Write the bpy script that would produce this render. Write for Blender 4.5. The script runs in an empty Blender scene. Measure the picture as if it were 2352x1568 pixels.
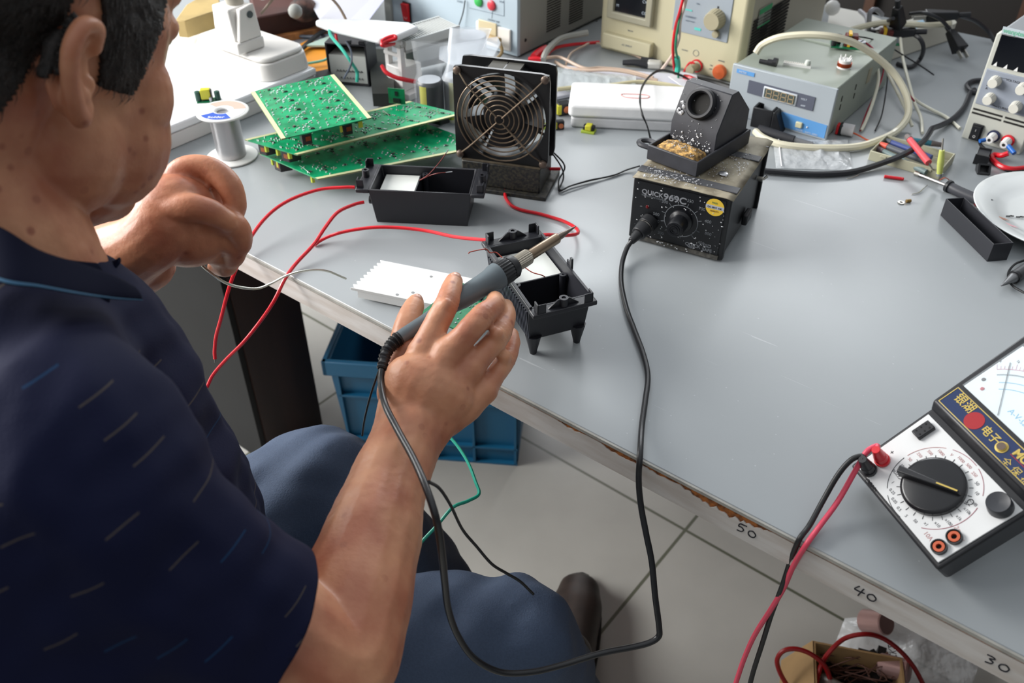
import bpy, math, random
import numpy as np
from mathutils import Vector, Matrix, noise
random.seed(7)
S = bpy.context.scene
COL = S.collection
# ---------------------------------------------------------------- camera
FPX = 2027.0; PITCH = math.radians(38.54); CZ = 1.31
cam = bpy.data.cameras.new('camera'); camo = bpy.data.objects.new('camera', cam); COL.objects.link(camo)
cam.sensor_width = 36; cam.lens = 36*FPX/2352
camo.location = (0, 0, CZ); camo.rotation_euler = (math.pi/2-PITCH, 0, 0)
cam.clip_start = 0.02
cam.dof.use_dof = True; cam.dof.focus_distance = 0.86; cam.dof.aperture_fstop = 8.0
S.camera = camo
# ---------------------------------------------------------------- light
S.view_settings.view_transform = 'Standard'; S.view_settings.look = 'None'
S.view_settings.gamma = 1; S.view_settings.use_curve_mapping = False
S.view_settings.exposure = 0.3
w = bpy.data.worlds.new('world'); S.world = w; w.use_nodes = True
nt = w.node_tree; bgn = nt.nodes['Background']; bgn.inputs[0].default_value = (0.92, 0.96, 1.0, 1)
wtc = nt.nodes.new('ShaderNodeTexCoord'); wdt = nt.nodes.new('ShaderNodeVectorMath'); wdt.operation = 'DOT_PRODUCT'; wdt.inputs[1].default_value = (-.25, .35, .90)
wmr = nt.nodes.new('ShaderNodeMapRange'); wmr.inputs['From Min'].default_value = -.35; wmr.inputs['From Max'].default_value = 1; wmr.inputs['To Min'].default_value = .03; wmr.inputs['To Max'].default_value = .75
nt.links.new(wtc.outputs['Generated'], wdt.inputs[0]); nt.links.new(wdt.outputs['Value'], wmr.inputs['Value']); nt.links.new(wmr.outputs[0], bgn.inputs[1])
def area(name, loc, target, sx, sy, power, col=(1, 1, 1)):
    l = bpy.data.lights.new(name, 'AREA'); l.shape = 'RECTANGLE'; l.size = sx; l.size_y = sy
    l.energy = power; l.color = col
    o = bpy.data.objects.new(name, l); COL.objects.link(o); o.location = loc
    o.rotation_euler = (Vector(target)-Vector(loc)).to_track_quat('-Z', 'Y').to_euler(); return o
area('daylight_left_window', (-2.45, 1.5, 1.95), (-1.0, 1.3, 1.5), 2.6, 1.3, 165, (1, .985, .96))
area('daylight_back_window', (0.15, 4.35, 2.15), (0.1, 1.0, .8), 1.0, 1.6, 36, (.94, .97, 1))
area('daylight_back_window', (1.75, 4.35, 2.15), (1.0, 1.0, .8), 1.0, 1.6, 36, (.94, .97, 1))

# ---------------------------------------------------------------- geometry of the place
cp, sp = math.cos(PITCH), math.sin(PITCH)
CAM = Vector((0, 0, CZ)); FW = Vector((0, cp, -sp)); UP = Vector((0, sp, cp)); RT = Vector((1, 0, 0))
def at(px, py, z=0.75):
    d = FW*FPX+RT*(px-1176)+UP*(784-py); return CAM+d*((z-CZ)/d.z)
def pd(px, py, dep):
    return CAM+(FW*FPX+RT*(px-1176)+UP*(784-py))*(dep/FPX)
TH = math.radians(-37.9)
UX = Vector((math.cos(TH), math.sin(TH), 0)); VX = Vector((-math.sin(TH), math.cos(TH), 0))
ORG = Vector((0.1189, 0.5353, 0))
def W(u, v, z=0.75): return ORG+UX*u+VX*v+Vector((0, 0, z))
TT = 0.75
# ---------------------------------------------------------------- materials
def lin(h):
    h = h.lstrip('#'); c = [int(h[i:i+2], 16)/255 for i in (0, 2, 4)]
    return [x/12.92 if x <= .04045 else ((x+.055)/1.055)**2.4 for x in c]+[1]
MATS = {}
def mat(name, col, rough=.5, metal=0, var=0, vscale=30, bump=0, bscale=200, spec=.5, alpha=None, trans=0, col2=None, coat=0, emit=0, sss=0, stretch=None):
    if name in MATS: return MATS[name]
    m = bpy.data.materials.new(name); m.use_nodes = True; nt = m.node_tree; N = nt.nodes; L = nt.links
    b = N['Principled BSDF']; c = lin(col)
    b.inputs['Base Color'].default_value = c; b.inputs['Roughness'].default_value = rough
    b.inputs['Metallic'].default_value = metal; b.inputs['Specular IOR Level'].default_value = spec
    b.inputs['Coat Weight'].default_value = coat
    if trans: b.inputs['Transmission Weight'].default_value = trans
    if alpha is not None: b.inputs['Alpha'].default_value = alpha
    if sss:
        b.inputs['Subsurface Weight'].default_value = sss; b.inputs['Subsurface Radius'].default_value = (.01, .004, .002); b.inputs['Subsurface Scale'].default_value = 1
    if emit: b.inputs['Emission Color'].default_value = c; b.inputs['Emission Strength'].default_value = emit
    if var or bump:
        tc = N.new('ShaderNodeTexCoord'); src = tc.outputs['Object']
        if stretch:
            mp = N.new('ShaderNodeMapping'); mp.inputs['Scale'].default_value = stretch; L.new(src, mp.inputs[0]); src = mp.outputs[0]
    if var:
        n = N.new('ShaderNodeTexNoise'); n.inputs['Scale'].default_value = vscale; n.inputs['Detail'].default_value = 5; L.new(src, n.inputs['Vector'])
        r = N.new('ShaderNodeValToRGB'); c2 = lin(col2) if col2 else [x*(1-var) for x in c[:3]]+[1]
        r.color_ramp.elements[0].color = c2; r.color_ramp.elements[1].color = c
        r.color_ramp.elements[0].position = .38; r.color_ramp.elements[1].position = .6
        L.new(n.outputs[0], r.inputs[0]); L.new(r.outputs[0], b.inputs['Base Color'])
    if bump:
        n2 = N.new('ShaderNodeTexNoise'); n2.inputs['Scale'].default_value = bscale; n2.inputs['Detail'].default_value = 3; L.new(src, n2.inputs['Vector'])
        bp = N.new('ShaderNodeBump'); bp.inputs['Strength'].default_value = bump; bp.inputs['Distance'].default_value = .001
        L.new(n2.outputs[0], bp.inputs['Height']); L.new(bp.outputs[0], b.inputs['Normal'])
    MATS[name] = m; return m
# ---------------------------------------------------------------- mesh helpers
class MB:
    def __init__(s): s.v = []; s.f = []; s.m = []; s.cur = 0
    def add(s, vs, fs, M=None):
        k = len(s.v)
        s.v += [tuple(M @ Vector(p)) if M is not None else tuple(p) for p in vs]
        for f in fs: s.f.append(tuple(i+k for i in f)); s.m.append(s.cur)
        return s
    def box(s, x0, y0, z0, x1, y1, z1, M=None):
        return s.add([(x0, y0, z0), (x1, y0, z0), (x1, y1, z0), (x0, y1, z0), (x0, y0, z1), (x1, y0, z1), (x1, y1, z1), (x0, y1, z1)],
              [(0, 3, 2, 1), (4, 5, 6, 7), (0, 1, 5, 4), (1, 2, 6, 5), (2, 3, 7, 6), (3, 0, 4, 7)], M)
    def hexa(s, P, M=None):
        return s.add(P, [(0, 3, 2, 1), (4, 5, 6, 7), (0, 1, 5, 4), (1, 2, 6, 5), (2, 3, 7, 6), (3, 0, 4, 7)], M)
    def prism(s, poly, z0, z1, M=None):
        n = len(poly)
        return s.add([(p[0], p[1], z0) for p in poly]+[(p[0], p[1], z1) for p in poly],
              [tuple(range(n-1, -1, -1)), tuple(range(n, 2*n))]+[(i, (i+1) % n, n+(i+1) % n, n+i) for i in range(n)], M)
    def lathe(s, prof, n=24, M=None):
        k = len(prof); vs = []; fs = []
        for r, z in prof:
            for i in range(n):
                a = 2*math.pi*i/n; vs.append((r*math.cos(a), r*math.sin(a), z))
        for j in range(k-1):
            for i in range(n): fs.append((j*n+i, j*n+(i+1) % n, (j+1)*n+(i+1) % n, (j+1)*n+i))
        if prof[0][0] > 1e-6: fs.append(tuple(range(n-1, -1, -1)))
        if prof[-1][0] > 1e-6: fs.append(tuple((k-1)*n+i for i in range(n)))
        return s.add(vs, fs, M)
    def ring(s, prof, n=32, M=None):   # closed profile revolved
        k = len(prof); vs = []; fs = []
        for r, z in prof:
            for i in range(n):
                a = 2*math.pi*i/n; vs.append((r*math.cos(a), r*math.sin(a), z))
        for j in range(k):
            for i in range(n): fs.append((j*n+i, j*n+(i+1) % n, ((j+1) % k)*n+(i+1) % n, ((j+1) % k)*n+i))
        return s.add(vs, fs, M)
    def cyl(s, p0, p1, r0, r1=None, n=16):
        if r1 is None: r1 = r0
        p0 = Vector(p0); p1 = Vector(p1); d = p1-p0
        M = Matrix.Translation(p0) @ d.to_track_quat('Z', 'Y').to_matrix().to_4x4()
        return s.lathe([(r0, 0), (r1, d.length)], n, M)
    def ball(s, c, r, n=10, sc=(1, 1, 1)):
        pr = [(1e-7 if k in (0, n//2) else r*math.sin(math.pi*k/(n//2)), -r*math.cos(math.pi*k/(n//2))) for k in range(n//2+1)]
        return s.lathe(pr, n, Matrix.Translation(c) @ Matrix.Diagonal((sc[0], sc[1], sc[2], 1)))
    def tube(s, pts, r, n=8, sub=6, closed=False, flat=None):
        P = [Vector(p) for p in pts]
        Q = spline(P, sub, closed) if sub > 1 else P
        m = len(Q); R = r if callable(r) else (lambda t: r)
        T = []
        for i in range(m):
            a = Q[(i-1) % m] if (closed or i > 0) else Q[0]; b = Q[(i+1) % m] if (closed or i < m-1) else Q[-1]
            t = (b-a); T.append(t.normalized() if t.length > 1e-9 else Vector((0, 0, 1)))
        nn = T[0].orthogonal().normalized(); vs = []; fs = []
        for i in range(m):
            nn = (nn-T[i]*nn.dot(T[i])); nn = nn.normalized() if nn.length > 1e-6 else T[i].orthogonal().normalized()
            bb = T[i].cross(nn); rr = R(i/(m-1))
            for k in range(n):
                a = 2*math.pi*k/n; vs.append(Q[i]+nn*(rr*math.cos(a))+bb*(rr*math.sin(a)))
        for i in range(m if closed else m-1):
            j = (i+1) % m
            for k in range(n): fs.append((i*n+k, i*n+(k+1) % n, j*n+(k+1) % n, j*n+k))
        if not closed: fs.append(tuple(range(n-1, -1, -1))); fs.append(tuple((m-1)*n+k for k in range(n)))
        return s.add(vs, fs)
    def tray(s, x0, y0, z0, x1, y1, z1, t, floor=None, tb=0, M=None):  # open box; tb = taper at the base
        fl = t if floor is None else floor
        o = lambda a, b, c, d, z: [(a, b, z), (c, b, z), (c, d, z), (a, d, z)]
        vs = o(x0+tb, y0+tb, x1-tb, y1-tb, z0)+o(x0, y0, x1, y1, z1)+o(x0+t, y0+t, x1-t, y1-t, z1)+o(x0+t+tb, y0+t+tb, x1-t-tb, y1-t-tb, z0+fl)
        fs = [(0, 3, 2, 1)]
        for a, b in ((0, 4), (4, 8), (8, 12)):
            for i in range(4): fs.append((a+i, a+(i+1) % 4, b+(i+1) % 4, b+i))
        fs.append((12, 13, 14, 15)); return s.add(vs, fs, M)
def spline(P, sub=6, closed=False):
    if len(P) < 3 and not closed: return [P[0].lerp(P[-1], i/sub) for i in range(sub+1)]
    out = []; n = len(P)
    for i in range(n if closed else n-1):
        p1 = P[i]; p2 = P[(i+1) % n]
        p0 = P[(i-1) % n] if (closed or i > 0) else p1*2-p2
        p3 = P[(i+2) % n] if (closed or i < n-2) else p2*2-p1
        for k in range(sub):
            t = k/sub
            out.append(.5*((2*p1)+(p2-p0)*t+(2*p0-5*p1+4*p2-p3)*t*t+(3*p1-p0-3*p2+p3)*t**3))
    if not closed: out.append(P[-1].copy())
    return out
def obj(name, mb, m, parent=None, bevel=0, ang=40, seg=2, loc=None, label=None, cat=None, group=None, kind=None, flat=False):
    me = bpy.data.meshes.new(name)
    me.from_pydata([Vector(p)-Vector(loc) for p in mb.v] if loc is not None else mb.v, [], mb.f)
    me.validate(); me.update()
    for x in (m if isinstance(m, (list, tuple)) else [m]): me.materials.append(x)
    if isinstance(m, (list, tuple)) and len(mb.m) == len(me.polygons): me.polygons.foreach_set('material_index', mb.m)
    if not flat:
        me.polygons.foreach_set('use_smooth', [True]*len(me.polygons)); me.set_sharp_from_angle(angle=math.radians(ang))
    o = bpy.data.objects.new(name, me); COL.objects.link(o)
    if loc is not None: o.location = loc
    if parent: o.parent = parent
    if bevel:
        b = o.modifiers.new('bevel', 'BEVEL'); b.width = bevel; b.segments = seg; b.limit_method = 'ANGLE'; b.angle_limit = math.radians(ang)
    tag(o, label, cat, group, kind); return o
def tag(o, label=None, cat=None, group=None, kind=None):
    if label: o['label'] = label
    if cat: o['category'] = cat
    if group: o['group'] = group
    if kind: o['kind'] = kind
    return o
def thing(name, label, cat, loc=(0, 0, 0), rz=0, group=None, M=None):
    o = bpy.data.objects.new(name, None); COL.objects.link(o); o.empty_display_size = .02
    if M is not None: o.matrix_world = M
    else: o.location = loc; o.rotation_euler = (0, 0, rz)
    return tag(o, label, cat, group)
def frm(A, B):   # origin, heading and length of the front edge A -> B
    d = B-A; return A, math.atan2(d.y, d.x), math.hypot(d.x, d.y)
def copy_tree(o, parent=None):
    c = o.copy(); COL.objects.link(c); c.parent = parent
    for ch in [x for x in bpy.data.objects if x.parent == o]: copy_tree(ch, c)
    return c
def cable(name, pts, r, m, label=None, cat='cable', parent=None, group=None, n=8, sub=8):
    P = [Vector(p) for p in pts]
    mb = MB().tube(P, r, n, sub)
    if parent: return obj(name, mb, m, parent, label=label)
    return obj(name, mb, m, None, loc=P[0], label=label, cat=cat, group=group)
def text(s, size, M, m, parent, name='lettering', ext=.0001, align='LEFT', sx=1, bold=0):
    c = bpy.data.curves.new(name, 'FONT'); c.body = s; c.size = size; c.extrude = ext; c.align_x = align; c.align_y = 'BOTTOM_BASELINE'; c.offset = bold
    o = bpy.data.objects.new(name, c); COL.objects.link(o)
    bpy.context.view_layer.update()
    me = bpy.data.meshes.new_from_object(o.evaluated_get(bpy.context.evaluated_depsgraph_get()))
    bpy.data.objects.remove(o); bpy.data.curves.remove(c)
    me.materials.clear(); me.materials.append(m)
    me.transform(M @ Matrix.Diagonal((sx, 1, 1, 1)))
    o = bpy.data.objects.new(name, me); COL.objects.link(o); o.parent = parent; return o
def front(x, z, y=0.0, rot=0):   # text matrix on a face looking to local -Y
    return Matrix.Translation((x, y, z)) @ Matrix.Rotation(math.pi/2, 4, 'X') @ Matrix.Rotation(rot, 4, 'Z')
def T3(x, y, z): return Matrix.Translation((x, y, z))
def RX(a): return Matrix.Rotation(a, 4, 'X')
def RY(a): return Matrix.Rotation(a, 4, 'Y')
def RZ(a): return Matrix.Rotation(a, 4, 'Z')
# ---------------------------------------------------------------- common materials
blk = mat('black_plastic', '#1b1c20', .42, var=.3, vscale=40)
blk2 = mat('matt_black_plastic', '#26272c', .6)
whp = mat('white_plastic', '#e4e4e2', .45)
steel = mat('steel', '#b9b6ae', .3, 1)
redw = mat('red_wire', '#cf0f22', .38, coat=.2)
bkw = mat('black_cable', '#17181a', .45)
copper = mat('copper', '#a4431d', .35, .8)
solder = mat('solder', '#c8c9cc', .3, .9)
paper = mat('paper', '#dcdde4', .8)
ink = mat('ink', '#1c1c24', .7)
# ================================================================= the room
def floor_mat():
    m = bpy.data.materials.new('floor_tile'); m.use_nodes = True; nt = m.node_tree; N = nt.nodes; L = nt.links; b = N['Principled BSDF']
    tc = N.new('ShaderNodeTexCoord'); br = N.new('ShaderNodeTexBrick'); br.offset = 0; br.squash = 1
    br.inputs['Scale'].default_value = 1; br.inputs['Brick Width'].default_value = .8; br.inputs['Row Height'].default_value = .8
    br.inputs['Mortar Size'].default_value = .0035; br.inputs['Mortar Smooth'].default_value = .3
    br.inputs['Color1'].default_value = lin('#b3b2ad'); br.inputs['Color2'].default_value = lin('#afaea8'); br.inputs['Mortar'].default_value = lin('#5f6253')
    n = N.new('ShaderNodeTexNoise'); n.inputs['Scale'].default_value = 6; n.inputs['Detail'].default_value = 8
    mx = N.new('ShaderNodeMix'); mx.data_type = 'RGBA'; mx.blend_type = 'MULTIPLY'; mx.inputs[0].default_value = .35
    L.new(tc.outputs['Object'], br.inputs['Vector']); L.new(tc.outputs['Object'], n.inputs['Vector'])
    L.new(br.outputs['Color'], mx.inputs[6]); L.new(n.outputs[0], mx.inputs[7]); L.new(mx.outputs[2], b.inputs['Base Color'])
    b.inputs['Roughness'].default_value = .35; return m
g = at(1574, 1217, 0)   # a crossing of two tile joints
mb = MB().box(-6, -6, -.05, 6, 6, 0)
fl = obj('floor', mb, floor_mat(), kind='structure', flat=True)
ga = at(1500, 1308, 0)-at(1450, 1360, 0)
fl.rotation_euler = (0, 0, TH-math.radians(1.0))
fl.location = (g.x, g.y, 0)
wallm = mat('wall_paint', '#8d8a82', .8, var=.06, vscale=3)
# back wall with two window openings, left wall with one long opening
mb = MB()
xs = [(-2.9, -.35), (.65, 1.25), (2.25, 5)]
for a, b in xs: mb.box(a, 4.5, 0, b, 4.65, 3)
for a, b in ((-.35, .65), (1.25, 2.25)): mb.box(a, 4.5, 0, b, 4.65, 1.3); mb.box(a, 4.5, 2.97, b, 4.65, 3)
obj('wall_back', mb, wallm, kind='structure')
mb = MB(); mb.box(-2.9, -1, 0, -2.75, .15, 3); mb.box(-2.9, 2.85, 0, -2.75, 4.5, 3); mb.box(-2.9, .15, 0, -2.75, 2.85, 1.25); mb.box(-2.9, .15, 2.65, -2.75, 2.85, 3)
obj('wall_left', mb, wallm, kind='structure')
fr = mat('window_frame_paint', '#c9ccd0', .5)
def winframe(n, P, U, wd, z0, z1):
    mb = MB(); t = .03
    for k in range(3):
        x = k*(wd-t)/2; a = P+U*x; b = P+U*(x+t)
        q = Vector((-U.y, U.x, 0))*.03
        mb.hexa([tuple(v) for v in (a+Vector((0, 0, z0)), b+Vector((0, 0, z0)), b+q+Vector((0, 0, z0)), a+q+Vector((0, 0, z0)), a+Vector((0, 0, z1)), b+Vector((0, 0, z1)), b+q+Vector((0, 0, z1)), a+q+Vector((0, 0, z1)))])
    for z in (z0, z1-t):
        a = P; b = P+U*wd; q = Vector((-U.y, U.x, 0))*.03
        mb.hexa([tuple(v) for v in (a+Vector((0, 0, z)), b+Vector((0, 0, z)), b+q+Vector((0, 0, z)), a+q+Vector((0, 0, z)), a+Vector((0, 0, z+t)), b+Vector((0, 0, z+t)), b+q+Vector((0, 0, z+t)), a+q+Vector((0, 0, z+t)))])
    obj(n, mb, fr, kind='structure')
winframe('window_1', Vector((-2.8, .15, 0)), Vector((0, 1, 0)), 2.7, 1.25, 2.65)
winframe('window_2', Vector((-.35, 4.55, 0)), Vector((1, 0, 0)), 1.0, 1.3, 2.97)
winframe('window_3', Vector((1.25, 4.55, 0)), Vector((1, 0, 0)), 1.0, 1.3, 2.97)
# ================================================================= workbench
def top_mat():
    m = bpy.data.materials.new('grey_laminate'); m.use_nodes = True; nt = m.node_tree; N = nt.nodes; L = nt.links; b = N['Principled BSDF']
    tc = N.new('ShaderNodeTexCoord')
    n = N.new('ShaderNodeTexNoise'); n.inputs['Scale'].default_value = 5; n.inputs['Detail'].default_value = 8
    r = N.new('ShaderNodeValToRGB'); r.color_ramp.elements[0].color = lin('#93989b'); r.color_ramp.elements[1].color = lin('#a1a6a9')
    # fine pale scratches and specks
    v = N.new('ShaderNodeTexVoronoi'); v.inputs['Scale'].default_value = 55; v.feature = 'F1'; v.inputs['Randomness'].default_value = 1
    lt = N.new('ShaderNodeMath'); lt.operation = 'LESS_THAN'; lt.inputs[1].default_value = .045
    mp = N.new('ShaderNodeMapping'); mp.inputs['Rotation'].default_value = (0, 0, .9); mp.inputs['Scale'].default_value = (2.2, 90, 1)
    n2 = N.new('ShaderNodeTexNoise'); n2.inputs['Scale'].default_value = 3; n2.inputs['Detail'].default_value = 2; n2.inputs['Distortion'].default_value = .6
    gt = N.new('ShaderNodeMath'); gt.operation = 'GREATER_THAN'; gt.inputs[1].default_value = .755
    ad = N.new('ShaderNodeMath'); ad.operation = 'MAXIMUM'
    ml = N.new('ShaderNodeMath'); ml.operation = 'MULTIPLY'; ml.inputs[1].default_value = .3
    mx = N.new('ShaderNodeMix'); mx.data_type = 'RGBA'; mx.inputs[7].default_value = lin('#d2d6d8')
    L.new(tc.outputs['Object'], n.inputs[0]); L.new(n.outputs[0], r.inputs[0]); L.new(tc.outputs['Object'], v.inputs['Vector']); L.new(v.outputs['Distance'], lt.inputs[0])
    L.new(tc.outputs['Object'], mp.inputs[0]); L.new(mp.outputs[0], n2.inputs[0]); L.new(n2.outputs[0], gt.inputs[0])
    L.new(lt.outputs[0], ad.inputs[0]); L.new(gt.outputs[0], ad.inputs[1]); L.new(ad.outputs[0], ml.inputs[0]); L.new(ml.outputs[0], mx.inputs[0])
    L.new(r.outputs[0], mx.inputs[6]); L.new(mx.outputs[2], b.inputs['Base Color'])
    n3 = N.new('ShaderNodeTexNoise'); n3.inputs['Scale'].default_value = 9; n3.inputs['Detail'].default_value = 6
    mr = N.new('ShaderNodeMapRange'); mr.inputs['To Min'].default_value = .27; mr.inputs['To Max'].default_value = .36
    L.new(tc.outputs['Object'], n3.inputs[0]); L.new(n3.outputs[0], mr.inputs[0]); L.new(mr.outputs[0], b.inputs['Roughness'])
    b.inputs['Specular IOR Level'].default_value = .5; return m
topm = top_mat(); bandm = mat('white_edge_band', '#cdc9c5', .5, var=.15, vscale=14, col2='#bdb5ae', stretch=(1, 1, 6))
brn = mat('raw_chipboard', '#a8642c', .85, var=.5, vscale=150, col2='#5a3419'); lip = mat('laminate_lip', '#a5a39c', .45, var=.25, vscale=40)
bench = thing('workbench', 'large grey laminate workbench with white chipped edge and handwritten numbers', 'workbench', W(0, 0, 0), TH)
UL, UR, VB = -1.45, .95, 1.27
obj('bench_top', MB().box(UL, 0, .7455, UR, VB, .75), topm, bench, bevel=.0008, seg=1)
obj('core_board', MB().box(UL+.002, -.0006, .722, UR-.002, VB-.002, .7455), brn, bench, label='brown chipboard core bared where the edge band has chipped')
# edge band: one strip, ragged along its top where it has broken away
chips = [(-.24, -.04, .0022), (-.04, .0, .004), (0.0, .06, .0066), (.06, .125, .0085), (.125, .17, .003)]
rg = random.Random(3); top = []; x = UL
def depth(x):
    d = .0008
    if x > -.20: d = .0015
    for a, b, q in ((-.10, -.062, .0042), (-.062, -.048, .0018), (-.05, .0, .0068), (-.005, .035, .0048), (.03, .117, .0095)):
        if a < x < b: d = max(d, q*math.sin(math.pi*(x-a)/(b-a))**.5*(.8+.55*noise.noise(Vector((x*230, 1, 0)))+.3*noise.noise(Vector((x*600, 3, 0)))))
    return d
while x < UR: top.append((x, .7455-depth(x)-max(0, .0004*noise.noise(Vector((x*400, 5, 0)))))); x += .0025 if -.35 < x < .22 else .02
top.append((UR, .7447))
poly = [(p[0], p[1]) for p in top]
mb = MB(); n = len(poly); vs = []
for x, z in poly: vs += [(x, -.0015, z), (x, .0015, z), (x, -.0015, .7185), (x, .0015, .7185)]
fs = []
for i in range(n-1): a = 4*i; b = a+4; fs += [(a+2, b+2, b, a), (a, b, b+1, a+1), (a+1, b+1, b+3, a+3), (a+3, b+3, b+2, a+2)]
fs += [(0, 1, 3, 2), (4*n-4, 4*n-2, 4*n-1, 4*n-3)]
mb.add(vs, fs); obj('edge_band', mb, bandm, bench)
obj('laminate_lip', MB().box(UL, -.0022, .7462, UR, .0, .7495), lip, bench)
lower = MB().box(UL, .003, .7185, UR, .02, .722); obj('underside_strip', lower, bandm, bench)
# handwriting 50 / 40 / 30
def strokes(chars, x0, name):
    G = {'5': [[(.75, 1), (.3, .95), (.18, .6), (.5, .62), (.72, .42), (.55, .12), (.1, .05)], [(.3, 1), (.95, 1.03)]],
         '0': [[(.5, .85), (.2, .65), (.15, .3), (.4, .1), (.75, .2), (.85, .55), (.6, .8), (.4, .82)]],
         '4': [[(.35, 1), (.05, .5), (.3, .42), (.95, .5)], [(.75, .95), (.62, .45), (.5, -.1)]],
         '3': [[(.1, .9), (.5, .95), (.75, .82), (.4, .6), (.7, .45), (.65, .2), (.2, .08)]]}
    for i, c in enumerate(chars):
        mb = MB()
        for st in G[c]:
            mb.tube([(x0+i*.0095+p[0]*.0088, -.0017, .7265+p[1]*.0098) for p in st], .0006, 5, 5)
        obj('handwritten_digit', mb, ink, bench)
for px, py, c in ((1685, 1222, '50'), (1955, 1365, '40'), (2254, 1520, '30')):
    q = at(px, py, .727)-ORG; strokes(c, q.dot(UX), '')
# end panel legs under the bench (dark), seen through the gap on the left
dk = mat('dark_grey_board', '#151617', .8, var=.3, vscale=5); dbr = mat('dark_brown_wood', '#33211c', .55, var=.4, vscale=18, stretch=(1, 1, .1))
def legpanel(px, py, px2, py2, z, th, m):
    pass
a = at(500, 1050, 0)
for nm, u0, v0, u1, v1, z1, mm in (('leg_panel', .80, .25, .84, .95, .7185, dk), ('cross_beam', -.40, .93, .80, .96, .7185, dbr)):
    z0 = 0 if nm == 'leg_panel' else .45
    obj(nm, MB().box(u0, v0, z0, u1, v1, z1), mm, bench)
# ================================================================= instruments at the back of the bench
class Face:   # an upright face through A heading rz; pixel -> (x along, z up) on it
    def __init__(s, A, rz): s.A = Vector(A); s.d = Vector((math.cos(rz), math.sin(rz), 0)); s.n = Vector((-math.sin(rz), math.cos(rz), 0))
    def p(s, px, py, off=0):
        r = FW*FPX+RT*(px-1176)+UP*(784-py); t = (s.A+s.n*off-CAM).dot(s.n)/r.dot(s.n); q = CAM+r*t-s.A
        return q.dot(s.d), q.z
def loc(t, P):   # world point in the local frame of a thing
    return (Matrix.Translation(t.location) @ t.rotation_euler.to_matrix().to_4x4()).inverted() @ Vector(P)
def knob(name, c, r, h, m, parent, flutes=16, tilt=RX(math.pi/2), r2=None):
    mb = MB(); r2 = r2 or r*.86; n = flutes*4; vs = []; pr = [(r*1.0, 0), (r*.97, h*.1), (r2, h*.9), (r2*.9, h), (0, h)]
    vs = []; fs = []
    for j, (rr, z) in enumerate(pr):
        for i in range(n):
            a = 2*math.pi*i/n; q = rr*(1-.06*((i//2) % 2)*(1 if 0 < j < 3 else 0)); vs.append((q*math.cos(a), q*math.sin(a), z))
    for j in range(len(pr)-1):
        for i in range(n): fs.append((j*n+i, j*n+(i+1) % n, (j+1)*n+(i+1) % n, (j+1)*n+i))
    mb.add(vs, fs, Matrix.Translation(c) @ tilt); return obj(name, mb, m, parent, ang=50)
def plate(x0, z0, x1, z1, y=-.0006, t=.0012): return MB().box(x0, y, z0, x1, y+t, z1)
def slots(x0, z0, x1, z1, n, y=-.0004, frac=.5):
    mb = MB()
    for i in range(n):
        z = z0+(z1-z0)*i/n; mb.box(x0, y, z, x1, y+.001, z+(z1-z0)/n*frac)
    return mb
# ---- blue-grey cabinet
A = W(-.967, .673); t = thing('electronic_load', 'big pale blue instrument with red rocker switch and vented grey side', 'test instrument', A, TH)
F = Face(A, TH); wd = .305; hh = .27; dp = .36
pbl = mat('pale_blue_panel', '#aebdc7', .45); gsd = mat('warm_grey_steel', '#8f8e88', .5, var=.08, vscale=6)
obj('cabinet', MB().box(0, .006, .004, wd, dp, hh), gsd, t, bevel=.003)
obj('side_trim', MB().box(-.004, -.004, 0, .014, .01, hh+.002), mat('trim_grey', '#a9aba6', .5), t, bevel=.002)
obj('front_panel', MB().box(.014, 0, .004, wd-.001, .008, hh), pbl, t, bevel=.001)
x0, z0 = F.p(930, 45); x1, z1 = F.p(954, 12); zz = min(z0, z1-.02)
r_ = obj('rocker_switch', MB().box(x0-.001, -.003, z1-.034, x0+.018, 0, z1+.002), blk, t, bevel=.001)
mb = MB(); mb.hexa([(x0, -.0045, z1-.032), (x0+.016, -.0045, z1-.032), (x0+.016, 0, z1-.032), (x0, 0, z1-.032), (x0, -.0095, z1), (x0+.016, -.0095, z1), (x0+.016, 0, z1), (x0, 0, z1)])
obj('rocker', mb, mat('red_plastic', '#d0141f', .3), r_, bevel=.001)
mb = MB(); mb.ring([(.0028, -.0003), (.0034, -.0003), (.0034, .0003), (.0028, .0003)], 16, T3(x0+.008, -.0056, z1-.024) @ RX(math.pi/2)); obj('switch_mark', mb, whp, r_)
for px, py, c, nm in ((1100, 3, '#3fae58', 'green_button'), (1130, 12, '#d2404c', 'red_button')):
    x, z = F.p(px, py); obj('push_button', MB().lathe([(.0085, 0), (.008, .003), (.006, .0042), (0, .0046)], 20, T3(x, 0, z) @ RX(math.pi/2)), mat(nm, c, .35), t, label=nm.replace('_', ' ').replace('button', 'push button'))
x0, z0 = F.p(1096, 46); x1, z1 = F.p(1175, 118)
sk = obj('socket_plate', MB().box(x0, -.004, z1, x1, 0, z0), mat('ivory_plate', '#e3dfd8', .5), t, bevel=.002)
obj('socket_insert', MB().box(x0+.007, -.006, z1+.012, x0+(x1-x0)*.62, -.0035, z1+.042), mat('aged_ivory', '#cdbf9c', .5), sk, bevel=.001)
mb = MB(); a = F.p(1132, 85); b = F.p(1170, 90)
mb.tube([(a[0], -.006, a[1]), (a[0]+.006, -.02, a[1]+.006), (b[0]-.004, -.022, b[1]+.002)], .006, 8, 5)
obj('plug', mb, mat('tan_rubber', '#a98f62', .6), sk)
c0, c1 = F.p(1160, 90), F.p(1140, 130); mb = MB(); mb.tube([(b[0]-.004, -.022, b[1]+.002), (b[0]+.002, -.026, b[1]-.018), (c1[0], -.045, c1[1]-.005), (c1[0]-.02, -.07, .006)], .0028, 8, 6)
obj('lead', mb, mat('tan_rubber', '#a98f62', .6), sk)
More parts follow.
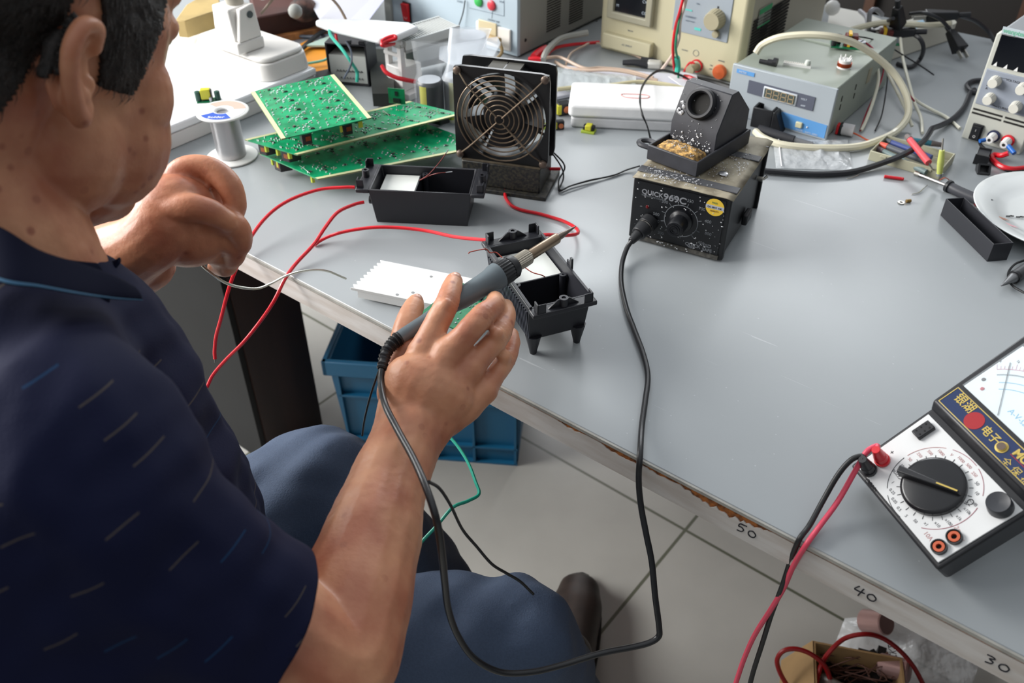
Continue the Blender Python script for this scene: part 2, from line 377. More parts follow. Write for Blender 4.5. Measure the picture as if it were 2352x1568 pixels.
# printed lines and lettering on the panel
a0 = F.p(1078, 20); a1 = F.p(1158, 36); lnm = mat('thin_print', '#5c6a7a', .6)
mb = MB()
for p, q in (((1078, 18), (1158, 37)), ((1158, 0), (1158, 37)), ((1131, 26), (1130, 42))):
    P, Q = F.p(*p), F.p(*q); mb.tube([(P[0], -.0003, P[1]), (Q[0], -.0003, Q[1])], .0003, 4, 1)
obj('printed_lines', mb, lnm, t)
for s, px, py, sz in (('POWER', 932, 8, .004), ('LOAD', 1050, 4, .005), ('OUTPUT 220V', 1121, 46, .004), ('STOP', 1147, 5, .004)):
    x, z = F.p(px, py); text(s, sz, front(x, z, -.0002), lnm, t)
cable('black_lead', [(F.p(1071, 0)[0], -.003, F.p(1071, 0)[1]), (F.p(1068, 30)[0], -.006, F.p(1068, 30)[1]), (F.p(1058, 70)[0], -.01, F.p(1058, 70)[1]), (F.p(1056, 76)[0], -.002, F.p(1056, 76)[1]-.004)], .001, bkw, parent=t)
# vents on the right side (face x = wd)
B = A+UX*wd; G = Face(B, TH+math.pi/2)
def sideslots(G, xx, quad, n, parent, m, frac=.5, s=1):
    mb = MB(); (ax, az), (bx, bz) = G.p(*quad[0]), G.p(*quad[1])
    for i in range(n):
        z = bz+(az-bz)*i/n; mb.box(xx-.001, ax, z, xx+.0006, bx, z+(az-bz)/n*frac)
    return obj('vent_slots', mb, m, parent)
dk_slot = mat('slot_dark', '#1a1815', .8)
sideslots(G, wd, ((1257, -6), (1286, 60)), 14, t, dk_slot); sideslots(G, wd, ((1309, -10), (1337, 42)), 12, t, dk_slot)
for px, py in ((1207, 92), (1257, 104), (1370, 50)):
    y, z = G.p(px, py); obj('screw', MB().lathe([(.003, 0), (.0026, .001), (0, .0014)], 12, T3(wd, y, z) @ RY(math.pi/2)), dk_slot, t)
# ---- cream bench supply with screen
A = W(-.582, .803); t = thing('oscilloscope', 'cream instrument with black screen, large knob and orange power button', 'test instrument', A, TH); F = Face(A, TH)
wd = .263; hh = .235; dp = .345; crm = mat('cream_plastic', '#c8c1a2', .5); crs = mat('cream_steel', '#b1ac9c', .5, var=.05, vscale=5)
obj('case', MB().box(0.002, .02, .003, wd-.002, dp, hh-.003), crs, t, bevel=.003)
obj('front_bezel', MB().box(0, -.002, 0, wd, .024, hh), crm, t, bevel=.006, seg=3)
def rect(F, p, q): (a, b), (c, d) = F.p(*p), F.p(*q); return min(a, c), min(b, d), max(a, c), max(b, d)
x0, z0, x1, z1 = rect(F, (1401, 36), (1508, 0)); z0 = F.p(1401, 36)[1]; sc = obj('screen_surround', MB().tray(x0, 0, 0, x1, .12, .01, .012, floor=.003, M=T3(0, -.008, z0) @ RX(math.pi/2) @ T3(0, 0, -.006)), mat('taupe_bezel', '#a29e8a', .5), t, bevel=.002)
a = F.p(1417, 23); b = F.p(1493, 41)
obj('screen', MB().box(a[0], -.0065, a[1], b[0], -.004, z0+.112), mat('black_screen', '#0b0d13', .15), sc)
ltm = mat('screen_print', '#b9c6d2', .5)
for s, px, py in (('M', 1424, 13), ('CV', 1484, 5), ('CC', 1482, 31)):
    x, z = F.p(px, py); text(s, .0065, front(x-.003, z, -.0067), ltm, sc)
pm = mat('grey_blue_panel', '#9aa3ac', .5)
a, b = F.p(1568, 72), F.p(1672, 98); a2 = F.p(1543, -4)
obj('control_panel', MB().box(F.p(1545, 70)[0], -.0035, b[1], b[0], -.0015, b[1]+.085), pm, t, bevel=.002)
kb = mat('khaki_knob', '#a59d83', .5)
x, z = F.p(1645, 46, -.008); kn = knob('main_knob', (x-.002, -.003, z), .0165, .018, kb, t, 22)
x, z = F.p(1648, 76); obj('push_key', MB().lathe([(.0058, 0), (.0055, .006), (0, .0065)], 16, T3(x, -.003, z) @ RX(math.pi/2)), kb, t)
x, z = F.p(1652, 16); obj('pointer_mark', MB().box(x-.0012, -.004, z-.003, x+.0012, -.003, z+.002), ink, t)
cy = mat('cyan_label', '#5cc9bf', .5)
for p, q in (((1575, 18), (1592, 25)), ((1598, 61), (1612, 70))):
    a, b = F.p(*p), F.p(*q); obj('cyan_label', MB().box(a[0], -.0042, b[1], b[0], -.0034, a[1]), cy, t)
for s, px, py, sz in (('FINE', 1602, 8, .003), ('CURRENT', 1577, 37, .0042), ('TRIG IN', 1443, 70, .003), ('ADJUST POINT', 1577, 46, .0025), ('OUTPUT', 1567, 114, .003), ('POWER', 1651, 139, .0032), ('ON', 1632, 150, .003), ('OFF', 1630, 158, .003)):
    x, z = F.p(px, py); text(s, sz, front(x, z, -.0043 if py < 60 and px > 1540 else -.0024), mat('thin_print', '#5c6a7a', .6), t)
a, b = F.p(1386, 75, -.012), F.p(1495, 134, -.012); hb = F.p(1386, 107, -.012)
h_ = obj('flap_door', MB().box(a[0], -.014, F.p(1386, 108, -.014)[1], b[0]-.002, 0, F.p(1386, 75, -.014)[1]), crm, t, bevel=.002)
text('AC INPUT', .0045, front(F.p(1428, 103, -.014)[0], F.p(1428, 104, -.014)[1], -.0142), mat('thin_print', '#5c6a7a', .6), h_)
x, z = F.p(1653, 165, -.004); obj('power_button', MB().lathe([(.0115, 0), (.0115, .005), (.0105, .008), (0, .0095)], 24, T3(x, -.001, z) @ RX(math.pi/2)), mat('orange_button', '#d4673b', .35), t)
x, z = F.p(1588, 152, -.01); tm = thing('x', None, None) if False else None
term = obj('output_terminal', MB().lathe([(.0085, 0), (.0085, .004), (.0062, .005), (.0062, .017), (.0072, .018), (.0072, .026), (0, .026)], 18, T3(x+.006, -.001, z) @ RX(math.pi/2)), mat('khaki_knob', '#a59d83', .5), t)
mb = MB().ring([(.0085, 0), (.0105, 0), (.0105, .004), (.0085, .004)], 20, T3(x+.006, -.001, z) @ RX(math.pi/2)); obj('red_collar', mb, redw, term)
mb = MB(); mb.tube([(x+.006, -.012, z+.007), (x-.002, -.014, z+.006), (x-.006, -.018, z-.004), (x-.011, -.02, z-.022)], .0018, 8, 6); obj('red_jumper', mb, redw, term)
x, z = F.p(1600, 121); obj('ground_mark', MB().ring([(.0048, -.0003), (.0052, -.0003), (.0052, .0002), (.0048, .0002)], 24, T3(x, -.0024, z) @ RX(math.pi/2)), mat('thin_print', '#5c6a7a', .6), t)
for px in (1391, 1650):
    x, z = F.p(px, 190 if px > 1500 else 112); obj('foot', MB().box(x-.008, .004, -.004 if 0 else 0, x+.016, .02, .004), blk, t)
G = Face(A+UX*wd, TH+math.pi/2)
for k, (p, q) in enumerate((((1733, 45), (1752, 118)), ((1756, 25), (1778, 105)), ((1779, 10), (1796, 95)))):
    sideslots(G, wd, (p, q), 14, t, dk_slot)
a, b = G.p(1741, 50), G.p(1774, 6)
lb = obj('calibration_label', MB().box(wd-.001, a[0], b[1]-.028, wd+.0006, b[0], b[1]), mat('grey_label', '#8c9088', .6), t)
obj('green_stripe', MB().box(wd+.0004, a[0], b[1]-.008, wd+.001, b[0], b[1]), mat('label_green', '#2f9a62', .5), lb)
obj('green_stripe', MB().box(wd+.0004, a[0], b[1]-.029, wd+.001, b[0], b[1]-.027), mat('label_green', '#2f9a62', .5), lb)
# ---- meter box with 8888 display
A = W(-.282, .696); t = thing('digital_meter', 'grey green meter box with four digit display and blue lower stripe', 'meter', A, TH); F = Face(A, TH)
wd = .1545; hh = .0745; dp = .245; gg = mat('grey_green_steel', '#949c92', .45, var=.05, vscale=8); fg = mat('silver_front', '#a5adb3', .42, var=.05, vscale=10)
obj('lid', MB().box(.001, .004, .002, wd-.001, dp, hh), gg, t, bevel=.0015)
obj('front_frame', MB().box(-.0015, -.001, 0, wd+.0015, .005, hh+.001), fg, t, bevel=.001)
obj('rear_lid_step', MB().box(.004, .155, hh-.0005, wd-.001, dp+.0, hh+.0035), gg, t, bevel=.001)
x0, z0 = F.p(1722, 182); x1, z1 = F.p(1867, 255)
zt = F.p(1722, 183)[1]; zb = F.p(1867, 254)[1]
ptop = [(x0, -.0016, zt), (x1+.001, -.0016, zt)]
arc = [(x0+(x1-x0)*k/10, zb+.0015*((1-k/10)**2)) for k in range(11)]
pan = MB(); pan.prism([(x0, zt)]+[(a, b) for a, b in arc]+[(x1, zt)], 0, .0012, T3(0, -.001, 0) @ RX(math.pi/2)); pn = obj('display_panel', pan, mat('slate_panel', '#565a68', .5), t)
a, b = F.p(1757, 196), F.p(1829, 243); zt2 = F.p(1757, 196)[1]; zb2 = F.p(1829, 243)[1]
dw = b[0]-a[0]; fr_ = obj('display_frame', MB().box(a[0], -.0035, zb2, b[0], -.001, zt2), mat('display_frame_grey', '#c2c8ce', .4), pn, bevel=.0015)
obj('display_glass', MB().box(a[0]+.0022, -.0039, zb2+.0022, b[0]-.0022, -.003, zt2-.0022), mat('display_dark', '#4b5450', .3), fr_)
seg7 = MB(); dh = (zt2-zb2)*.72; dwid = dw*.15
for k in range(4):
    cx = a[0]+dw*(.1+.215*k); cz = zb2+(zt2-zb2)*.14; s_ = .0009
    for (u0, w0, u1, w1) in ((0, 0, 1, 0), (0, .5, 1, .5), (0, 1, 1, 1)):
        seg7.box(cx+s_+.0002, -.0043, cz+w0*dh-s_/2, cx+dwid-.0002, -.0038, cz+w0*dh+s_/2)
    for u0 in (0, 1):
        for w0 in (0, .5): seg7.box(cx+u0*dwid-(0 if u0 else 0), -.0043, cz+w0*dh+s_*.7, cx+u0*dwid+s_, -.0038, cz+(w0+.5)*dh-s_*.7)
obj('display_digits', seg7, mat('segment_tan', '#b49c78', .5), fr_)
bl = mat('sky_blue_print', '#5d97d0', .45)
zl = F.p(1795, 258)[1]; a0 = F.p(1780, 300); b0 = F.p(1897, 322)
st = obj('blue_stripe', MB().prism([(F.p(1740, 290)[0], .0035), (wd-.001, .0035), (wd-.001, F.p(1899, 287)[1]), (F.p(1796, 262)[0], F.p(1899, 287)[1]+.002), (F.p(1785, 290)[0], .012)], 0, .0009, T3(0, -.001, 0) @ RX(math.pi/2)), bl, t)
x, z = F.p(1837, 285); obj('push_button', MB().box(x-.0048, -.005, z-.0042, x+.0048, -.001, z+.0042), mat('ivory_key', '#cfcaa8', .5), t, bevel=.001)
x, z = F.p(1855, 291); obj('indicator', MB().lathe([(.0012, 0), (.0012, .001), (0, .0015)], 10, T3(x, -.0018, z) @ RX(math.pi/2)), whp, t)
a, b = F.p(1694, 158), F.p(1733, 176); obj('name_label', MB().box(a[0], -.0018, F.p(1694, 166)[1], b[0], -.0008, F.p(1694, 157)[1]), bl, t)
lt = mat('light_print', '#cfd8e2', .6)
for s, px, py, sz, rr in (('METER', 1699, 165, .004, 0), ('VOLT', 1841, 227, .0035, 0), ('AMP', 1840, 242, .0035, 0), ('POWER', 1829, 297, .003, 0), ('DATA  OPEN', 1850, 303, .0032, 0)):
    x, z = F.p(px, py); text(s, sz, front(x, z, -.0023), lt, t)
G = Face(A+UX*wd, TH+math.pi/2)
for px, py in ((1934, 228), (1930, 247), (1966, 201), (1962, 221)):
    y, z = G.p(px, py); obj('side_slot', MB().box(wd-.002, y, z-.004, wd-.0004, y+.003, z+.004), dk_slot, t)
a = G.p(1994, 175); obj('side_sticker', MB().box(wd-.002, a[0], a[1]-.012, wd-.0002, a[0]+.014, a[1]+.01), mat('worn_sticker', '#9d9885', .7), t)
METER_TOP = TT+hh
# things on the meter
q = at(1762, 149, METER_TOP); t2 = thing('rotary_part', 'small black turned plastic part lying on the grey meter box', 'component', q, TH+.1)
obj('body', MB().cyl((-.012, 0, .0035), (.002, 0, .0035), .0032), blk, t2); obj('collar', MB().cyl((.0, 0, .0045), (.008, 0, .0045), .0045).cyl((.008, .001, .006), (.0135, .001, .006), .006), blk, t2)
a = at(1799, 148, METER_TOP); b = at(1862, 157, METER_TOP); A2, rz, L = frm(a, b)
t2 = thing('terminal_strip', 'white toothed terminal strip lying on the grey meter box', 'component', A2, rz)
mb = MB().box(0, -.0025, 0, L, .0015, .004)
obj('strip', mb, whp, t2)
mb = MB(); [mb.box(L*k/14+.0005, -.001, .004, L*k/14+.0022, .001, .0056) for k in range(14)]; obj('teeth', mb, mat('ivory_plate', '#e3dfd8', .5), t2)
obj('cap', MB().lathe([(.003, 0), (.0045, .003), (.0035, .007), (0, .008)], 12, T3(L*.86, 0, .004)), mat('clear_grey', '#cdd2cb', .3), t2)
q = at(1938, 155, METER_TOP); t2 = thing('wound_coil', 'small white coil with copper turns on the grey meter box', 'component', q, TH)
obj('bobbin', MB().lathe([(.010, 0), (.0085, .002), (.0085, .008), (.0095, .012), (0, .012)], 16), whp, t2)
mb = MB()
for k in range(3): mb.ring([(.0088, .0026+k*.0018), (.0102, .0026+k*.0018), (.0102, .0038+k*.0018), (.0088, .0038+k*.0018)], 20)
obj('copper_turns', mb, copper, t2)
mb = MB(); [mb.cyl((.007*math.cos(k), .007*math.sin(k), .012), (.0085*math.cos(k), .0085*math.sin(k), .0165), .0014, .0008, 6) for k in range(6)]; obj('prongs', mb, whp, t2)
# ---- slim bench supply on the right
A = at(2207, 316); B = at(2339, 358); _, rz, wd = frm(A, B); rz = TH-.09; t = thing('power_supply', 'slim light grey power supply with dark display and four fluted knobs', 'power supply', A, rz); F = Face(A, rz)
hh = .155; dp = .20; wd = .081; lg = mat('light_grey_plastic', '#b9bab1', .5)
obj('metal_case', MB().box(.001, .012, .004, wd-.001, dp, hh-.003), mat('slate_steel', '#84888c', .45), t, bevel=.004)
mb = MB().prism([(0, 0), (wd, 0), (wd, hh), (.006, hh), (0, hh-.006)], -.014, .0, RX(math.pi/2)); fb = obj('front_frame', mb, lg, t, bevel=.002, seg=3)
disp = F.p(2280, 85); z1 = F.p(2300, 80)[1]; z0 = F.p(2272, 148)[1]
obj('display_window', MB().box(.0065, -.0012, z0, wd-.004, .001, z0+.043), mat('black_screen', '#0b0d13', .15), t, bevel=.001)
mb = MB()
for k in range(4): mb.prism([(-.002, 0), (.003, 0), (.002, .006)], 0, .0006, T3(.011+k*.0135, -.0013, z0+.0005) @ RX(math.pi/2))
obj('display_pointers', mb, whp, t)
za = F.p(2266, 156)[1]; zb = F.p(2240, 237)[1]
pl = obj('control_panel', MB().box(.003, -.0012, zb, wd-.003, .001, za), mat('blue_grey_panel', '#8b929e', .5), t, bevel=.0015)
wk = mat('white_knob', '#d2d0c6', .45)
for px, py in ((2286, 189), (2274, 228), (2350, 205), (2334, 247)):
    x, z = F.p(px, py, -.006); knob('adjust_knob', (x-.0012, -.001, z), .0078, .013, wk, t, 18)
for s, px, py in (('VOLTAGE', 2311, 184), ('CURRENT', 2292, 247)):
    x, z = F.p(px, py); text(s, .0042, front(x, z, -.0014), ink, pl)
x, z = F.p(2264, 202); text('A', .0045, front(x, z-.001, -.0014), ink, pl)
mb = MB()
for p, q in (((2300, 178), (2312, 180)), ((2268, 194), (2267, 197)), ((2280, 240), (2291, 245))):
    P, Q = F.p(*p), F.p(*q); mb.tube([(P[0], -.0014, P[1]), (Q[0], -.0014, Q[1])], .0003, 4, 1)
obj('printed_lines', mb, ink, pl)
gr = mat('green_print', '#6fae94', .6)
x, z = F.p(2297, 73); lb = obj('name_strip', MB().box(.0055, -.0006, z-.0015, wd-.004, .0005, z+.0075), mat('pale_strip', '#b4bfc4', .5), t)
text('wanptek', .0085, front(.007, z+.0005, -.0008), gr, lb, bold=.0002); text('KPS', .006, front(.047, z+.0005, -.0008), mat('thin_print', '#5c6a7a', .6), lb)
mb = MB()
for (zz) in (F.p(2231, 247)[1]-.0, F.p(2229, 256)[1]):
    mb.box(.003, -.0004, zz-.0016, wd*.53, .002, zz+.001); mb.box(wd*.57, -.0004, zz-.0016, wd-.003, .002, zz+.001)
obj('vent_slots', mb, dk_slot, t)
x, z = F.p(2243, 303); rk = obj('rocker_switch', MB().box(x-.0075, -.0025, z-.012, x+.0075, .001, z+.012), blk, t, bevel=.0008)
mb = MB().hexa([(x-.0055, -.004, z-.01), (x+.0055, -.004, z-.01), (x+.0055, -.001, z-.01), (x-.0055, -.001, z-.01), (x-.0055, -.0075, z+.01), (x+.0055, -.0075, z+.01), (x+.0055, -.001, z+.01), (x-.0055, -.001, z+.01)])
obj('rocker', mb, blk, rk); obj('switch_mark', MB().ring([(.0014, 0), (.0018, 0), (.0018, .0004), (.0014, .0004)], 12, T3(x, -.0055, z-.005) @ RX(math.pi/2)).box(x-.0002, -.0074, z+.003, x+.0002, -.0068, z+.006), whp, rk)
for px, py, cm, nm in ((2276, 318, mat('dark_blue_ring', '#1b2145', .4), 'negative_terminal'), (2309, 329, redw, 'positive_terminal')):
    x, z = F.p(px, py, -.012)
    k_ = knob(nm, (x, -.003, z), .0062, .016, whp, t, 12); obj('terminal_ring', MB().lathe([(.0085, 0), (.0085, .003), (0, .0031)], 20, T3(x, -.0005, z) @ RX(math.pi/2)), cm, k_)
    obj('terminal_hole', MB().lathe([(.0022, 0), (.0022, .0006), (0, .0006)], 12, T3(x, -.0188, z) @ RX(math.pi/2)), mat('slot_dark', '#1a1815', .8), k_)
PSU = t
# ================================================================= soldering station with its stand
A = at(1443, 545); t = thing('soldering_station', 'black soldering station with round dial, yellow sticker and solder splashed front', 'soldering station', A, math.radians(-28.1)); F = Face(A, math.radians(-28.1)); ST = t
wd = .115; hh = .081; dp = .138; blp = mat('station_black', '#131417', .38, var=.4, vscale=60)
obj('housing', MB().box(.002, .006, .004, wd-.002, dp, hh-.001), blp, t, bevel=.002)
obj('front_bezel', MB().box(0, 0, 0.002, wd, .008, hh), blp, t, bevel=.0015)
fpn = obj('front_panel', MB().box(.005, -.0012, .008, wd-.006, .001, hh-.003), mat('panel_black', '#0d0e12', .35), t)
obj('lower_lip', MB().box(.004, -.003, .003, wd-.005, .001, .0075), mat('scuffed_grey', '#55534e', .6, var=.5, vscale=200), t)
obj('rear_panel', MB().box(-.002, dp, 0, wd+.002, dp+.004, hh+.003), blp, t, bevel=.001)
for x in (.012, wd-.016):
    for y in (.02, dp-.02): obj('foot', MB().cyl((x, y, 0), (x, y, .005), .006), blk, t)
# worn tape sheet over the top
bg = mat('worn_tape', '#9c9480', .6, var=.35, vscale=35, col2='#645b4a', bump=.3, bscale=90)
mb = MB(); nx, ny = 14, 16; vs = []; fs = []
for j in range(ny+1):
    for i in range(nx+1):
        x = -.001+(wd+.003)*i/nx; y = -.002+(dp+.022)*j/ny; z = hh+.0016+.0012*noise.noise(Vector((x*50, y*50, 2)))+(.0022*(1 if j > ny-3 else 0))
        if i in (0, nx): z -= .0015
        vs.append((x, y, z))
for j in range(ny):
    for i in range(nx): a = j*(nx+1)+i; fs.append((a, a+1, a+nx+2, a+nx+1))
mb.add(vs, fs); o = obj('tape_cover', mb, bg, t); s_ = o.modifiers.new('t', 'SOLIDIFY'); s_.thickness = .001; s_.offset = -1
tp = mat('grey_tape', '#45464a', .55)
for y0, y1 in ((.012, .026), (.098, .112)):
    obj('tape_band', MB().box(-.0012, y0, hh+.0012, wd+.0014, y1, hh+.0028), tp, t, bevel=.0006)
obj('side_clip', MB().box(wd-.001, .07, .012, wd+.006, .092, .026), blk, t, bevel=.002)
obj('side_screw', MB().cyl((wd-.001, .118, .052), (wd+.006, .118, .052), .003).cyl((wd+.006, .118, .052), (wd+.010, .121, .056), .0016), steel, t)
# dial
cx, cz = F.p(1564, 500); cx, cz = .0615, .0405
gp = mat('grey_print', '#6d7176', .6)
obj('dial_ring', MB().ring([(.0195, -.0003), (.0202, -.0003), (.0202, .0003), (.0195, .0003)], 40, T3(cx, -.0013, cz) @ RX(math.pi/2)), gp, fpn)
mb = MB(); mk = MB()
for k, dg in enumerate((195, 165, 130, 105, 75, 45, 15, -20, -45, 225)):
    a = math.radians(dg); r0, r1 = (.0205, .0245)
    mk.tube([(cx+r0*math.cos(a), -.0014, cz+r0*math.sin(a)), (cx+r1*math.cos(a), -.0014, cz+r1*math.sin(a))], .00035, 4, 1)
obj('dial_ticks', mk, gp, fpn)
for s, dg, rr in (('200', 225, .031), ('250', 195, .03), ('500', 178, .03), ('300', 138, .029), ('600', 112, .029), ('350', 75, .029), ('700', 45, .031), ('400', 15, .032), ('800', -12, .034), ('450', -38, .034), ('480', -62, .034)):
    a = math.radians(dg); text(s, .0052, front(cx+rr*math.cos(a), cz+rr*math.sin(a)-.002, -.0014), gp, fpn, align='CENTER')
k_ = obj('dial_knob', MB().lathe([(.0140, 0), (.0136, .003), (.0104, .005), (.0098, .020), (.0088, .022), (0, .0225)], 32, T3(cx, -.001, cz) @ RX(math.pi/2)), mat('knob_black', '#15161a', .32), t)
mb = MB(); [mb.ring([(r_, .0222+.0004*j), (r_+.0006, .0222+.0004*j), (r_+.0006, .0232), (r_, .0232)], 32, T3(cx, -.001, cz) @ RX(math.pi/2)) for j, r_ in enumerate((.003, .0055, .008))]
obj('knob_rings', mb, mat('knob_black', '#15161a', .32), k_)
gb = mat('logo_grey', '#85878c', .5)
text('QUICK', .0082, front(.0115, .0635, -.0014), gb, fpn, bold=.00018, sx=1.0); text('969C', .0112, front(.0375, .0625, -.0014), gb, fpn, bold=.00022, sx=1.12)
text('TEMPERATURE CONTROL', .0026, front(.0115, .0605, -.0014), gp, fpn)
text('QUICK', .0058, front(.070, .0115, -.0014), gp, fpn, bold=.00012); text('ESD', .0058, front(.0905, .0155, -.0014), gp, fpn, bold=.0001); text('SAFE', .0055, front(.0905, .0100, -.0014), gp, fpn, bold=.0001)
x, z = F.p(1643, 475); stk = obj('round_sticker', MB().lathe([(.0105, 0), (.0105, .0004), (0, .0004)], 36, T3(x, -.0012, z) @ RX(math.pi/2)), mat('yellow_sticker', '#d9b63a', .5), t)
obj('sticker_band', MB().box(x-.0103, -.0019, z-.002, x+.0103, -.0015, z+.0022), mat('sticker_grey', '#a9aeb8', .4), stk)
text('PASS', .003, front(x-.004, z+.0045, -.0018), mat('sticker_green', '#5d8a52', .6), stk); text('QC 2015  OK', .0028, front(x-.0085, z-.001, -.0021), ink, stk); text('QUALITY', .0024, front(x-.005, z-.0055, -.0018), mat('sticker_brown', '#8a5a2a', .6), stk)
x, z = F.p(1488, 474); obj('indicator_lamp', MB().lathe([(.0022, 0), (.0018, .001), (0, .0015)], 12, T3(x, -.0012, z) @ RX(math.pi/2)), mat('dark_red_lens', '#5c0d10', .25), t)
# the cord plug of the iron, screwed into the front
px_, pz_ = F.p(1492, 513)
# solder splashes: bright specks fixed on the front
mb = MB(); rs = random.Random(5)
def blob(mb, c, r, fl=(1, .4, 1)):
    mb.ball(c, r, 6, (fl[0]*rs.uniform(.7, 1.6), fl[1], fl[2]*rs.uniform(.6, 1.3)))
for k in range(115):
    x = rs.uniform(.004, wd-.004); z = rs.betavariate(1.1, 1.6)*hh*.9+.008
    blob(mb, (x, -.0016, min(z, hh-.004)), rs.choice([.0003, .0004, .0006, .0009]))
for k in range(12): blob(mb, (rs.uniform(.03, .075), -.0035, rs.uniform(.004, .008)), .0009)
spl = mat('solder_specks', '#d2d3d6', .35, .5)
o = obj('solder_specks', mb, spl, t); o['kind'] = 'stuff'
mb = MB()
for k in range(260):
    x = .008+abs(rs.gauss(.03, .02)); y = rs.uniform(-.001, .03); blob(mb, (min(x, wd-.003), y, hh+.0033), rs.choice([.0003, .0004, .0007, .001]), (1, 1, .5))
for k in range(170):
    blob(mb, (rs.uniform(.07, .108), rs.gauss(.075, .02), hh+.0033), rs.choice([.0003, .0004, .0007]), (1, 1, .5))
o = obj('solder_crumbs', mb, spl, None, loc=t.matrix_world @ Vector((0, 0, 0)) if False else None); o.location = A; o.rotation_euler = (0, 0, math.radians(-28.1))
tag(o, 'scatter of bright solder crumbs on top of the black soldering station', 'solder crumbs', kind='stuff')
q = Vector((.089, .048, hh+.0035)); mb = MB().ball(q, .0055, 12, (1.1, .9, .28)); 
o = obj('solder_blob', mb, solder, None, ang=20); o.location = A; o.rotation_euler = (0, 0, math.radians(-28.1)); tag(o, 'shiny flattened solder splash on the taped station top', 'solder blob')
# ---- stand: sponge tray with holder tower
STOP = TT+hh+.0035
h_ = math.radians(-42); B = at(1599, 408, STOP); A = B-Vector((math.cos(h_), math.sin(h_), 0))*.0685
t = thing('soldering_iron_stand', 'black iron stand with ring holder sitting on the soldering station', 'stand', A, h_)
sb = mat('stand_black', '#33343a', .5, var=.25, vscale=60); w_ = .0685; yb = .1155
obj('tray', MB().tray(0, 0, 0, w_, yb, .0185, .0028), sb, t, bevel=.0012)
y0 = .040
prof = [(y0, .004), (y0, .036), (y0+.022, .077), (y0+.036, .077), (yb-.006, .045), (yb-.006, .004)]
obj('holder_tower', MB().prism(prof, .0035, w_-.0035, Matrix(((0, 0, 1, 0), (1, 0, 0, 0), (0, 1, 0, 0), (0, 0, 0, 1)))), sb, t, bevel=.001)
sl = math.atan2(.077-.036, .022); cY = y0+.011; cZ = .0575
M = T3(.034, cY, cZ) @ RX(math.pi/2-(math.pi/2-sl)+0) 
M = T3(.0335, cY+.002, cZ+.002) @ RX(sl)   # local z = face normal, up and towards the front
rg_ = obj('holder_ring', MB().ring([(.0125, -.004), (.0125, .007), (.0140, .009), (.0165, .009), (.018, .007), (.018, -.004)], 40, M), mat('ring_rubber', '#232327', .55), t, bevel=0)
obj('holder_bore', MB().lathe([(.0126, .0), (0, .0001)], 32, M @ T3(0, 0, .0006)), mat('slot_dark', '#1a1815', .8), rg_)
mb = MB().tube([(0.004, .006, .012), (-.012, .004, .013), (-.019, .012, .012), (-.013, .020, .012), (.003, .020, .012)], .0032, 8, 6); obj('side_loop', mb, sb, t)
rs = random.Random(8); mb = MB()
for k in range(190):
    if rs.random() < .5: x = rs.uniform(.008, .06); z = max(.006, rs.gauss(.016, .008)); blob(mb, (x, y0-.0006, min(z, .036)), rs.choice([.0004, .0006, .0009, .0013]))
    else: x = rs.uniform(.006, .062); y = rs.uniform(.031, .039); blob(mb, (x, y, .005+rs.random()*.004), rs.choice([.0006, .0009, .0014]), (1, 1, .8))
for k in range(40): s_ = rs.random(); blob(mb, (rs.uniform(.006, .064), y0+.0235*s_-.0006, .036+.047*s_), rs.choice([.0003, .0005]), (1, .6, 1))
for k in range(9): s_ = .32+rs.uniform(-.12, .12); blob(mb, (.011+rs.uniform(-.004, .003), y0+.0235*s_-.0008, .036+.047*s_), .0016, (1, .4, 1.6))
o = obj('solder_specks', mb, spl, t); o['kind'] = 'stuff'
# sponge
mb = MB(); nx, ny = 26, 16; vs = []; fs = []; X0, X1, Y0, Y1 = .006, .060, .005, .034
for j in range(ny+1):
    for i in range(nx+1):
        u_, v_ = i/nx*2-1, j/ny*2-1; e = max(abs(u_), abs(v_))
        z = .0135+.0075*(1-u_*u_)**.5*(1-v_*v_)**.4+.0014*noise.noise(Vector((i*.6, j*.6, 0)))+(.002*noise.noise(Vector((i*.2, j*.2, 3))))
        if e >= .999: z = .0095
        vs.append((X0+(X1-X0)*i/nx+.001*noise.noise(Vector((i, j, 9))), Y0+(Y1-Y0)*j/ny+.001*noise.noise(Vector((j, i, 5))), z))
for j in range(ny):
    for i in range(nx): a = j*(nx+1)+i; fs.append((a, a+1, a+nx+2, a+nx+1))
mb.add(vs, fs); nb = len(mb.v); mb.box(X0, Y0, .0029, X1, Y1, .0096)
o = obj('sponge', mb, mat('burnt_sponge', '#dcae68', .95, var=.45, vscale=160, col2='#6b563a', bump=.8, bscale=400), None, label='tan burnt sponge with solder beads lying in the stand tray', cat='sponge'); o.location = A; o.rotation_euler = (0, 0, h_)
mb = MB()
for k in range(60): x = rs.uniform(.012, .055); y = rs.uniform(.008, .033); mb.ball((x, y, .0215-.003*abs(x-.033)/.02), rs.choice([.0004, .0007, .001]), 6)
o = obj('solder_beads', mb, spl, None, kind='stuff'); o.location = A; o.rotation_euler = (0, 0, h_); tag(o, 'tiny solder beads sprinkled over the tan sponge', 'solder beads')
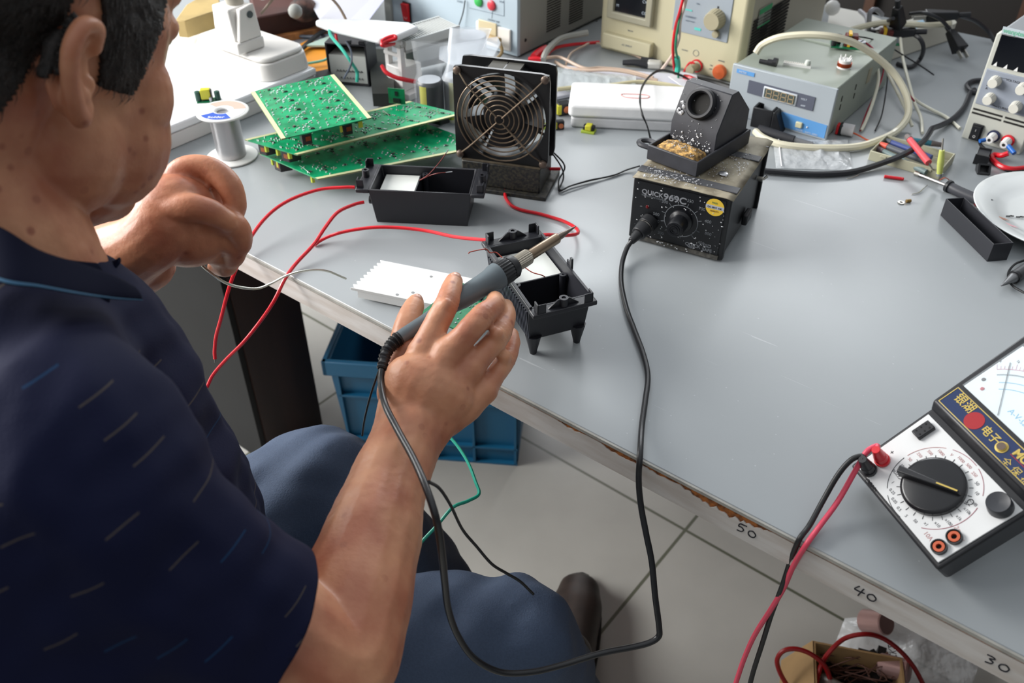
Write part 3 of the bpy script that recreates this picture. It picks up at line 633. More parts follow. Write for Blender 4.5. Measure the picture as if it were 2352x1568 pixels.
# ================================================================= fan
h_ = math.radians(-16); A = at(1048, 360, .79); t = thing('cooling_fan', 'square black axial fan with wire guard standing on a black block', 'fan', (A.x, A.y, TT), h_)
s_ = .1209; z0 = .040; fk = mat('fan_black', '#17181a', .38, var=.25, vscale=30); c = s_/2; cz = z0+c
def roundsq(hw, r, n=5):
    P = []
    for sx, sy, a0 in ((1, -1, -90), (1, 1, 0), (-1, 1, 90), (-1, -1, 180)):
        for k in range(n+1): a = math.radians(a0+90*k/n); P.append((sx*(hw-r)+r*math.cos(a), sy*(hw-r)+r*math.sin(a)))
    return P
def flange(y0, y1, nm):
    sq = []; ci = []; n = 64
    for k in range(n):
        a = 2*math.pi*k/n; ca, sa = math.cos(a), math.sin(a); m = 1/max(abs(ca), abs(sa)); R = c*m
        R = min(R, (c-.006)*1.414+.006); sq.append((c+R*ca, cz+R*sa)); ci.append((c+.0565*ca, cz+.0565*sa))
    vs = [(p[0], y, p[1]) for y in (y0, y1) for L in (sq, ci) for p in L]; fs = []
    for k in range(n):
        j = (k+1) % n; fs += [(k, n+k, n+j, j), (2*n+k, 2*n+j, 3*n+j, 3*n+k), (k, j, 2*n+j, 2*n+k), (n+k, 3*n+k, 3*n+j, n+j)]
    return obj(nm, MB().add(vs, fs), fk, t, bevel=0)
flange(0, .0045, 'front_flange'); flange(.034, .0385, 'rear_flange')
YA = T3(c, 0, cz) @ RX(-math.pi/2)
obj('shroud', MB().ring([(.0565, .001), (.0575, .004), (.0575, .034), (.0565, .037), (.0555, .03), (.0555, .006)], 48, YA), fk, t)
hubm = mat('fan_hub', '#1f1f21', .5)
obj('motor_hub', MB().lathe([(0, .008), (.024, .008), (.026, .010), (.026, .034), (0, .034)], 32, YA), hubm, t)
for k in range(7):
    mb = MB(); vs = []; a0 = 2*math.pi*k/7
    for i in range(7):
        r = .0255+(.053-.0255)*i/6
        for sgn, y in ((-1, .011), (1, .030)):
            a = a0+sgn*(.30+.02*i)+.03*i
            for th in (0, .0014): vs.append((c+r*math.cos(a), y+th, cz+r*math.sin(a)))
    fs = []
    for i in range(6):
        a = 4*i; b = a+4; fs += [(a, b, b+2, a+2), (a+1, a+3, b+3, b+1), (a, a+1, b+1, b), (a+2, b+2, b+3, a+3)]
    fs += [(0, 2, 3, 1), (24, 25, 27, 26)]
    mb.add(vs, fs); obj('fan_blade', mb, mat('fan_blade_grey', '#3b3d40', .4), t)
mb = MB()
for k in range(4): a = math.pi/4+k*math.pi/2; mb.cyl((c+.024*math.cos(a), .032, cz+.024*math.sin(a)), (c+.0565*math.cos(a+.2), .034, cz+.0565*math.sin(a+.2)), .0022, n=6)
obj('motor_struts', mb, fk, t)
gw = mat('tarnished_wire', '#8b7a68', .42, .75, var=.3, vscale=50)
gd = None
for i, r in enumerate((.0055, .0125, .0185, .0245, .0305, .0365, .0425, .0485, .0545)):
    n = 48; P = [(c+.0005+r*math.cos(2*math.pi*k/n), -.0075 if i else -.0085, cz+.001+r*math.sin(2*math.pi*k/n)) for k in range(n)]
    g_ = obj('guard_ring', MB().tube(P, .0009, 6, 1, closed=True), gw, t)
for k in range(4):
    a = math.pi/4+k*math.pi/2; ca, sa = math.cos(a), math.sin(a); e = c*1.414-.0085
    P = [(c+.0005+r*ca, y, cz+.001+r*sa) for r, y in ((.0045, -.0095), (.030, -.0095), (.056, -.0095), (.066, -.006), (e-.002, -.002))]
    obj('guard_spoke', MB().tube(P, .0011, 6, 5), gw, t)
    obj('guard_screw', MB().lathe([(.0052, 0), (.0048, .0025), (.003, .004), (0, .0042)], 14, T3(c+e*ca, -.0005, cz+e*sa) @ RX(math.pi/2)), mat('dull_screw', '#6d5f55', .4, .6), t)
obj('maker_label', MB().box(c-.012, .006, z0+s_-.0015, c+.012, .033, z0+s_-.0003), mat('fan_label', '#2a2b2b', .5), t) if 0 else None
obj('label_bridge', MB().box(c-.020, .0045, z0+s_-.006, c+.020, .034, z0+s_-.003), mat('dusty_black', '#4a4943', .7), t)
# block under the fan
mb = MB().box(.008, -.004, .005, .112, .058, .0395); bs = obj('base_block', mb, mat('dusty_block', '#1d1e20', .5, var=.6, vscale=300, col2='#3b382f'), t, bevel=.002)
obj('base_flange', MB().box(.004, -.012, 0, .122, .066, .0055), mat('dusty_block', '#1d1e20', .5), t, bevel=.001)
obj('dust_ledge', MB().box(.008, -.004, .0395, .112, .0, .0405), mat('dust', '#5a5040', .95, var=.4, vscale=80), t)
mb = MB().cyl((.112, .05, .014), (.126, .05, .016), .0022, n=8); obj('red_stub', mb, redw, t); mb = MB().cyl((-.002, .03, .018), (.009, .03, .019), .0022, n=8); obj('red_stub', mb, redw, t)
FAN = t
g0 = at(1262, 348, .79)
for k in (0, 1):
    d = Vector((.002*k, 0, .001*k))
    P = [at(1250, 335, .80), at(1268, 352, .785)+d, at(1290, 385, .765)+d*2, at(1294, 410, .757)-d*3, at(1284, 438, .7525)+d, at(1310, 427, .7525+.002*k), at(1350, 416, .7525-0*k)+d*1.5, at(1410, 402, .7525)-d, at(1440, 390, .753), at(1470, 381, .757+.002*k)]
    cable('fan_lead', P, .0011, bkw, 'thin black fan lead running to the station, '+('upper' if k else 'lower')+' of the twisted pair', 'wire', group=None)
# ================================================================= black moulded cases
cse = mat('case_black', '#1f2026', .42, bump=.15, bscale=1500)
pot = mat('white_potting', '#d5d8d3', .35)
def case(t, L, Wd, z0, z1, inset, fins=False, legs=False, fill=(0, .42), boss=True):
    x0, x1 = inset, L-inset; k = .006; th = .0028
    mb = MB(); a = (x0+k, .003, x1-k, Wd-.003); b = (x0, 0, x1, Wd)
    def rc(q, z): return [(q[0], q[1], z), (q[2], q[1], z), (q[2], q[3], z), (q[0], q[3], z)]
    i1 = (x0+th, th, x1-th, Wd-th); i0 = (x0+k+th, .003+th, x1-k-th, Wd-.003-th)
    vs = rc(a, z0)+rc(b, z1)+rc(i1, z1)+rc(i0, z0+.003); fs = [(0, 3, 2, 1)]
    for p, q in ((0, 4), (4, 8), (8, 12)):
        for i in range(4): fs.append((p+i, p+(i+1) % 4, q+(i+1) % 4, q+i))
    fs.append((12, 13, 14, 15)); mb.add(vs, fs); body = obj('body', mb, cse, t, bevel=.0009)
    for x, sx in ((0, 1), (L, -1)):     # end platforms with their lugs
        xa, xb = sorted((x, x+sx*(inset+.001)))
        obj('end_flange', MB().box(xa, -.0005, z1-.005, xb, Wd+.0005, z1), cse, t, bevel=.0012)
        mb = MB()
        for y in (.004, Wd-.004-.009):
            X0, X1 = sorted((x+sx*.001, x+sx*.0025)); mb.box(X0, y, z1, X1, y+.009, z1+.010)
            yy = y if y < .01 else y+.0075; X0, X1 = sorted((x+sx*.001, x+sx*.0095)); mb.box(X0, yy, z1, X1, yy+.0015, z1+.010)
            obj('corner_lug', mb, cse, t, bevel=.0004); mb = MB()
        rl = MB().ring([(.0022, z1), (.0045, z1), (.0045, z1+.009), (.0022, z1+.009)], 20, T3(x+sx*.006, Wd/2, 0))
        if legs:
            X = x+sx*.006; rl.prism([(-.016, 0), (.016, 0), (.006, .008), (-.006, .008)], -.0008, .0008, T3(X, Wd/2, z1) @ RZ(math.pi/2) @ RX(math.pi/2))
        obj('screw_boss', rl, cse, t)
    fa, fb = fill; fx0 = x0+k+(x1-x0-2*k)*fa; fx1 = x0+k+(x1-x0-2*k)*fb
    lo, hi = (fx0, fx1)
    obj('potting_block', MB().box(lo+.003, .005, z0+.004, hi-.001, Wd-.005, z1-.011), pot, t, bevel=.0005)
    dv = MB(); n = 10; pr = []
    X = hi if fa == 0 else lo
    mb = MB().box(X-.001, .005, z0+.003, X+.001, Wd-.005, z1-.009); obj('divider', mb, cse, t, bevel=.0004)
    mb = MB()
    for y in (.008, Wd-.008):
        s2 = 1 if fa == 0 else -1
        obj('inner_boss', MB().ring([(.0012, z0+.003), (.0036, z0+.003), (.0036, z1-.006), (.0012, z1-.006)], 16, T3(X+s2*.006, y, 0)), cse, t)
    if fins:
        n = 26
        for y, s in ((0, -1),):
            mb = MB()
            for i in range(n):
                xx = x0+.004+(x1-x0-.008)*i/n; mb.hexa([(xx, .0028, z0+.002), (xx+.0022, .0028, z0+.002), (xx+.0022, .0035, z0+.002), (xx, .0035, z0+.002), (xx, -.0022, z1-.006), (xx+.0022, -.0022, z1-.006), (xx+.0022, .002, z1-.006), (xx, .002, z1-.006)])
            obj('side_fins', mb, cse, t)
    if legs:
        for x in (x0+.009, x1-.009):
            for y in (.009, Wd-.009):
                obj('leg', MB().lathe([(.0035, 0), (.0042, .004), (.0075, z0), (.0085, z0+.004)], 10, T3(x, y, 0)), cse, t, ang=60)
    return body
A = at(848, 512); B = at(1092, 524); _, rz, L = frm(A, B); d = Vector((math.cos(rz), math.sin(rz), 0))
CL = thing('plastic_case', 'open black case with white block inside and red wires leaving its left end', 'case', A-d*.0125, rz)
case(CL, .155, .066, 0, .046, .0155)
obj('cable_gland', MB().cyl((.0235, .012, .026), (.013, .012, .026), .0055, .005), blk, CL)
# enamelled wires rising from the left case
w_ = mat('enamel_wire', '#7c3a38', .4, .3)
for P, l_ in (([(962, 415, .786), (985, 400, .80), (1010, 372, .825), (1024, 352, .84)], 'upper'), ([(962, 415, .786), (985, 404, .797), (1005, 398, .803), (1024, 396, .804)], 'lower')):
    Q = [loc(CL, at(*p)) for p in P]; o = cable('coil_wire', Q, .00055, w_, parent=CL); obj('tinned_end', MB().tube([Q[-1], Q[-1]+(Q[-1]-Q[-2]).normalized()*.008], .0007, 6, 1), solder, o)
# right case, long axis away from the camera
a, b, c_ = at(1228, 727, .812), at(1372, 692, .812), at(1121, 562, .812)
dx = (b-a).normalized(); rz = math.atan2(dx.y, dx.x)+math.pi/2   # local x runs away, local y to the left
CR = thing('plastic_case', 'open black case on four tapered legs with ribbed side beside the hand', 'case', (b.x, b.y, TT), rz)
Lr = .142; Wr = .066
t = CR
case(t, Lr, Wr, .019, .0625, .012, fins=False, legs=True, fill=(.47, 1))
mb = MB(); n = 24
for i in range(n):
    xx = .017+(Lr-.034)*i/n; mb.hexa([(xx, Wr-.004, .021), (xx+.0022, Wr-.004, .021), (xx+.0022, Wr-.0026, .021), (xx, Wr-.0026, .021), (xx, Wr-.002, .056), (xx+.0022, Wr-.002, .056), (xx+.0022, Wr+.001, .056), (xx, Wr+.001, .056)])
obj('side_fins', mb, mat('fin_black', '#30333c', .35), t)
obj('edge_rail', MB().box(.012, Wr-.003, .0615, Lr-.012, Wr-.0005, .0645).box(.012, .0005, .0615, Lr-.012, .003, .0645), cse, t)
obj('side_tab', MB().box(.058, -.0012, .0625, .062, .001, .075).box(.058, -.0012, .0625, .070, .0003, .068), cse, t)
mb = MB(); hm = mat('pinhole_light', '#b9bcc0', .5)
for y in (.016, .021, .040, .047): obj('pin_hole', MB().cyl((.0115+.004, y, .053), (.0112, y, .053), .0014, .0002, 3), hm, t)
for P in ([(1076, 582, .83), (1082, 578, .833), (1115, 572, .832), (1125, 580, .828), (1140, 580, .826), (1160, 595, .822), (1185, 592, .82), (1198, 597, .812)], [(1200, 610, .812), (1222, 625, .808), (1245, 632, .806), (1258, 640, .80)]):
    Q = [loc(CR, at(*p)) for p in P]; cable('coil_wire', Q, .00055, mat('red_enamel', '#9d3a2a', .35, .5), parent=CR)
# ---- thick red wires
def px3(L): return [at(*p) for p in L]
cable('red_wire', px3([(815, 430, .788), (790, 430, .788), (730, 436, .785), (660, 462, .78), (610, 500, .772), (570, 555, .762), (545, 610, .75), (525, 665, .725), (508, 730, .69), (497, 770, .665), (493, 805, .645), (494, 824, .635)]), .0021, redw, 'long red wire from the top of the left case drooping over the bench edge', 'wire')
cable('red_wire', px3([(836, 464, .776), (812, 470, .776), (775, 488, .776), (745, 525, .772), (720, 562, .765), (680, 605, .756), (655, 640, .752), (630, 690, .735), (600, 735, .71), (560, 785, .685), (520, 825, .66), (490, 860, .64), (475, 890, .628)]), .0021, redw, 'red wire from the left case gland hanging lowest past the bench edge', 'wire')
cable('red_wire', px3([(1125, 551, .797), (1090, 549, .789), (1040, 543, .78), (980, 530, .774), (920, 523, .772), (860, 522, .771), (800, 530, .766), (760, 541, .759), (735, 553, .754), (722, 563, .7525)]), .0021, redw, 'red wire lying on the bench from the legged case to the left', 'wire')
cable('red_wire', px3([(1159, 437, .7535), (1162, 455, .7525), (1175, 472, .7525), (1198, 482, .7525), (1240, 491, .7525), (1290, 506, .7525), (1318, 520, .755), (1328, 530, .760), (1322, 538, .766), (1290, 541, .772), (1262, 539, .776), (1245, 540, .776)]), .0021, redw, 'red wire from under the fan block looping to the legged case', 'wire')
for P in ((494, 824, 494, 832, .635, .631), (475, 890, 473, 897, .628, .625)):
    a, b = at(P[0], P[1], P[4]), at(P[2], P[3], P[5]); par = [o for o in bpy.data.objects if o.name.startswith('red_wire')][0 if P[0] == 494 else 1]
    obj('bare_end', MB().cyl(a-par.location, b-par.location, .0012, n=6), steel, par)
# ---- heatsink
a, b, c_ = at(805, 664, .762), at(875, 601, .762), at(1085, 640, .762)
dx = (c_-b).normalized(); rz = math.atan2(dx.y, dx.x); dy = Vector((-dx.y, dx.x, 0)); wdt = .056
HS = thing('heatsink', 'white aluminium heatsink plate with a sawtooth finned end lying on the bench', 'heatsink', (a.x, a.y, TT), rz)
hw = mat('bright_aluminium', '#e6e7e5', .45, .15)
wdt = (b-a).dot(dy); sh = (b-a).dot(dx); L = .118
mb = MB(); P = [(0, 0)]; n = 9
for i in range(n):
    P += [(sh*(i+.75)/n+.0065, wdt*(i+.35)/n), (sh*(i+1)/n-.001, wdt*(i+1)/n)]
P += [(L, wdt), (L+.004, wdt-.008), (L+.004, 0)]
M = T3(0, 0, .003) @ RY(math.radians(.8))
obj('plate', mb.prism(P, .008, .0115, M), hw, HS, bevel=.0004)
mb = MB()
for i in range(n+1): y = wdt*i/n*.985; x = sh*i/n+.008; mb.box(x, y, 0.0, L, y+.0013, .008, M)
obj('fins', mb, hw, HS)
for px, py in ((990, 634), (912, 676), (948, 671)):
    q = loc(HS, at(px, py, .764)); obj('drill_hole', MB().lathe([(.0017, 0), (.0017, .0003), (0, .0003)], 12, T3(q.x, q.y, .01455-math.sin(math.radians(.8))*q.x)), mat('hole_grey', '#8a8c8e', .5), HS)
# small circuit board under the hand
a = at(1012, 650, .775)
t = thing('circuit_board', 'green circuit board with soldered joints held under the fingers of the right hand', 'circuit board', at(1050, 700, .772), math.radians(-35))
pcb = mat('pcb_green', '#0f7a4e', .3, var=.25, vscale=60, col2='#0a5f3c')
obj('board', MB().box(-.022, -.034, -.0008, .022, .034, .0008), pcb, t)
rs = random.Random(2)
mb = MB()
for k in range(70): mb.ball((rs.uniform(-.02, .02), rs.uniform(-.032, .032), .0012), rs.choice([.0006, .0009, .0012]), 6, (1, 1, .7))
o = obj('solder_joints', mb, solder, t); 
for k in range(7): x, y = rs.uniform(-.018, .016), rs.uniform(0, .031); obj('component', MB().box(x, y, .0008, x+.003, y+.0045, .003), blk2, t)
mb = MB(); mb.tube([(-.012, .03, .002), (-.006, .036, .008), (0, .034, .009), (.004, .028, .002)], .0009, 6, 6); obj('blue_jumper', mb, mat('blue_wire', '#23246e', .4), t)
mb = MB(); mb.tube([(.004, .034, .001), (.010, .046, .006), (.022, .052, .006), (.034, .046, .003)], .0005, 6, 6); obj('coil_wire', mb, mat('pale_copper_wire', '#c9978a', .4, .4), t)
# ================================================================= circuit boards in a loose stack
cream = mat('cream_rail', '#cfd0a0', .5); smd = mat('chip_dark', '#3a3a3a', .5); resb = mat('chip_tan', '#a3988c', .6)
def ppoly(mb, pts, z1, th):   # slab whose top outline is seen at these pixels
    P = [at(x, y, z1) for x, y in pts]; return mb.prism([(p.x, p.y) for p in P], z1-th, z1)
def board(P0, PX, PY, z, rail, label, seed, nx=5, ny=2, tilt=(0, 0)):
    a, b, c_ = at(*P0, z), at(*PX, z+tilt[0]), at(*PY, z+tilt[1]); X = b-a; Lx = X.length; X.normalize(); Nn = X.cross((c_-a)).normalized(); Y = Nn.cross(X); Ly = (c_-a).dot(Y)
    M = Matrix(((X.x, Y.x, Nn.x, a.x), (X.y, Y.y, Nn.y, a.y), (X.z, Y.z, Nn.z, a.z), (0, 0, 0, 1)))
    t = thing('circuit_board', label, 'circuit board', M=M, group=None); sk = (c_-a).dot(X)
    pm = mat('pcb_panel_green', '#12a06a', .28, var=.3, vscale=45, col2='#0b7d50')
    K = Matrix(((1, sk/Ly, 0, 0), (0, 1, 0, 0), (0, 0, 1, 0), (0, 0, 0, 1)))
    obj('board', MB().box(0, 0, -.0016, Lx, Ly, 0, K), pm, t)
    w = .0055
    for s in (0, 1):
        if rail == 'x': obj('rail', MB().box(0, s*(Ly-w), -.0017, Lx, s*(Ly-w)+w, .0002, K), cream, t)
        else: obj('rail', MB().box(s*(Lx-w), 0, -.0017, s*(Lx-w)+w, Ly, .0002, K), cream, t)
    rs = random.Random(seed); sj = MB(); dk_ = MB(); tn = MB(); rx, ry = (0, w) if rail == 'x' else (w, 0)
    cw, ch = (Lx-2*rx)/nx, (Ly-2*ry)/ny
    base = [(rs.uniform(.05, .95), rs.uniform(.05, .95)) for _ in range(9)]+[(.35+.07*k, .45+.1*(k % 2)) for k in range(5)]
    bd = [(rs.uniform(.1, .8), rs.uniform(.1, .8)) for _ in range(3)]; bt = [(.08+.11*k, .72+.02*(k % 2)) for k in range(7)]+[(rs.uniform(.1, .9), rs.uniform(.1, .9)) for _ in range(5)]
    for i in range(nx):
        for j in range(ny):
            ox, oy = rx+i*cw, ry+j*ch
            for u_, v_ in base: sj.ball(K @ Vector((ox+u_*cw, oy+v_*ch, .0004)), .0014, 6, (1, 1, .9))
            for u_, v_ in bd: dk_.box(ox+u_*cw, oy+v_*ch, 0, ox+u_*cw+.004, oy+v_*ch+.0022, .0014, K)
            for u_, v_ in bt: tn.box(ox+u_*cw, oy+v_*ch, 0, ox+u_*cw+.0016, oy+v_*ch+.0009, .0008, K)
    for nm, m_, mm in (('solder_joints', sj, solder), ('chips', dk_, smd), ('chip_resistors', tn, resb)):
        o = obj(nm, m_, mm, t); o['kind'] = 'stuff'
    trm = mat('transformer_black', '#17181b', .45); wnd = mat('winding', '#8a4a28', .4, .5)
    for i in range(nx):
        for j in (0, ny-1):
            ox, oy = rx+(i+.5)*cw, (ry+.009) if j == 0 else Ly-ry-.009
            if seed == 3 and i % 2: continue
            tr_ = obj('transformer', MB().box(ox-.0065, oy-.007, -.017, ox+.0065, oy+.007, -.0016, K), trm, t, bevel=.001)
            obj('winding', MB().box(ox-.002, oy-.0073, -.012, ox+.0045, oy+.0073, -.0060, K), wnd, tr_)
    for k in range(6):
        x, y = rs.uniform(.1, .9)*Lx, (.003 if k % 2 else Ly-.003); obj('yellow_part', MB().box(x, y-.0015, -.011, x+.003, y+.0015, -.0016, K), mat('yellow_green', '#b4c23e', .5), t)
    return t
board((594, 351), (730, 411), (974, 282), .775, 'none', 'green circuit board panel at the bottom of the loose stack', 3, 2, 5)
o = [x for x in bpy.data.objects if x.name.startswith('rail')][-2:]
board((562, 320), (683, 355), (940, 232), .797, 'none', 'green circuit board panel in the middle of the stack, pointing towards the capacitor', 4, 2, 5)
board((646, 319), (853, 270), (576, 211), .826, 'none', 'green circuit board panel lying tilted on top of the stack', 5, 2, 5)
cable('wire_clipping', [at(712, 398, .7765), at(700, 388, .778), at(688, 380, .7765)], .0004, solder, parent=None, label='tiny cut component leg on the lowest green board', cat='wire')
cable('wire_clipping', [at(878, 256, .7985), at(886, 258, .80), at(895, 267, .80)], .0005, steel, parent=None, label='bright bent component leg at the edge of the middle board', cat='wire')
# little upright module behind the stack
q = at(912, 236, .80); t = thing('small_module', 'tiny green board with black chip standing at the back of the board stack', 'circuit board', (q.x, q.y, .7985), math.radians(-12))
obj('board', MB().box(-.012, 0, 0, .012, .0014, .022), pcb, t); obj('chip', MB().box(-.005, -.0015, .002, .005, 0, .008), blk, t); obj('chip', MB().box(-.002, -.001, .012, .002, 0, .018), blk, t)
# ================================================================= solder spool
t = thing('solder_spool', 'white solder wire spool with blue and pink label on its top flange', 'solder spool', (-.386, 1.112, TT), .35)
obj('bottom_flange', MB().lathe([(.0335, 0), (.0345, .0008), (.0345, .0022), (.0335, .003), (0, .003)], 48), whp, t)
obj('top_flange', MB().ring([(.0098, .0650), (.0335, .0650), (.0345, .0660), (.0345, .0672), (.0335, .068), (.011, .068), (.0098, .0670)], 48), whp, t)
obj('core_bore', MB().ring([(.0085, .004), (.0108, .004), (.0108, .0665), (.0085, .0665)], 32), mat('bore_grey', '#c9cacb', .5), t)
sp = [(.0185, .003)]; k = 0
obj('wire_winding', MB().lathe([(.0190, .003)]+[(.0192+.0003*(i % 2), .003+.062*i/60) for i in range(61)], 40), mat('solder_winding', '#b4b3b4', .3, .75), t, ang=80)
def sector(r0, r1, a0, a1, z, n=14):
    vs = []; fs = []
    for i in range(n+1):
        a = math.radians(a0+(a1-a0)*i/n); vs += [(r0*math.cos(a), r0*math.sin(a), z), (r1*math.cos(a), r1*math.sin(a), z), (r0*math.cos(a), r0*math.sin(a), z+.0002), (r1*math.cos(a), r1*math.sin(a), z+.0002)]
    for i in range(n): a = 4*i; fs += [(a+2, a+3, a+7, a+6), (a+1, a+5, a+7, a+3), (a, a+2, a+6, a+4)]
    return MB().add(vs, fs)
lb = obj('paper_label', MB().ring([(.0115, .0679), (.0300, .0679), (.0300, .0683), (.0115, .0683)], 48), mat('label_white', '#e9eaee', .6), t)
obj('blue_sector', sector(.0125, .0298, 195, 285, .0682), mat('label_blue', '#2f55b5', .5), lb); obj('pink_sector', sector(.0145, .0298, -10, 120, .0682), mat('label_pink', '#e9a99b', .5), lb)
text('Solder', .0085, T3(-.0215, -.0195, .0685) @ RZ(math.radians(-18)), mat('label_white', '#e9eaee', .6), lb, sx=1)
# ================================================================= white light box and magnifier lamp base
t = thing('light_box', 'broad white flat box at the left end of the bench carrying the lamp base', 'light box', W(-1.26, .04, TT), TH)
wb = mat('gloss_white', '#eceef0', .3); 
obj('lid', MB().box(0, 0, .022, .425, .34, .034), wb, t, bevel=.003); obj('base', MB().box(.002, .002, 0, .423, .338, .021), mat('warm_white', '#dcdbd9', .45), t, bevel=.002)
mb = MB(); 
for s in (((.15, .06), (.19, .065), (.21, .055), (.2, .045), (.23, .06)),): pass
LBT = TT+.034
q = at(480, 232, LBT)
t = thing('small_module', 'little green power board with yellow transformer standing on the white light box', 'circuit board', (q.x, q.y, LBT), math.radians(8))
obj('board', MB().box(-.016, -.007, 0, .016, .009, .0015), pcb, t)
tr_ = obj('transformer', MB().box(-.008, -.003, .0015, .006, .006, .017), mat('transformer_black', '#17181b', .45), t, bevel=.001); obj('yellow_tape', MB().box(-.0095, -.0035, .0035, .0045, .0065, .018), mat('tape_yellow', '#c6c232', .4), tr_, bevel=.001)
for x, h in ((-.014, .015), (.0135, .014)): obj('capacitor', MB().lathe([(.0042, .0015), (.0042, h), (.003, h+.0006), (0, h+.0006)], 14, T3(x, 0, 0)), mat('cap_green', '#19483c', .35), t)
obj('small_capacitor', MB().cyl((.004, -.005, .0015), (.004, -.005, .0075), .0022, n=10), mat('cap_silver', '#a9abb0', .3, .7), t)
C0 = W(-.846, .292, LBT)
t = thing('magnifier_lamp', 'white lamp base with square foot, hinged block and grey neck', 'lamp', C0, TH)
# footprint: front right corner at the origin, extends to -x and +y
bx, by = .178, .088
def slab(mb, x0, y0, x1, y1, z0, z1, r, g=0, n=5):
    def rr(gg): 
        P = []
        for cx, cy, a0 in ((x1-r, y0+r, -90), (x1-r, y1-r, 0), (x0+r, y1-r, 90), (x0+r, y0+r, 180)):
            for k in range(n+1): a = math.radians(a0+90*k/n); P.append((cx+(r+gg)*math.cos(a), cy+(r+gg)*math.sin(a)))
        return P
    A_, B_ = rr(g), rr(0); k = len(A_)
    return mb.add([(p[0], p[1], z0) for p in A_]+[(p[0], p[1], z1) for p in B_], [tuple(range(k-1, -1, -1)), tuple(range(k, 2*k))]+[(i, (i+1) % k, k+(i+1) % k, k+i) for i in range(k)])
wl = mat('lamp_white', '#dedcd8', .42)
obj('foot', slab(MB(), -bx, 0, 0, by, 0, .026, .02, .004), wl, t, bevel=.002)
obj('foot_cover', slab(MB(), -bx+.002, .002, -.002, by-.002, .0265, .034, .02, .001), wl, t, bevel=.004, seg=3)
cxx, cyy = -.075, .085
px0 = loc(t, at(544, 110, LBT+.034)); cxx, cyy = px0.x+.004, px0.y
obj('post_block', MB().box(cxx-.042, cyy-.020, .034, cxx+.028, cyy+.030, .052), wl, t, bevel=.003)
hb = MB().prism([(cxx-.030, .050), (cxx+.020, .050), (cxx+.014, .098), (cxx-.024, .100)], -(cyy+.026), -(cyy-.016), RX(math.pi/2)); obj('hinge_block', hb, wl, t, bevel=.003)
obj('hinge_cheek', MB().prism([(cyy-.014, .052), (cyy+.028, .052), (cyy+.022, .102), (cyy-.004, .098)], cxx+.018, cxx+.027, Matrix(((0, 0, 1, 0), (1, 0, 0, 0), (0, 1, 0, 0), (0, 0, 0, 1)))), wl, t, bevel=.002)
obj('pivot_screw', MB().cyl((cxx+.026, cyy+.012, .088), (cxx+.0285, cyy+.012, .088), .0052).cyl((cxx+.0284, cyy+.012, .088), (cxx+.029, cyy+.012, .088), .003), mat('pivot_dark', '#4d5658', .5), t)
obj('neck', MB().cyl((cxx-.004, cyy+.012, .095), (cxx-.012, cyy+.014, .20), .0125).cyl((cxx-.004, cyy+.012, .096), (cxx-.005, cyy+.012, .108), .0138), mat('neck_grey', '#a8a498', .45), t)
obj('arm_cover', MB().prism([(-.045, 0), (.055, 0), (.060, .012), (.046, .018), (.042, .05), (-.04, .05)], -.008, .008, T3(cxx+.012, cyy+.06, .125) @ RX(math.pi/2)), wl, t, bevel=.002)
obj('arm_cover', MB().box(cxx+.022, cyy+.03, .105, cxx+.040, cyy+.055, .17), wl, t, bevel=.003)
P = [Vector((cxx+.03, cyy+.03, .085)), Vector((cxx+.045, cyy+.06, .11)), Vector((cxx+.07, cyy+.10, .115)), Vector((cxx+.10, cyy+.12, .09)), Vector((cxx+.12, cyy+.13, .04))]
obj('lamp_flex', MB().tube(P, .0022, 8, 8), mat('flex_taupe', '#9a8878', .5), t)
# ================================================================= clutter behind
def slabpx(name, pts, z1, th, m, label, cat, bevel=0, **k):
    P = [at(x, y, z1) for x, y in pts]; base = (P[0].x, P[0].y, z1-th)
    mb = MB().prism([(p.x, p.y) for p in P], z1-th, z1); return obj(name, mb, m, None, bevel=bevel, loc=base, label=label, cat=cat, **k)
wood = mat('orange_wood', '#c08149', .6, var=.35, vscale=12, col2='#8a5530', stretch=(1, 7, 1))
slabpx('wooden_board', [(398, 126), (470, 106), (640, 84), (770, 58), (760, 20), (520, 30), (398, 60)], .765, .014, wood, 'orange brown wooden board behind the lamp base', 'board', bevel=.001)
slabpx('wooden_block', [(402, 46), (425, 48), (508, 20), (502, -12), (470, -14), (428, 10)], .825, .028, mat('pale_plywood', '#a8915c', .7, var=.2, vscale=20), 'pale curved plywood block behind the seated man', 'block', bevel=.002)
slabpx('dark_box', [(588, 40), (700, 20), (812, -14), (800, -60), (560, -60)], .80, .045, mat('dark_red_brown', '#421a12', .6, var=.5, vscale=9), 'dark red brown box at the far left back of the bench', 'box', bevel=.003)
slabpx('circuit_board', [(462, 62), (508, 44), (514, 64), (482, 78)], .776, .010, mat('pcb_old', '#2f6b4d', .5, var=.5, vscale=200), 'old green circuit board under the plywood block', 'circuit board')
t2 = at(700, 38, .79); o = obj('wire_bundle', MB().ball((0, 0, .012), .026, 12, (1, 1, .8)), mat('dark_bundle', '#241b1a', .8, var=.6, vscale=60, col2='#5d4038', bump=1, bscale=90), None, label='dark tangle of cut leads on the wooden board', cat='wires', kind='stuff'); o.location = t2
obj('foam_ball', MB().ball((0, 0, 0), .012, 14), mat('grey_foam', '#8d8f8b', .8), None, loc=None, label='round grey plastic knob beside the tangle of leads', cat='knob').location = at(678, 26, .82)
slabpx('grey_mat', [(470, 128), (520, 62), (600, 70), (742, 52), (905, 62), (905, 95), (760, 118), (700, 130)], .7535, .003, mat('grey_mat', '#8c8d92', .7), 'thin grey mat lying under the lamp base cables', 'mat')
slabpx('orange_card', [(648, 122), (706, 92), (752, 104), (768, 160), (722, 172), (688, 142)], .758, .002, mat('orange_card', '#d58a1e', .6, var=.1, vscale=20), 'orange card lying behind the green board stack', 'card')
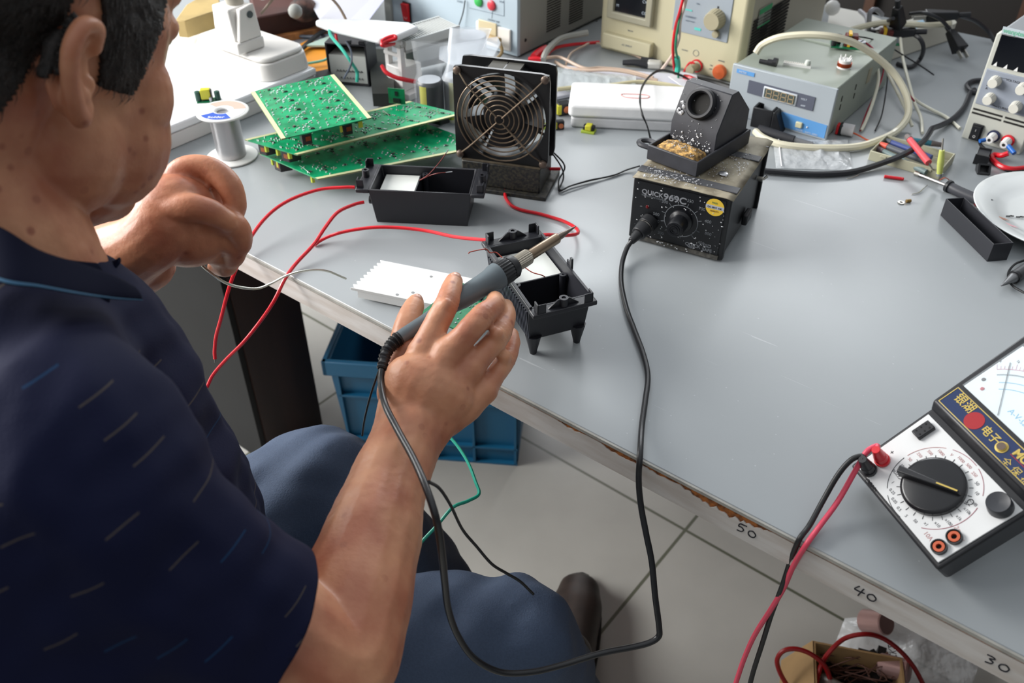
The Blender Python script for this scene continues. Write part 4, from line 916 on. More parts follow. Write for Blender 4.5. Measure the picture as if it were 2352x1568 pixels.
slabpx('glass_sheet', [(700, 104), (762, 80), (840, 84), (836, 104)], .766, .003, mat('pale_green_glass', '#a9beb4', .25), 'pale green glass strip beyond the orange card', 'glass')
slabpx('plastic_bag', [(680, 150), (716, 158), (744, 176), (700, 186), (684, 178)], .762, .006, mat('white_film', '#cdd3d8', .3, bump=1, bscale=60), 'crumpled white plastic scrap behind the board stack', 'bag')
slabpx('connector', [(722, 165), (754, 158), (762, 172), (730, 178)], .772, .02, blk, 'short black connector beside the orange card', 'connector')
cable('cord', [at(600, 66, .765), at(650, 76, .76), at(700, 84, .758), (at(760, 82, .765))], .003, mat('slate_cord', '#4a5360', .5), 'slate coloured cord running from the lamp base to the right', 'cable')
cable('cord', [at(672, 132, .762), at(700, 106, .764), at(730, 80, .768), at(760, 62, .772)], .004, bkw, 'thick black cord crossing the orange card', 'cable')
cable('wire', [at(676, 148, .762), at(710, 145, .764), at(745, 138, .766), at(756, 128, .77)], .0022, mat('mint_wire', '#7fc9b4', .4), 'pale mint wire lying across the orange card', 'wire')
# printed papers leaning at the back
def sheet(name, P, m, label, cat='paper', th=.0006, parent=None):
    mb = MB(); n = Vector(P[1]-P[0]).cross(P[3]-P[0]).normalized()*th
    mb.hexa([P[0], P[1], P[2], P[3], P[0]+n, P[1]+n, P[2]+n, P[3]+n]); return obj(name, mb, m, None, flat=True, label=label, cat=cat)
pp = mat('printed_paper', '#b9bac3', .8)
A_ = [at(735, 46, .80), at(850, 50, .80), pd(868, -110, 1.60), pd(640, -120, 1.66)]
s1 = thing('paper', 'large printed sheet leaning at the back beside the blue instrument', 'paper', A_[0], 0)
mb = MB(); n = (A_[1]-A_[0]).cross(A_[3]-A_[0]).normalized()*-.0006; q = [p-A_[0] for p in A_]
obj('sheet', MB().hexa([*q, *[p+n for p in q]]), pp, s1, flat=True)
mb = MB(); ex = (q[1]-q[0]).normalized(); ey = (q[3]-q[0]).normalized()
nrm = ex.cross(ey).normalized(); nrm = nrm if nrm.y < 0 else -nrm
for px, py in ((783, 9), (802, 22), (823, 4), (820, 22), (838, 8), (811, 27), (834, 20), (788, 20)):
    r = FW*FPX+RT*(px-1176)+UP*(784-py); t_ = (A_[0]-CAM).dot(nrm)/r.dot(nrm); c_ = CAM+r*t_-A_[0]+nrm*.0012
    mb.add([c_-ex*.004-ey*.002, c_+ex*.004-ey*.001, c_+ex*.003+ey*.0025, c_-ex*.0035+ey*.002], [(0, 1, 2, 3)])
obj('printed_marks', mb, mat('print_grey', '#3c3f4a', .8), s1, flat=True)
sheet('paper', [at(800, 50, .80), at(845, 50, .80), pd(905, -30, 1.55), pd(880, -30, 1.55)], mat('violet_paper', '#c3c4dd', .8), 'narrow pale violet sheet curling in front of the printed sheet')
# white moulded cover
t = thing('plastic_cover', 'white moulded plastic cover lying level above the black case module', 'cover', at(722, 50, .855), 0)
z = .855; o_ = Vector(t.location); P = [at(x, y, z)-o_ for x, y in ((722, 47), (755, 60), (870, 88), (905, 84), (962, 60), (940, 50), (860, 44), (735, 41))]
obj('shell', MB().prism([(p.x, p.y) for p in P], -.010, 0), wb, t, bevel=.004, seg=3)
obj('support', MB().box(.135, .004, -.105, .150, .020, -.010), mat('shade_plastic', '#5d6a66', .6), t)
# upright case with white potting and a note on it
a, b = at(757, 192, TT), at(852, 200, TT); _, rz, L = frm(a, b)
t = thing('plastic_case', 'upright black case with handwritten white face behind the circuit boards', 'case', a, rz)
zt = F.p(0, 0)[1] if 0 else .062; Fm = Face(a, rz); hz = Fm.p(757, 98)[1]; L = .068; zf = Fm.p(757, 126)[1]; 
mb = MB().tray(0, 0, 0, L, hz, .045, .003, M=T3(0, .045, 0) @ RX(math.pi/2)); obj('body', mb, cse, t, bevel=.001)
obj('potting_block', MB().box(.004, .002, .004, L-.003, .04, zf), pot, t)
mb = MB(); rs = random.Random(4)
for k in range(9):
    x = .014+.005*k; zz = zf*.42+.001*rs.random(); mb.tube([(x, .0015, zz), (x+.002, .0014, zz+.004), (x+.003, .0014, zz+.001), (x+.004, .0015, zz+.003)], .0004, 4, 3)
for k in range(8):
    x = .02+.005*k; zz = zf*.2; mb.tube([(x, .0015, zz), (x+.001, .0014, zz+.003), (x+.003, .0014, zz)], .0004, 4, 3)
obj('handwriting', mb, ink, t)
obj('lug', MB().box(.036, 0, hz, .043, .008, hz+.005).box(.056, 0, hz, .066, .008, hz+.006), cse, t, bevel=.001)
cable('wire', [at(757, 62, .85), at(760, 82, .845), at(785, 112, .835), at(806, 142, .82), at(820, 165, .80), at(820, 188, .785)], .0025, mat('teal_wire', '#35b39c', .4), 'thick teal wire curving down over the upright black case', 'wire')
cable('wire', [at(795, 95, .835), at(806, 118, .83), at(806, 148, .82), at(790, 180, .79)], .0015, mat('slate_cord', '#4a5360', .5), 'thin slate wire hanging in front of the handwritten white face', 'wire')
cable('wire', [at(772, 66, .845), at(772, 80, .84), at(775, 98, .83)], .0022, redw, 'short red wire under the white plastic cover', 'wire')
slabpx('dark_box', [(845, 112), (885, 112), (905, 150), (905, 215), (855, 215)], .775, .02, mat('dark_green_box', '#1d211c', .6), 'low dark box in the gap beside the white terminal block', 'box')
# white terminal block with posts and red wires
a = at(893, 212, TT); t = thing('terminal_block', 'white plastic terminal block with tall posts wrapped by red wire', 'terminal block', a, math.radians(-40))
obj('base', MB().box(-.008, -.004, 0, .05, .05, .010), whp, t, bevel=.001)
obj('body', MB().box(0, 0, .010, .036, .04, .046), whp, t, bevel=.0015)
for x, y, h in ((-.004, .002, .078), (.028, -.002, .078), (.0, .034, .075)): 
    p = obj('post', MB().box(x, y, .008, x+.0085, y+.009, h), whp, t, bevel=.001); obj('post_screw', MB().cyl((x+.004, y+.004, h), (x+.004, y+.004, h+.014), .0016, n=8), steel, p)
for z in (.062, .083): obj('cross_bar', MB().box(-.004, 0, z, .036, .005, z+.005), whp, t, bevel=.0008)
cable('red_wire', [at(876, 96, .85), at(888, 88, .853), at(905, 83, .855), at(908, 88, .853), at(890, 94, .85), at(878, 100, .848), at(882, 105, .845), at(905, 100, .84)], .003, redw, 'loop of red wire tied over the white terminal posts', 'wire')
cable('red_wire', [at(878, 152, .80), at(886, 165, .797), at(905, 176, .792), at(930, 183, .787), at(958, 188, .78)], .0033, redw, 'thick red wire wrapped around the foot of the terminal block', 'wire')
cable('red_wire', [at(850, 92, .845), at(862, 86, .85), at(882, 82, .853)], .002, redw, 'short red lead reaching the terminal block from the left', 'wire')
# finned aluminium heatsinks behind
def fins(px, z1, h, label, n=20):
    P = [at(x, y, z1) for x, y in px]; a, b, c_ = P[0], P[1], P[3]; ex = (b-a); ey = (c_-a); o_ = Vector((a.x, a.y, z1-h)); t = thing('heatsink', label, 'heatsink', o_, 0)
    fm = mat('white_aluminium', '#cfd1cf', .4, .3)
    def bb(s0, s1, t0, t1, z0, z1_):
        q = [ex*s+ey*u for s, u in ((s0, t0), (s1, t0), (s1, t1), (s0, t1))]; return [Vector((p.x, p.y, z0)) for p in q]+[Vector((p.x, p.y, z1_)) for p in q]
    obj('frame', MB().hexa(bb(0, 1, 0, .06, 0, h)).hexa(bb(0, 1, .94, 1, 0, h)).hexa(bb(0, 1, 0, 1, 0, h*.25)), fm, t)
    m2 = MB()
    for k in range(n): s = (k+.15)/n; m2.hexa(bb(s, s+.38/n, .05, .95, h*.2, h*.98))
    obj('fins', m2, fm, t); return t
fins([(925, 108), (1068, 78), (1062, 68), (925, 95)], .80, .04, 'lower grey finned heatsink behind the capacitor', 26)
fins([(932, 96), (1056, 58), (1004, 43), (885, 72)], .838, .018, 'upper white finned heatsink with its slots facing up', 24)
for k in range(1): obj('support_block', MB().box(-.02, -.02, 0, .04, .03, .0095), mat('shade_plastic', '#5d6a66', .6), None, label='grey plastic block under the finned heatsinks', cat='block').location = at(985, 118, TT)
# capacitors in clear bags
film = bpy.data.materials.new('clear_film'); film.use_nodes = True; b_ = film.node_tree.nodes['Principled BSDF']; b_.inputs['Base Color'].default_value = lin('#dfe6ee'); b_.inputs['Alpha'].default_value = .09; b_.inputs['Roughness'].default_value = .22
film2 = film.copy(); film2.name = 'milky_film'; film2.node_tree.nodes['Principled BSDF'].inputs['Alpha'].default_value = .36
def capbag(px, py, r, h, label, rz, bagtop, bl_, m=film):
    c_ = at(px, py, TT); c_.y += r*.8; c_.x += 0
    t = thing('capacitor', label, 'capacitor', (c_.x, c_.y, TT), rz)
    obj('can', MB().lathe([(r*.96, 0), (r, .002), (r, h-.003), (r*.93, h-.001), (r*.9, h), (0, h-.0012)], 36), mat('cap_sleeve', '#121518', .35), t)
    vs = []; fs = []; n = 6
    for i in range(n+1):
        a = math.radians(-118+32*i/n); vs += [(r*1.01*math.cos(a), r*1.01*math.sin(a), .003), (r*1.01*math.cos(a), r*1.01*math.sin(a), h-.004)]
    for i in range(n): fs.append((2*i, 2*i+2, 2*i+3, 2*i+1))
    obj('polarity_stripe', MB().add(vs, fs), mat('stripe_olive', '#b5b03a', .4), t)
    obj('vent_top', MB().lathe([(r*.86, h-.0015), (r*.84, h+.0004), (0, h+.0006)], 28), mat('cap_silver', '#a9abb0', .3, .7), t)
    # bag: sleeve around the can, gathered and leaning back above it
    n = 28; rows = [(0, 1.12, 0), (.3, 1.16, 0), (.6, 1.1, 0), (.95, 1.14, 0), (1.12, .92, .1), (1.25, 1.0, .3), (1.4, 1.3, .6), (bagtop, 1.55, 1.0)]; vs = []; fs = []
    for j, (zz, q, f) in enumerate(rows):
        for i in range(n):
            a = 2*math.pi*i/n; wob = 1+.10*noise.noise(Vector((math.cos(a)*1.7, math.sin(a)*1.7, zz*3+px)))
            sx = r*q*wob; sy = r*q*wob*(1-.85*f); vs.append((sx*math.cos(a)+f*bl_[0], sy*math.sin(a)+f*bl_[1], h*zz))
    for j in range(len(rows)-1):
        for i in range(n): fs.append((j*n+i, j*n+(i+1) % n, (j+1)*n+(i+1) % n, (j+1)*n+i))
    o = obj('plastic_bag', MB().add(vs, fs), m, None, label='clear plastic bag around '+label, cat='bag', ang=30); o.location = (c_.x, c_.y, TT); o.rotation_euler = (0, 0, rz)
capbag(990, 292, .0195, .066, 'the black capacitor with an olive stripe standing left of the fan', -.25, 1.65, (-.005, .03))
capbag(1052, 285, .0195, .068, 'the black capacitor mostly hidden behind the left edge of the fan', -.1, 1.75, (.015, .05), film2)
slabpx('plastic_bag', [(1010, 108), (1060, 98), (1142, 84), (1150, 98), (1132, 132), (1050, 150), (1008, 130)], .825, .004, film2, 'empty milky plastic bag draped behind the top of the fan', 'bag')
obj('cardboard_tube', MB().lathe([(.024, 0), (.024, .068), (0, .068)], 20), mat('white_card', '#c9ced6', .7), None, label='short white card tube under the milky bag behind the fan', cat='tube').location = at(1085, 175, TT)
# ================================================================= foam wrapped carton and things round it
a, b = at(1310, 293), at(1560, 305); _, rz, L = frm(a, b); L = .185; Fm = Face(a, rz)
t = thing('foam_pack', 'white foam wrapped carton with a small red stamp beside the fan', 'package', a, rz)
fw = mat('foam_white', '#eaeaea', .7, bump=.3, bscale=80)
dpt = .085
obj('upper_sheet', slab(MB(), -.004, -.002, L, dpt, .017, .036, .008, 0), fw, t, bevel=.004, seg=3)
obj('lower_layer', slab(MB(), 0, 0, L-.002, dpt-.004, 0, .0165, .006, 0), mat('film_grey', '#c9cacc', .5, var=.15, vscale=25), t, bevel=.003)
mb = MB(); c_ = loc(t, at(1462, 222, TT+.036)); P = [(c_.x-.02+x, c_.y+y, .0363) for x, y in ((-.002, .006), (.018, .008), (.036, .006), (.036, -.004), (.016, -.006), (.003, -.004))]
obj('red_stamp', MB().tube(P, .0006, 5, 3, closed=True), mat('faded_red', '#e0827c', .7), t)
def bobbin(px, py, label, s=1, rz=0, up=False):
    t = thing('small_transformer', label, 'transformer', at(px, py, TT), rz); g = mat('bobbin_lime', '#9fb23a', .45)
    tm_ = mat('transformer_black', '#17181b', .45)
    if not up:
        obj('base', MB().box(-.010*s, -.007*s, 0, .010*s, .007*s, .0035*s), g, t, bevel=.0005); obj('core', MB().box(-.0085*s, -.004*s, .0035*s, .0085*s, .006*s, .010*s), tm_, t, bevel=.0015)
        obj('yellow_tape', MB().box(-.0045*s, -.0055*s, .004*s, .0045*s, .0065*s, .0115*s), mat('tape_yellow', '#c6c232', .4), t, bevel=.001)
    else:
        obj('core', MB().box(-.009*s, -.006*s, 0, .009*s, .006*s, .017*s), tm_, t, bevel=.002); obj('yellow_tape', MB().box(-.0105*s, -.0068*s, .0025*s, -.005*s, .0068*s, .0155*s), mat('tape_yellow', '#c6c232', .4), t, bevel=.001)
        obj('copper_winding', MB().lathe([(.0045*s, 0), (.0045*s, .0016), (0, .0018)], 14, T3(.002*s, -.006*s, .0085*s) @ RX(math.pi/2)), mat('bright_copper', '#d07a52', .35, .6), t)
bobbin(1352, 303, 'lime based small transformer in front of the white foam carton', 1.0, -.35)
bobbin(1293, 262, 'small transformer with copper winding tilted between the fan and the foam carton', 1.15, .4, True)
bobbin(1284, 296, 'small transformer standing by the right rear edge of the fan', .8, .2, True)
bobbin(1236, 292, 'small transformer seen through the lower right of the fan guard', 1.1, -.1)
# papers, bubble wrap and cables behind the foam
slabpx('paper', [(1262, 225), (1300, 150), (1560, 170), (1596, 180), (1560, 215), (1310, 215)], .757, .006, mat('paper_stack', '#d3d4de', .8), 'pile of white papers behind the foam carton', 'paper', bevel=.001)
slabpx('paper', [(1535, 175), (1560, 163), (1600, 172), (1605, 195), (1570, 200)], .764, .001, mat('paper', '#dcdde4', .8), 'loose white paper corner behind the iron stand tower', 'paper')
bw = mat('bubble_wrap', '#cdd5d6', .2, bump=1, bscale=160); bw.node_tree.nodes['Principled BSDF'].inputs['Alpha'].default_value = .75
mb = MB(); vs = []; fs = []; nx, ny = 22, 8
for j in range(ny+1):
    for i in range(nx+1):
        q = at(1268+(1460-1268)*i/nx, 160+14*i/nx+(205-160)*j/ny, .762); vs.append((q.x, q.y, .762+.016*math.sin(math.pi*j/ny)*(1-.7*i/nx)+.004*noise.noise(Vector((i*.7, j*.7, 1)))))
for j in range(ny):
    for i in range(nx): a = j*(nx+1)+i; fs.append((a, a+nx+1, a+nx+2, a+1))
obj('bubble_wrap', MB().add(vs, fs), bw, None, loc=vs[0], label='strip of shiny bubble wrap behind the foam carton', cat='bubble wrap')
cr = mat('beige_cable', '#c3ab98', .5); tb = mat('cream_tube', '#d8cfa8', .4)
cable('cable', [at(1242, 138, .765), at(1262, 132, .765), at(1290, 133, .762), at(1340, 156, .76), at(1380, 156, .76), at(1440, 162, .76), at(1500, 178, .76)], .0026, cr, 'beige flat cable looping from behind the fan to the right, upper strand', 'cable')
cable('cable', [at(1275, 142, .757), at(1300, 155, .757), at(1345, 161, .76), at(1400, 161, .765), at(1450, 168, .765), at(1510, 185, .76)], .0026, cr, 'beige flat cable running under its twin behind the bubble wrap, lower strand', 'cable')
cable('tube', [at(1280, 205, .766), at(1330, 200, .766), at(1400, 196, .768), at(1470, 188, .768), at(1540, 196, .766), at(1575, 205, .762)], .0035, tb, 'cream plastic tube lying on the papers behind the foam carton', 'tube')
cable('cable', [at(1300, 148, .7565), at(1312, 122, .7565), at(1340, 106, .757), at(1365, 98, .757), at(1420, 112, .7545), at(1480, 136, .7545)], .0018, cr, 'thin beige cable running along the foot of the cream instrument', 'cable')
cable('cable', [at(1246, 140, .765), at(1258, 115, .765), at(1290, 88, .77), at(1350, 75, .775)], .0055, mat('grey_tube', '#a6a6a0', .4), 'grey tube rising behind the fan along the vented grey side', 'tube')
cable('red_wire', [at(1250, 134, .757), at(1272, 112, .757), at(1310, 103, .757), at(1376, 97, .757)], .003, redw, 'red wire disappearing behind the cream instrument', 'wire')
cable('red_clip', [at(1215, 139, .762), at(1232, 138, .764), at(1243, 139, .764)], .006, redw, 'red clip sleeve just behind the fan top', 'clip')
cable('red_clip', [at(1226, 132, .757), at(1240, 120, .759), at(1254, 112, .759)], .007, redw, 'red clip sleeve leaning beside the grey instrument', 'clip')
t = thing('test_clip', 'black and white test clip lying in front of the cream instrument', 'clip', at(1430, 152, TT), math.radians(-14))
obj('handle', MB().tube([(0, 0, .006), (.02, 0, .008), (.042, 0, .006)], lambda s: .0045+.002*s, 8, 4), blk2, t); obj('handle', MB().tube([(.028, .02, .006), (.045, .018, .007), (.06, .012, .006)], .005, 8, 4), blk2, t); obj('white_jaw', MB().box(.040, -.006, .0005, .065, .012, .013), mat('jaw_white', '#c8c7c2', .5), t, bevel=.004)
# wires hanging in front of the cream instrument
for pts, r, m_, l in (([(1570, -8, .90), (1562, 25, .88), (1552, 60, .85), (1546, 105, .82), (1548, 150, .785), (1552, 170, .768)], .0022, redw, 'red wire hanging in front of the cream instrument panel'),
                      ([(1572, -8, .898), (1566, 25, .878), (1556, 70, .846), (1552, 110, .82), (1558, 145, .79), (1558, 178, .765)], .0018, mat('dark_green_wire', '#1e7a5c', .4), 'dark green wire hanging beside the red one'),
                      ([(1578, -8, .90), (1572, 15, .885), (1562, 50, .86), (1559, 90, .83), (1545, 125, .80), (1520, 160, .77)], .0025, mat('pinkish_wire', '#cdbcb0', .4), 'pale pinkish wire hanging from above the cream instrument')):
    cable('wire', [at(*p) for p in pts], r, m_, l, 'wire')
cable('green_sleeve', [at(1555, 132, .80), at(1557, 150, .785), at(1556, 166, .775)], .0045, mat('teal_wire', '#35b39c', .4), 'short teal sleeve on the hanging green wire', 'sleeve')
for k, (dx_, dy_) in enumerate(((0, 0), (2, 3))):
    cable('wire', [at(1596, 190, .765), at(1560, 170+dy_, .775), at(1520, 160+dy_, .785), at(1494, 172+dy_, .79), at(1474+dx_, 200, .80), at(1471-dx_, 230, .80), at(1474+dx_, 262, .79), at(1486, 288, .775), at(1494+dx_, 322, .7522)], .001, bkw, 'thin black wire arching over the foam carton, '+('right' if k else 'left')+' one of two', 'wire')
cable('black_cable', [at(1590, 180, .757), at(1640, 190, .757), at(1690, 205, .757)], .005, bkw, 'black cable lying at the foot of the cream instrument', 'cable')
cable('red_clip', [at(1572, 176, .766), at(1585, 179, .768), at(1596, 184, .767)], .004, redw, 'red clip sleeve behind the iron stand tower', 'clip')
# ================================================================= right hand side of the bench
slabm = lambda n: None
# power strip
A = at(2003, 148, TT); B = at(2196, 76, TT)
a, b = at(2036, 143, TT), at(2190, 92, TT); _, rz, L = frm(a, b)
d = Vector((math.cos(rz), math.sin(rz), 0)); a = a-d*.10; L = L+.10
t = thing('power_strip', 'long white power strip with black plugs lying behind the grey meter box', 'power strip', a, rz)
ps = mat('strip_white', '#cfcdc0', .45)
obj('body', MB().hexa([(0, 0, 0), (L, 0, 0), (L, .062, 0), (0, .062, 0), (.004, .010, .034), (L-.004, .010, .034), (L-.004, .056, .034), (.004, .056, .034)]), ps, t, bevel=.003)
obj('hanging_loop', MB().ring([(.012, 0), (.021, 0), (.021, .010), (.012, .010)], 28, T3(L+.012, .035, .012)), ps, t)
mb = MB()
for k in range(3): x = L*.35+k*.055; mb.box(x, .026, .0335, x+.009, .029, .0345).box(x+.014, .026, .0335, x+.023, .029, .0345)
obj('socket_slots', mb, dk_slot, t)
obj('printed_label', MB().box(L*.66, .018, .0338, L*.84, .040, .0343), mat('pale_blue_print', '#a9cbe0', .5), t); text('220V', .012, T3(L*.68, .021, .0345), mat('label_blue', '#2f55b5', .5), t)
def plug(name, P, axis, label, s=1):
    t = thing(name, label, 'plug', P, 0); ax = Vector(axis).normalized(); M = ax.to_track_quat('X', 'Z').to_matrix().to_4x4()
    obj('plug_body', MB().hexa([(-.02*s, -.006, -.006), (.022*s, -.011, -.010), (.022*s, .011, -.010), (-.02*s, .006, -.006), (-.02*s, -.006, .006), (.022*s, -.011, .010), (.022*s, .011, .010), (-.02*s, .006, .006)], M), blk, t, bevel=.002)
    obj('strain_relief', MB().tube([M @ Vector((-.02*s, 0, 0)), M @ Vector((-.035*s, 0, 0))], .0045, 8, 3), blk, t)
    for y in (-.006, .006): obj('prong', MB().box(.022*s, y-.001, -.003, .038*s, y+.001, .003, M), steel, t)
    return t
plug('plug', at(2062, 36, .83), (.35, .3, -.9), 'black plug standing in the far end of the white power strip', .9)
plug('plug', at(2068, 74, .80), (-1, .35, -.15), 'flat black plug lying on the near side of the white power strip', 1.15)
plug('plug', at(2193, 92, .775), (.25, -.75, -.45), 'black two pin plug hanging off the right end of the power strip', 1.0)
plug('plug', at(2165, 36, .81), (-1, .15, -.1), 'large ribbed black plug on the far side of the power strip', 1.25)
cb = mat('grey_black_cord', '#2b2c30', .35)
for pts, r, l in (([(2095, 76, .80), (2114, 90, .795), (2121, 112, .78), (2112, 138, .756), (2090, 154, .754), (2060, 146, .754)], .0036, 'black cord curling in a ring in front of the power strip'),
    ([(2206, 36, .81), (2240, 48, .79), (2268, 70, .77), (2285, 95, .756)], .0036, 'black cord arching from the ribbed plug to the slim power supply'),
    ([(2052, 42, .83), (2030, 52, .81), (2008, 62, .79)], .003, 'short grey cord end behind the power strip'),
    ([(2090, 32, .82), (2125, 30, .83), (2160, 45, .82), (2180, 65, .80)], .003, 'grey cord looping between two black plugs')):
    cable('cable', [at(*p) for p in pts], r, cb, l, 'cable')
cable('cable', [at(1975, 25, .77), at(1990, 40, .775), at(1995, 75, .79), at(1998, 30, .83), at(2012, 22, .83), at(2026, 34, .80)], .004, mat('pale_grey_cord', '#9a9aa0', .4), 'pale grey cord looping above the green modules', 'cable')
slabpx('paper', [(1908, 14), (1992, 30), (2025, 45), (2000, 85), (1898, 70)], .7515, .0012, mat('white_sheet', '#d8d6cf', .8), 'white sheet lying beyond the grey meter box', 'paper')
obj('white_ball', MB().ball((0, 0, 0), .014, 12), whp, None, label='small white knob behind the white sheet', cat='knob').location = at(1912, 18, .775)
# two driver modules
def module(P, rz, label, s=1):
    t = thing('small_module', label, 'circuit board', P, rz)
    obj('board', MB().box(-.02*s, -.011*s, 0, .022*s, .013*s, .0015), pcb, t)
    tr_ = obj('transformer', MB().box(-.004*s, -.007*s, .0015, .012*s, .007*s, .016*s), mat('transformer_red', '#5a1f1c', .5), t, bevel=.001)
    obj('yellow_tape', MB().box(.0*s, -.0078*s, .002, .0035*s, .0078*s, .0185*s), mat('tape_yellow2', '#e0b52a', .4), tr_)
    for k, x in enumerate((-.017, -.011)): obj('capacitor', MB().lathe([(.0035*s, .0015), (.0035*s, .013*s), (0, .0133*s)], 12, T3(x*s, (-.005+.009*k)*s, 0)), blk, t)
    obj('coil', MB().lathe([(.006*s, .0015), (.006*s, .008*s), (0, .008*s)], 14, T3(.017*s, 0, 0)), mat('cap_silver', '#a9abb0', .3, .7), t)
MT = METER_TOP+.0037
module(at(1944, 106, MT), -.25, 'green driver module with yellow taped transformer at the back of the meter box', 1.15)
module(at(2022, 96, .785), -.2, 'green driver module leaning on the power strip with wires attached', 1.3)
obj('white_box', MB().box(-.02, -.02, 0, .03, .03, .034), whp, None, bevel=.002, label='small white box under the leaning driver module', cat='box').location = at(2015, 118, TT)
# hoses
hose = mat('translucent_hose', '#dcd6bd', .3, coat=.3); wc = mat('off_white_wire', '#dedccb', .4)
cable('hose', [at(1736, 122, MT+.004), at(1752, 102, .845), at(1790, 86, .86), at(1850, 80, .868), at(1910, 84, .868), at(1960, 98, .858), at(2005, 125, .84), at(2050, 165, .815), at(2080, 215, .79), at(2086, 262, .77), at(2060, 300, .758), at(2010, 325, .7565), at(1960, 338, .7565), at(1880, 340, .7565), at(1800, 333, .7565), at(1755, 318, .7565), at(1735, 302, .7565)], .0052, hose, 'cream translucent hose arching over the meter box and round its side', 'hose')
cable('hose', [at(1945, 72, .80), at(1985, 60, .81), at(2030, 52, .815), at(2080, 55, .815), at(2130, 58, .81), at(2180, 55, .80)], .005, hose, 'cream translucent hose lying along the top of the power strip', 'hose')
wires = (([(1978, 86, .80), (2005, 105, .80), (2025, 140, .80), (2050, 190, .79), (2075, 240, .775), (2095, 290, .757)], .0024, wc, 'white wire ending highest, just inside the hose loop'),
    ([(2068, 88, .80), (2073, 130, .79), (2085, 180, .78), (2100, 235, .765), (2115, 270, .756), (2119, 305, .7525)], .0024, wc, 'white wire ending straight above the tool tray'),
    ([(2095, 222, .765), (2110, 235, .757), (2140, 252, .754), (2175, 270, .7525), (2205, 295, .7525)], .0024, wc, 'white wire end pointing at the slim power supply'),
    ([(1995, 120, .80), (2012, 145, .80), (2018, 180, .79), (2008, 225, .775), (1990, 275, .76), (1978, 300, .7525)], .0024, wc, 'white wire drooping beside the right wall of the meter box'),
    ([(1922, 82, MT+.022), (1960, 86, .84), (1995, 103, .83), (2025, 135, .82), (2060, 180, .80), (2090, 220, .78), (2100, 232, .77)], .0014, mat('crimson_wire', '#a3203c', .4), 'long crimson wire from the module on the meter box'),
    ([(2020, 84, .80), (2028, 115, .80), (2032, 140, .795), (2025, 180, .785), (2008, 220, .775), (1990, 260, .762), (1976, 300, .7525)], .0013, mat('crimson_wire', '#a3203c', .4), 'crimson wire hanging from the leaning module'),
    ([(1940, 84, MT+.020), (1985, 86, .84), (2030, 100, .81), (2080, 130, .79), (2120, 155, .77), (2145, 172, .757)], .0011, bkw, 'thin black wire crossing to the right over the power strip foot'),
    ([(2045, 108, .80), (2040, 160, .79), (2035, 210, .775), (2025, 265, .76), (2010, 300, .7525)], .0010, bkw, 'thin black wire hanging down inside the hose loop'))
for pts, r, m_, l in wires: cable('wire', [at(*p) for p in pts], r, m_, l, 'wire')
q = at(1938, 310, TT); t = thing('wound_coil', 'small white wound coil with red end and twisted leads beside the meter box', 'component', q, -.5)
obj('bobbin', MB().cyl((-.004, 0, .009), (.012, 0, .009), .0085), mat('coil_white', '#c9c6c8', .5), t); obj('red_end', MB().box(-.012, -.006, .001, -.008, .006, .015), mat('red_plastic', '#d0141f', .3), t, bevel=.001); obj('black_core', MB().box(-.008, -.0065, .0005, -.003, .0065, .016), blk, t, bevel=.001)
obj('leads', MB().tube([(.012, 0, .006), (.022, .001, .003), (.032, -.003, .0015), (.040, -.004, .0012)], .0012, 6, 6), mat('orange_wire', '#c9562a', .4), t)
# zip bag
zb_ = film.copy(); zb_.name = 'zip_bag_film'; pb = zb_.node_tree.nodes['Principled BSDF']; pb.inputs['Alpha'].default_value = .62; pb.inputs['Roughness'].default_value = .12; pb.inputs['Base Color'].default_value = lin('#d7dbde')
nt = zb_.node_tree; nz = nt.nodes.new('ShaderNodeTexNoise'); nz.inputs['Scale'].default_value = 55; nz.inputs['Detail'].default_value = 3; bp = nt.nodes.new('ShaderNodeBump'); bp.inputs['Strength'].default_value = 1; bp.inputs['Distance'].default_value = .004
tc_ = nt.nodes.new('ShaderNodeTexCoord'); nt.links.new(tc_.outputs['Object'], nz.inputs['Vector']); nt.links.new(nz.outputs[0], bp.inputs['Height']); nt.links.new(bp.outputs[0], pb.inputs['Normal'])
c4 = [at(1782, 388, TT), at(1958, 393, TT), at(1946, 322, TT), at(1775, 324, TT)]; vs = []; fs = []; nx, ny = 30, 18
for j in range(ny+1):
    for i in range(nx+1):
        u_, v_ = i/nx, j/ny; p = (c4[0]*(1-u_)+c4[1]*u_)*(1-v_)+(c4[3]*(1-u_)+c4[2]*u_)*v_; e = min(1, 6*min(u_, 1-u_, v_, 1-v_))
        vs.append((p.x, p.y, TT+.0012+e*(.003+.0028*max(0, noise.noise(Vector((u_*9, v_*7, 3)))*(2 if u_ > .5 else .6)))))
for j in range(ny):
    for i in range(nx): a = j*(nx+1)+i; fs.append((a, a+1, a+nx+2, a+nx+1))
t = thing('zip_bag', 'clear crinkled zip bag lying in front of the grey meter box', 'bag', c4[0], 0)
o = obj('film', MB().add([Vector(v)-c4[0] for v in vs], fs), zb_, t, ang=25)
mb = MB(); p0 = (c4[0]*.93+c4[1]*.07)-c4[0]; p1 = (c4[3]*.93+c4[2]*.07)-c4[0]; mb.tube([p0+Vector((0, 0, .004)), p1+Vector((0, 0, .004))], .0008, 6, 1); obj('zip_strip', mb, mat('zip_white', '#e4e2e4', .4), t)
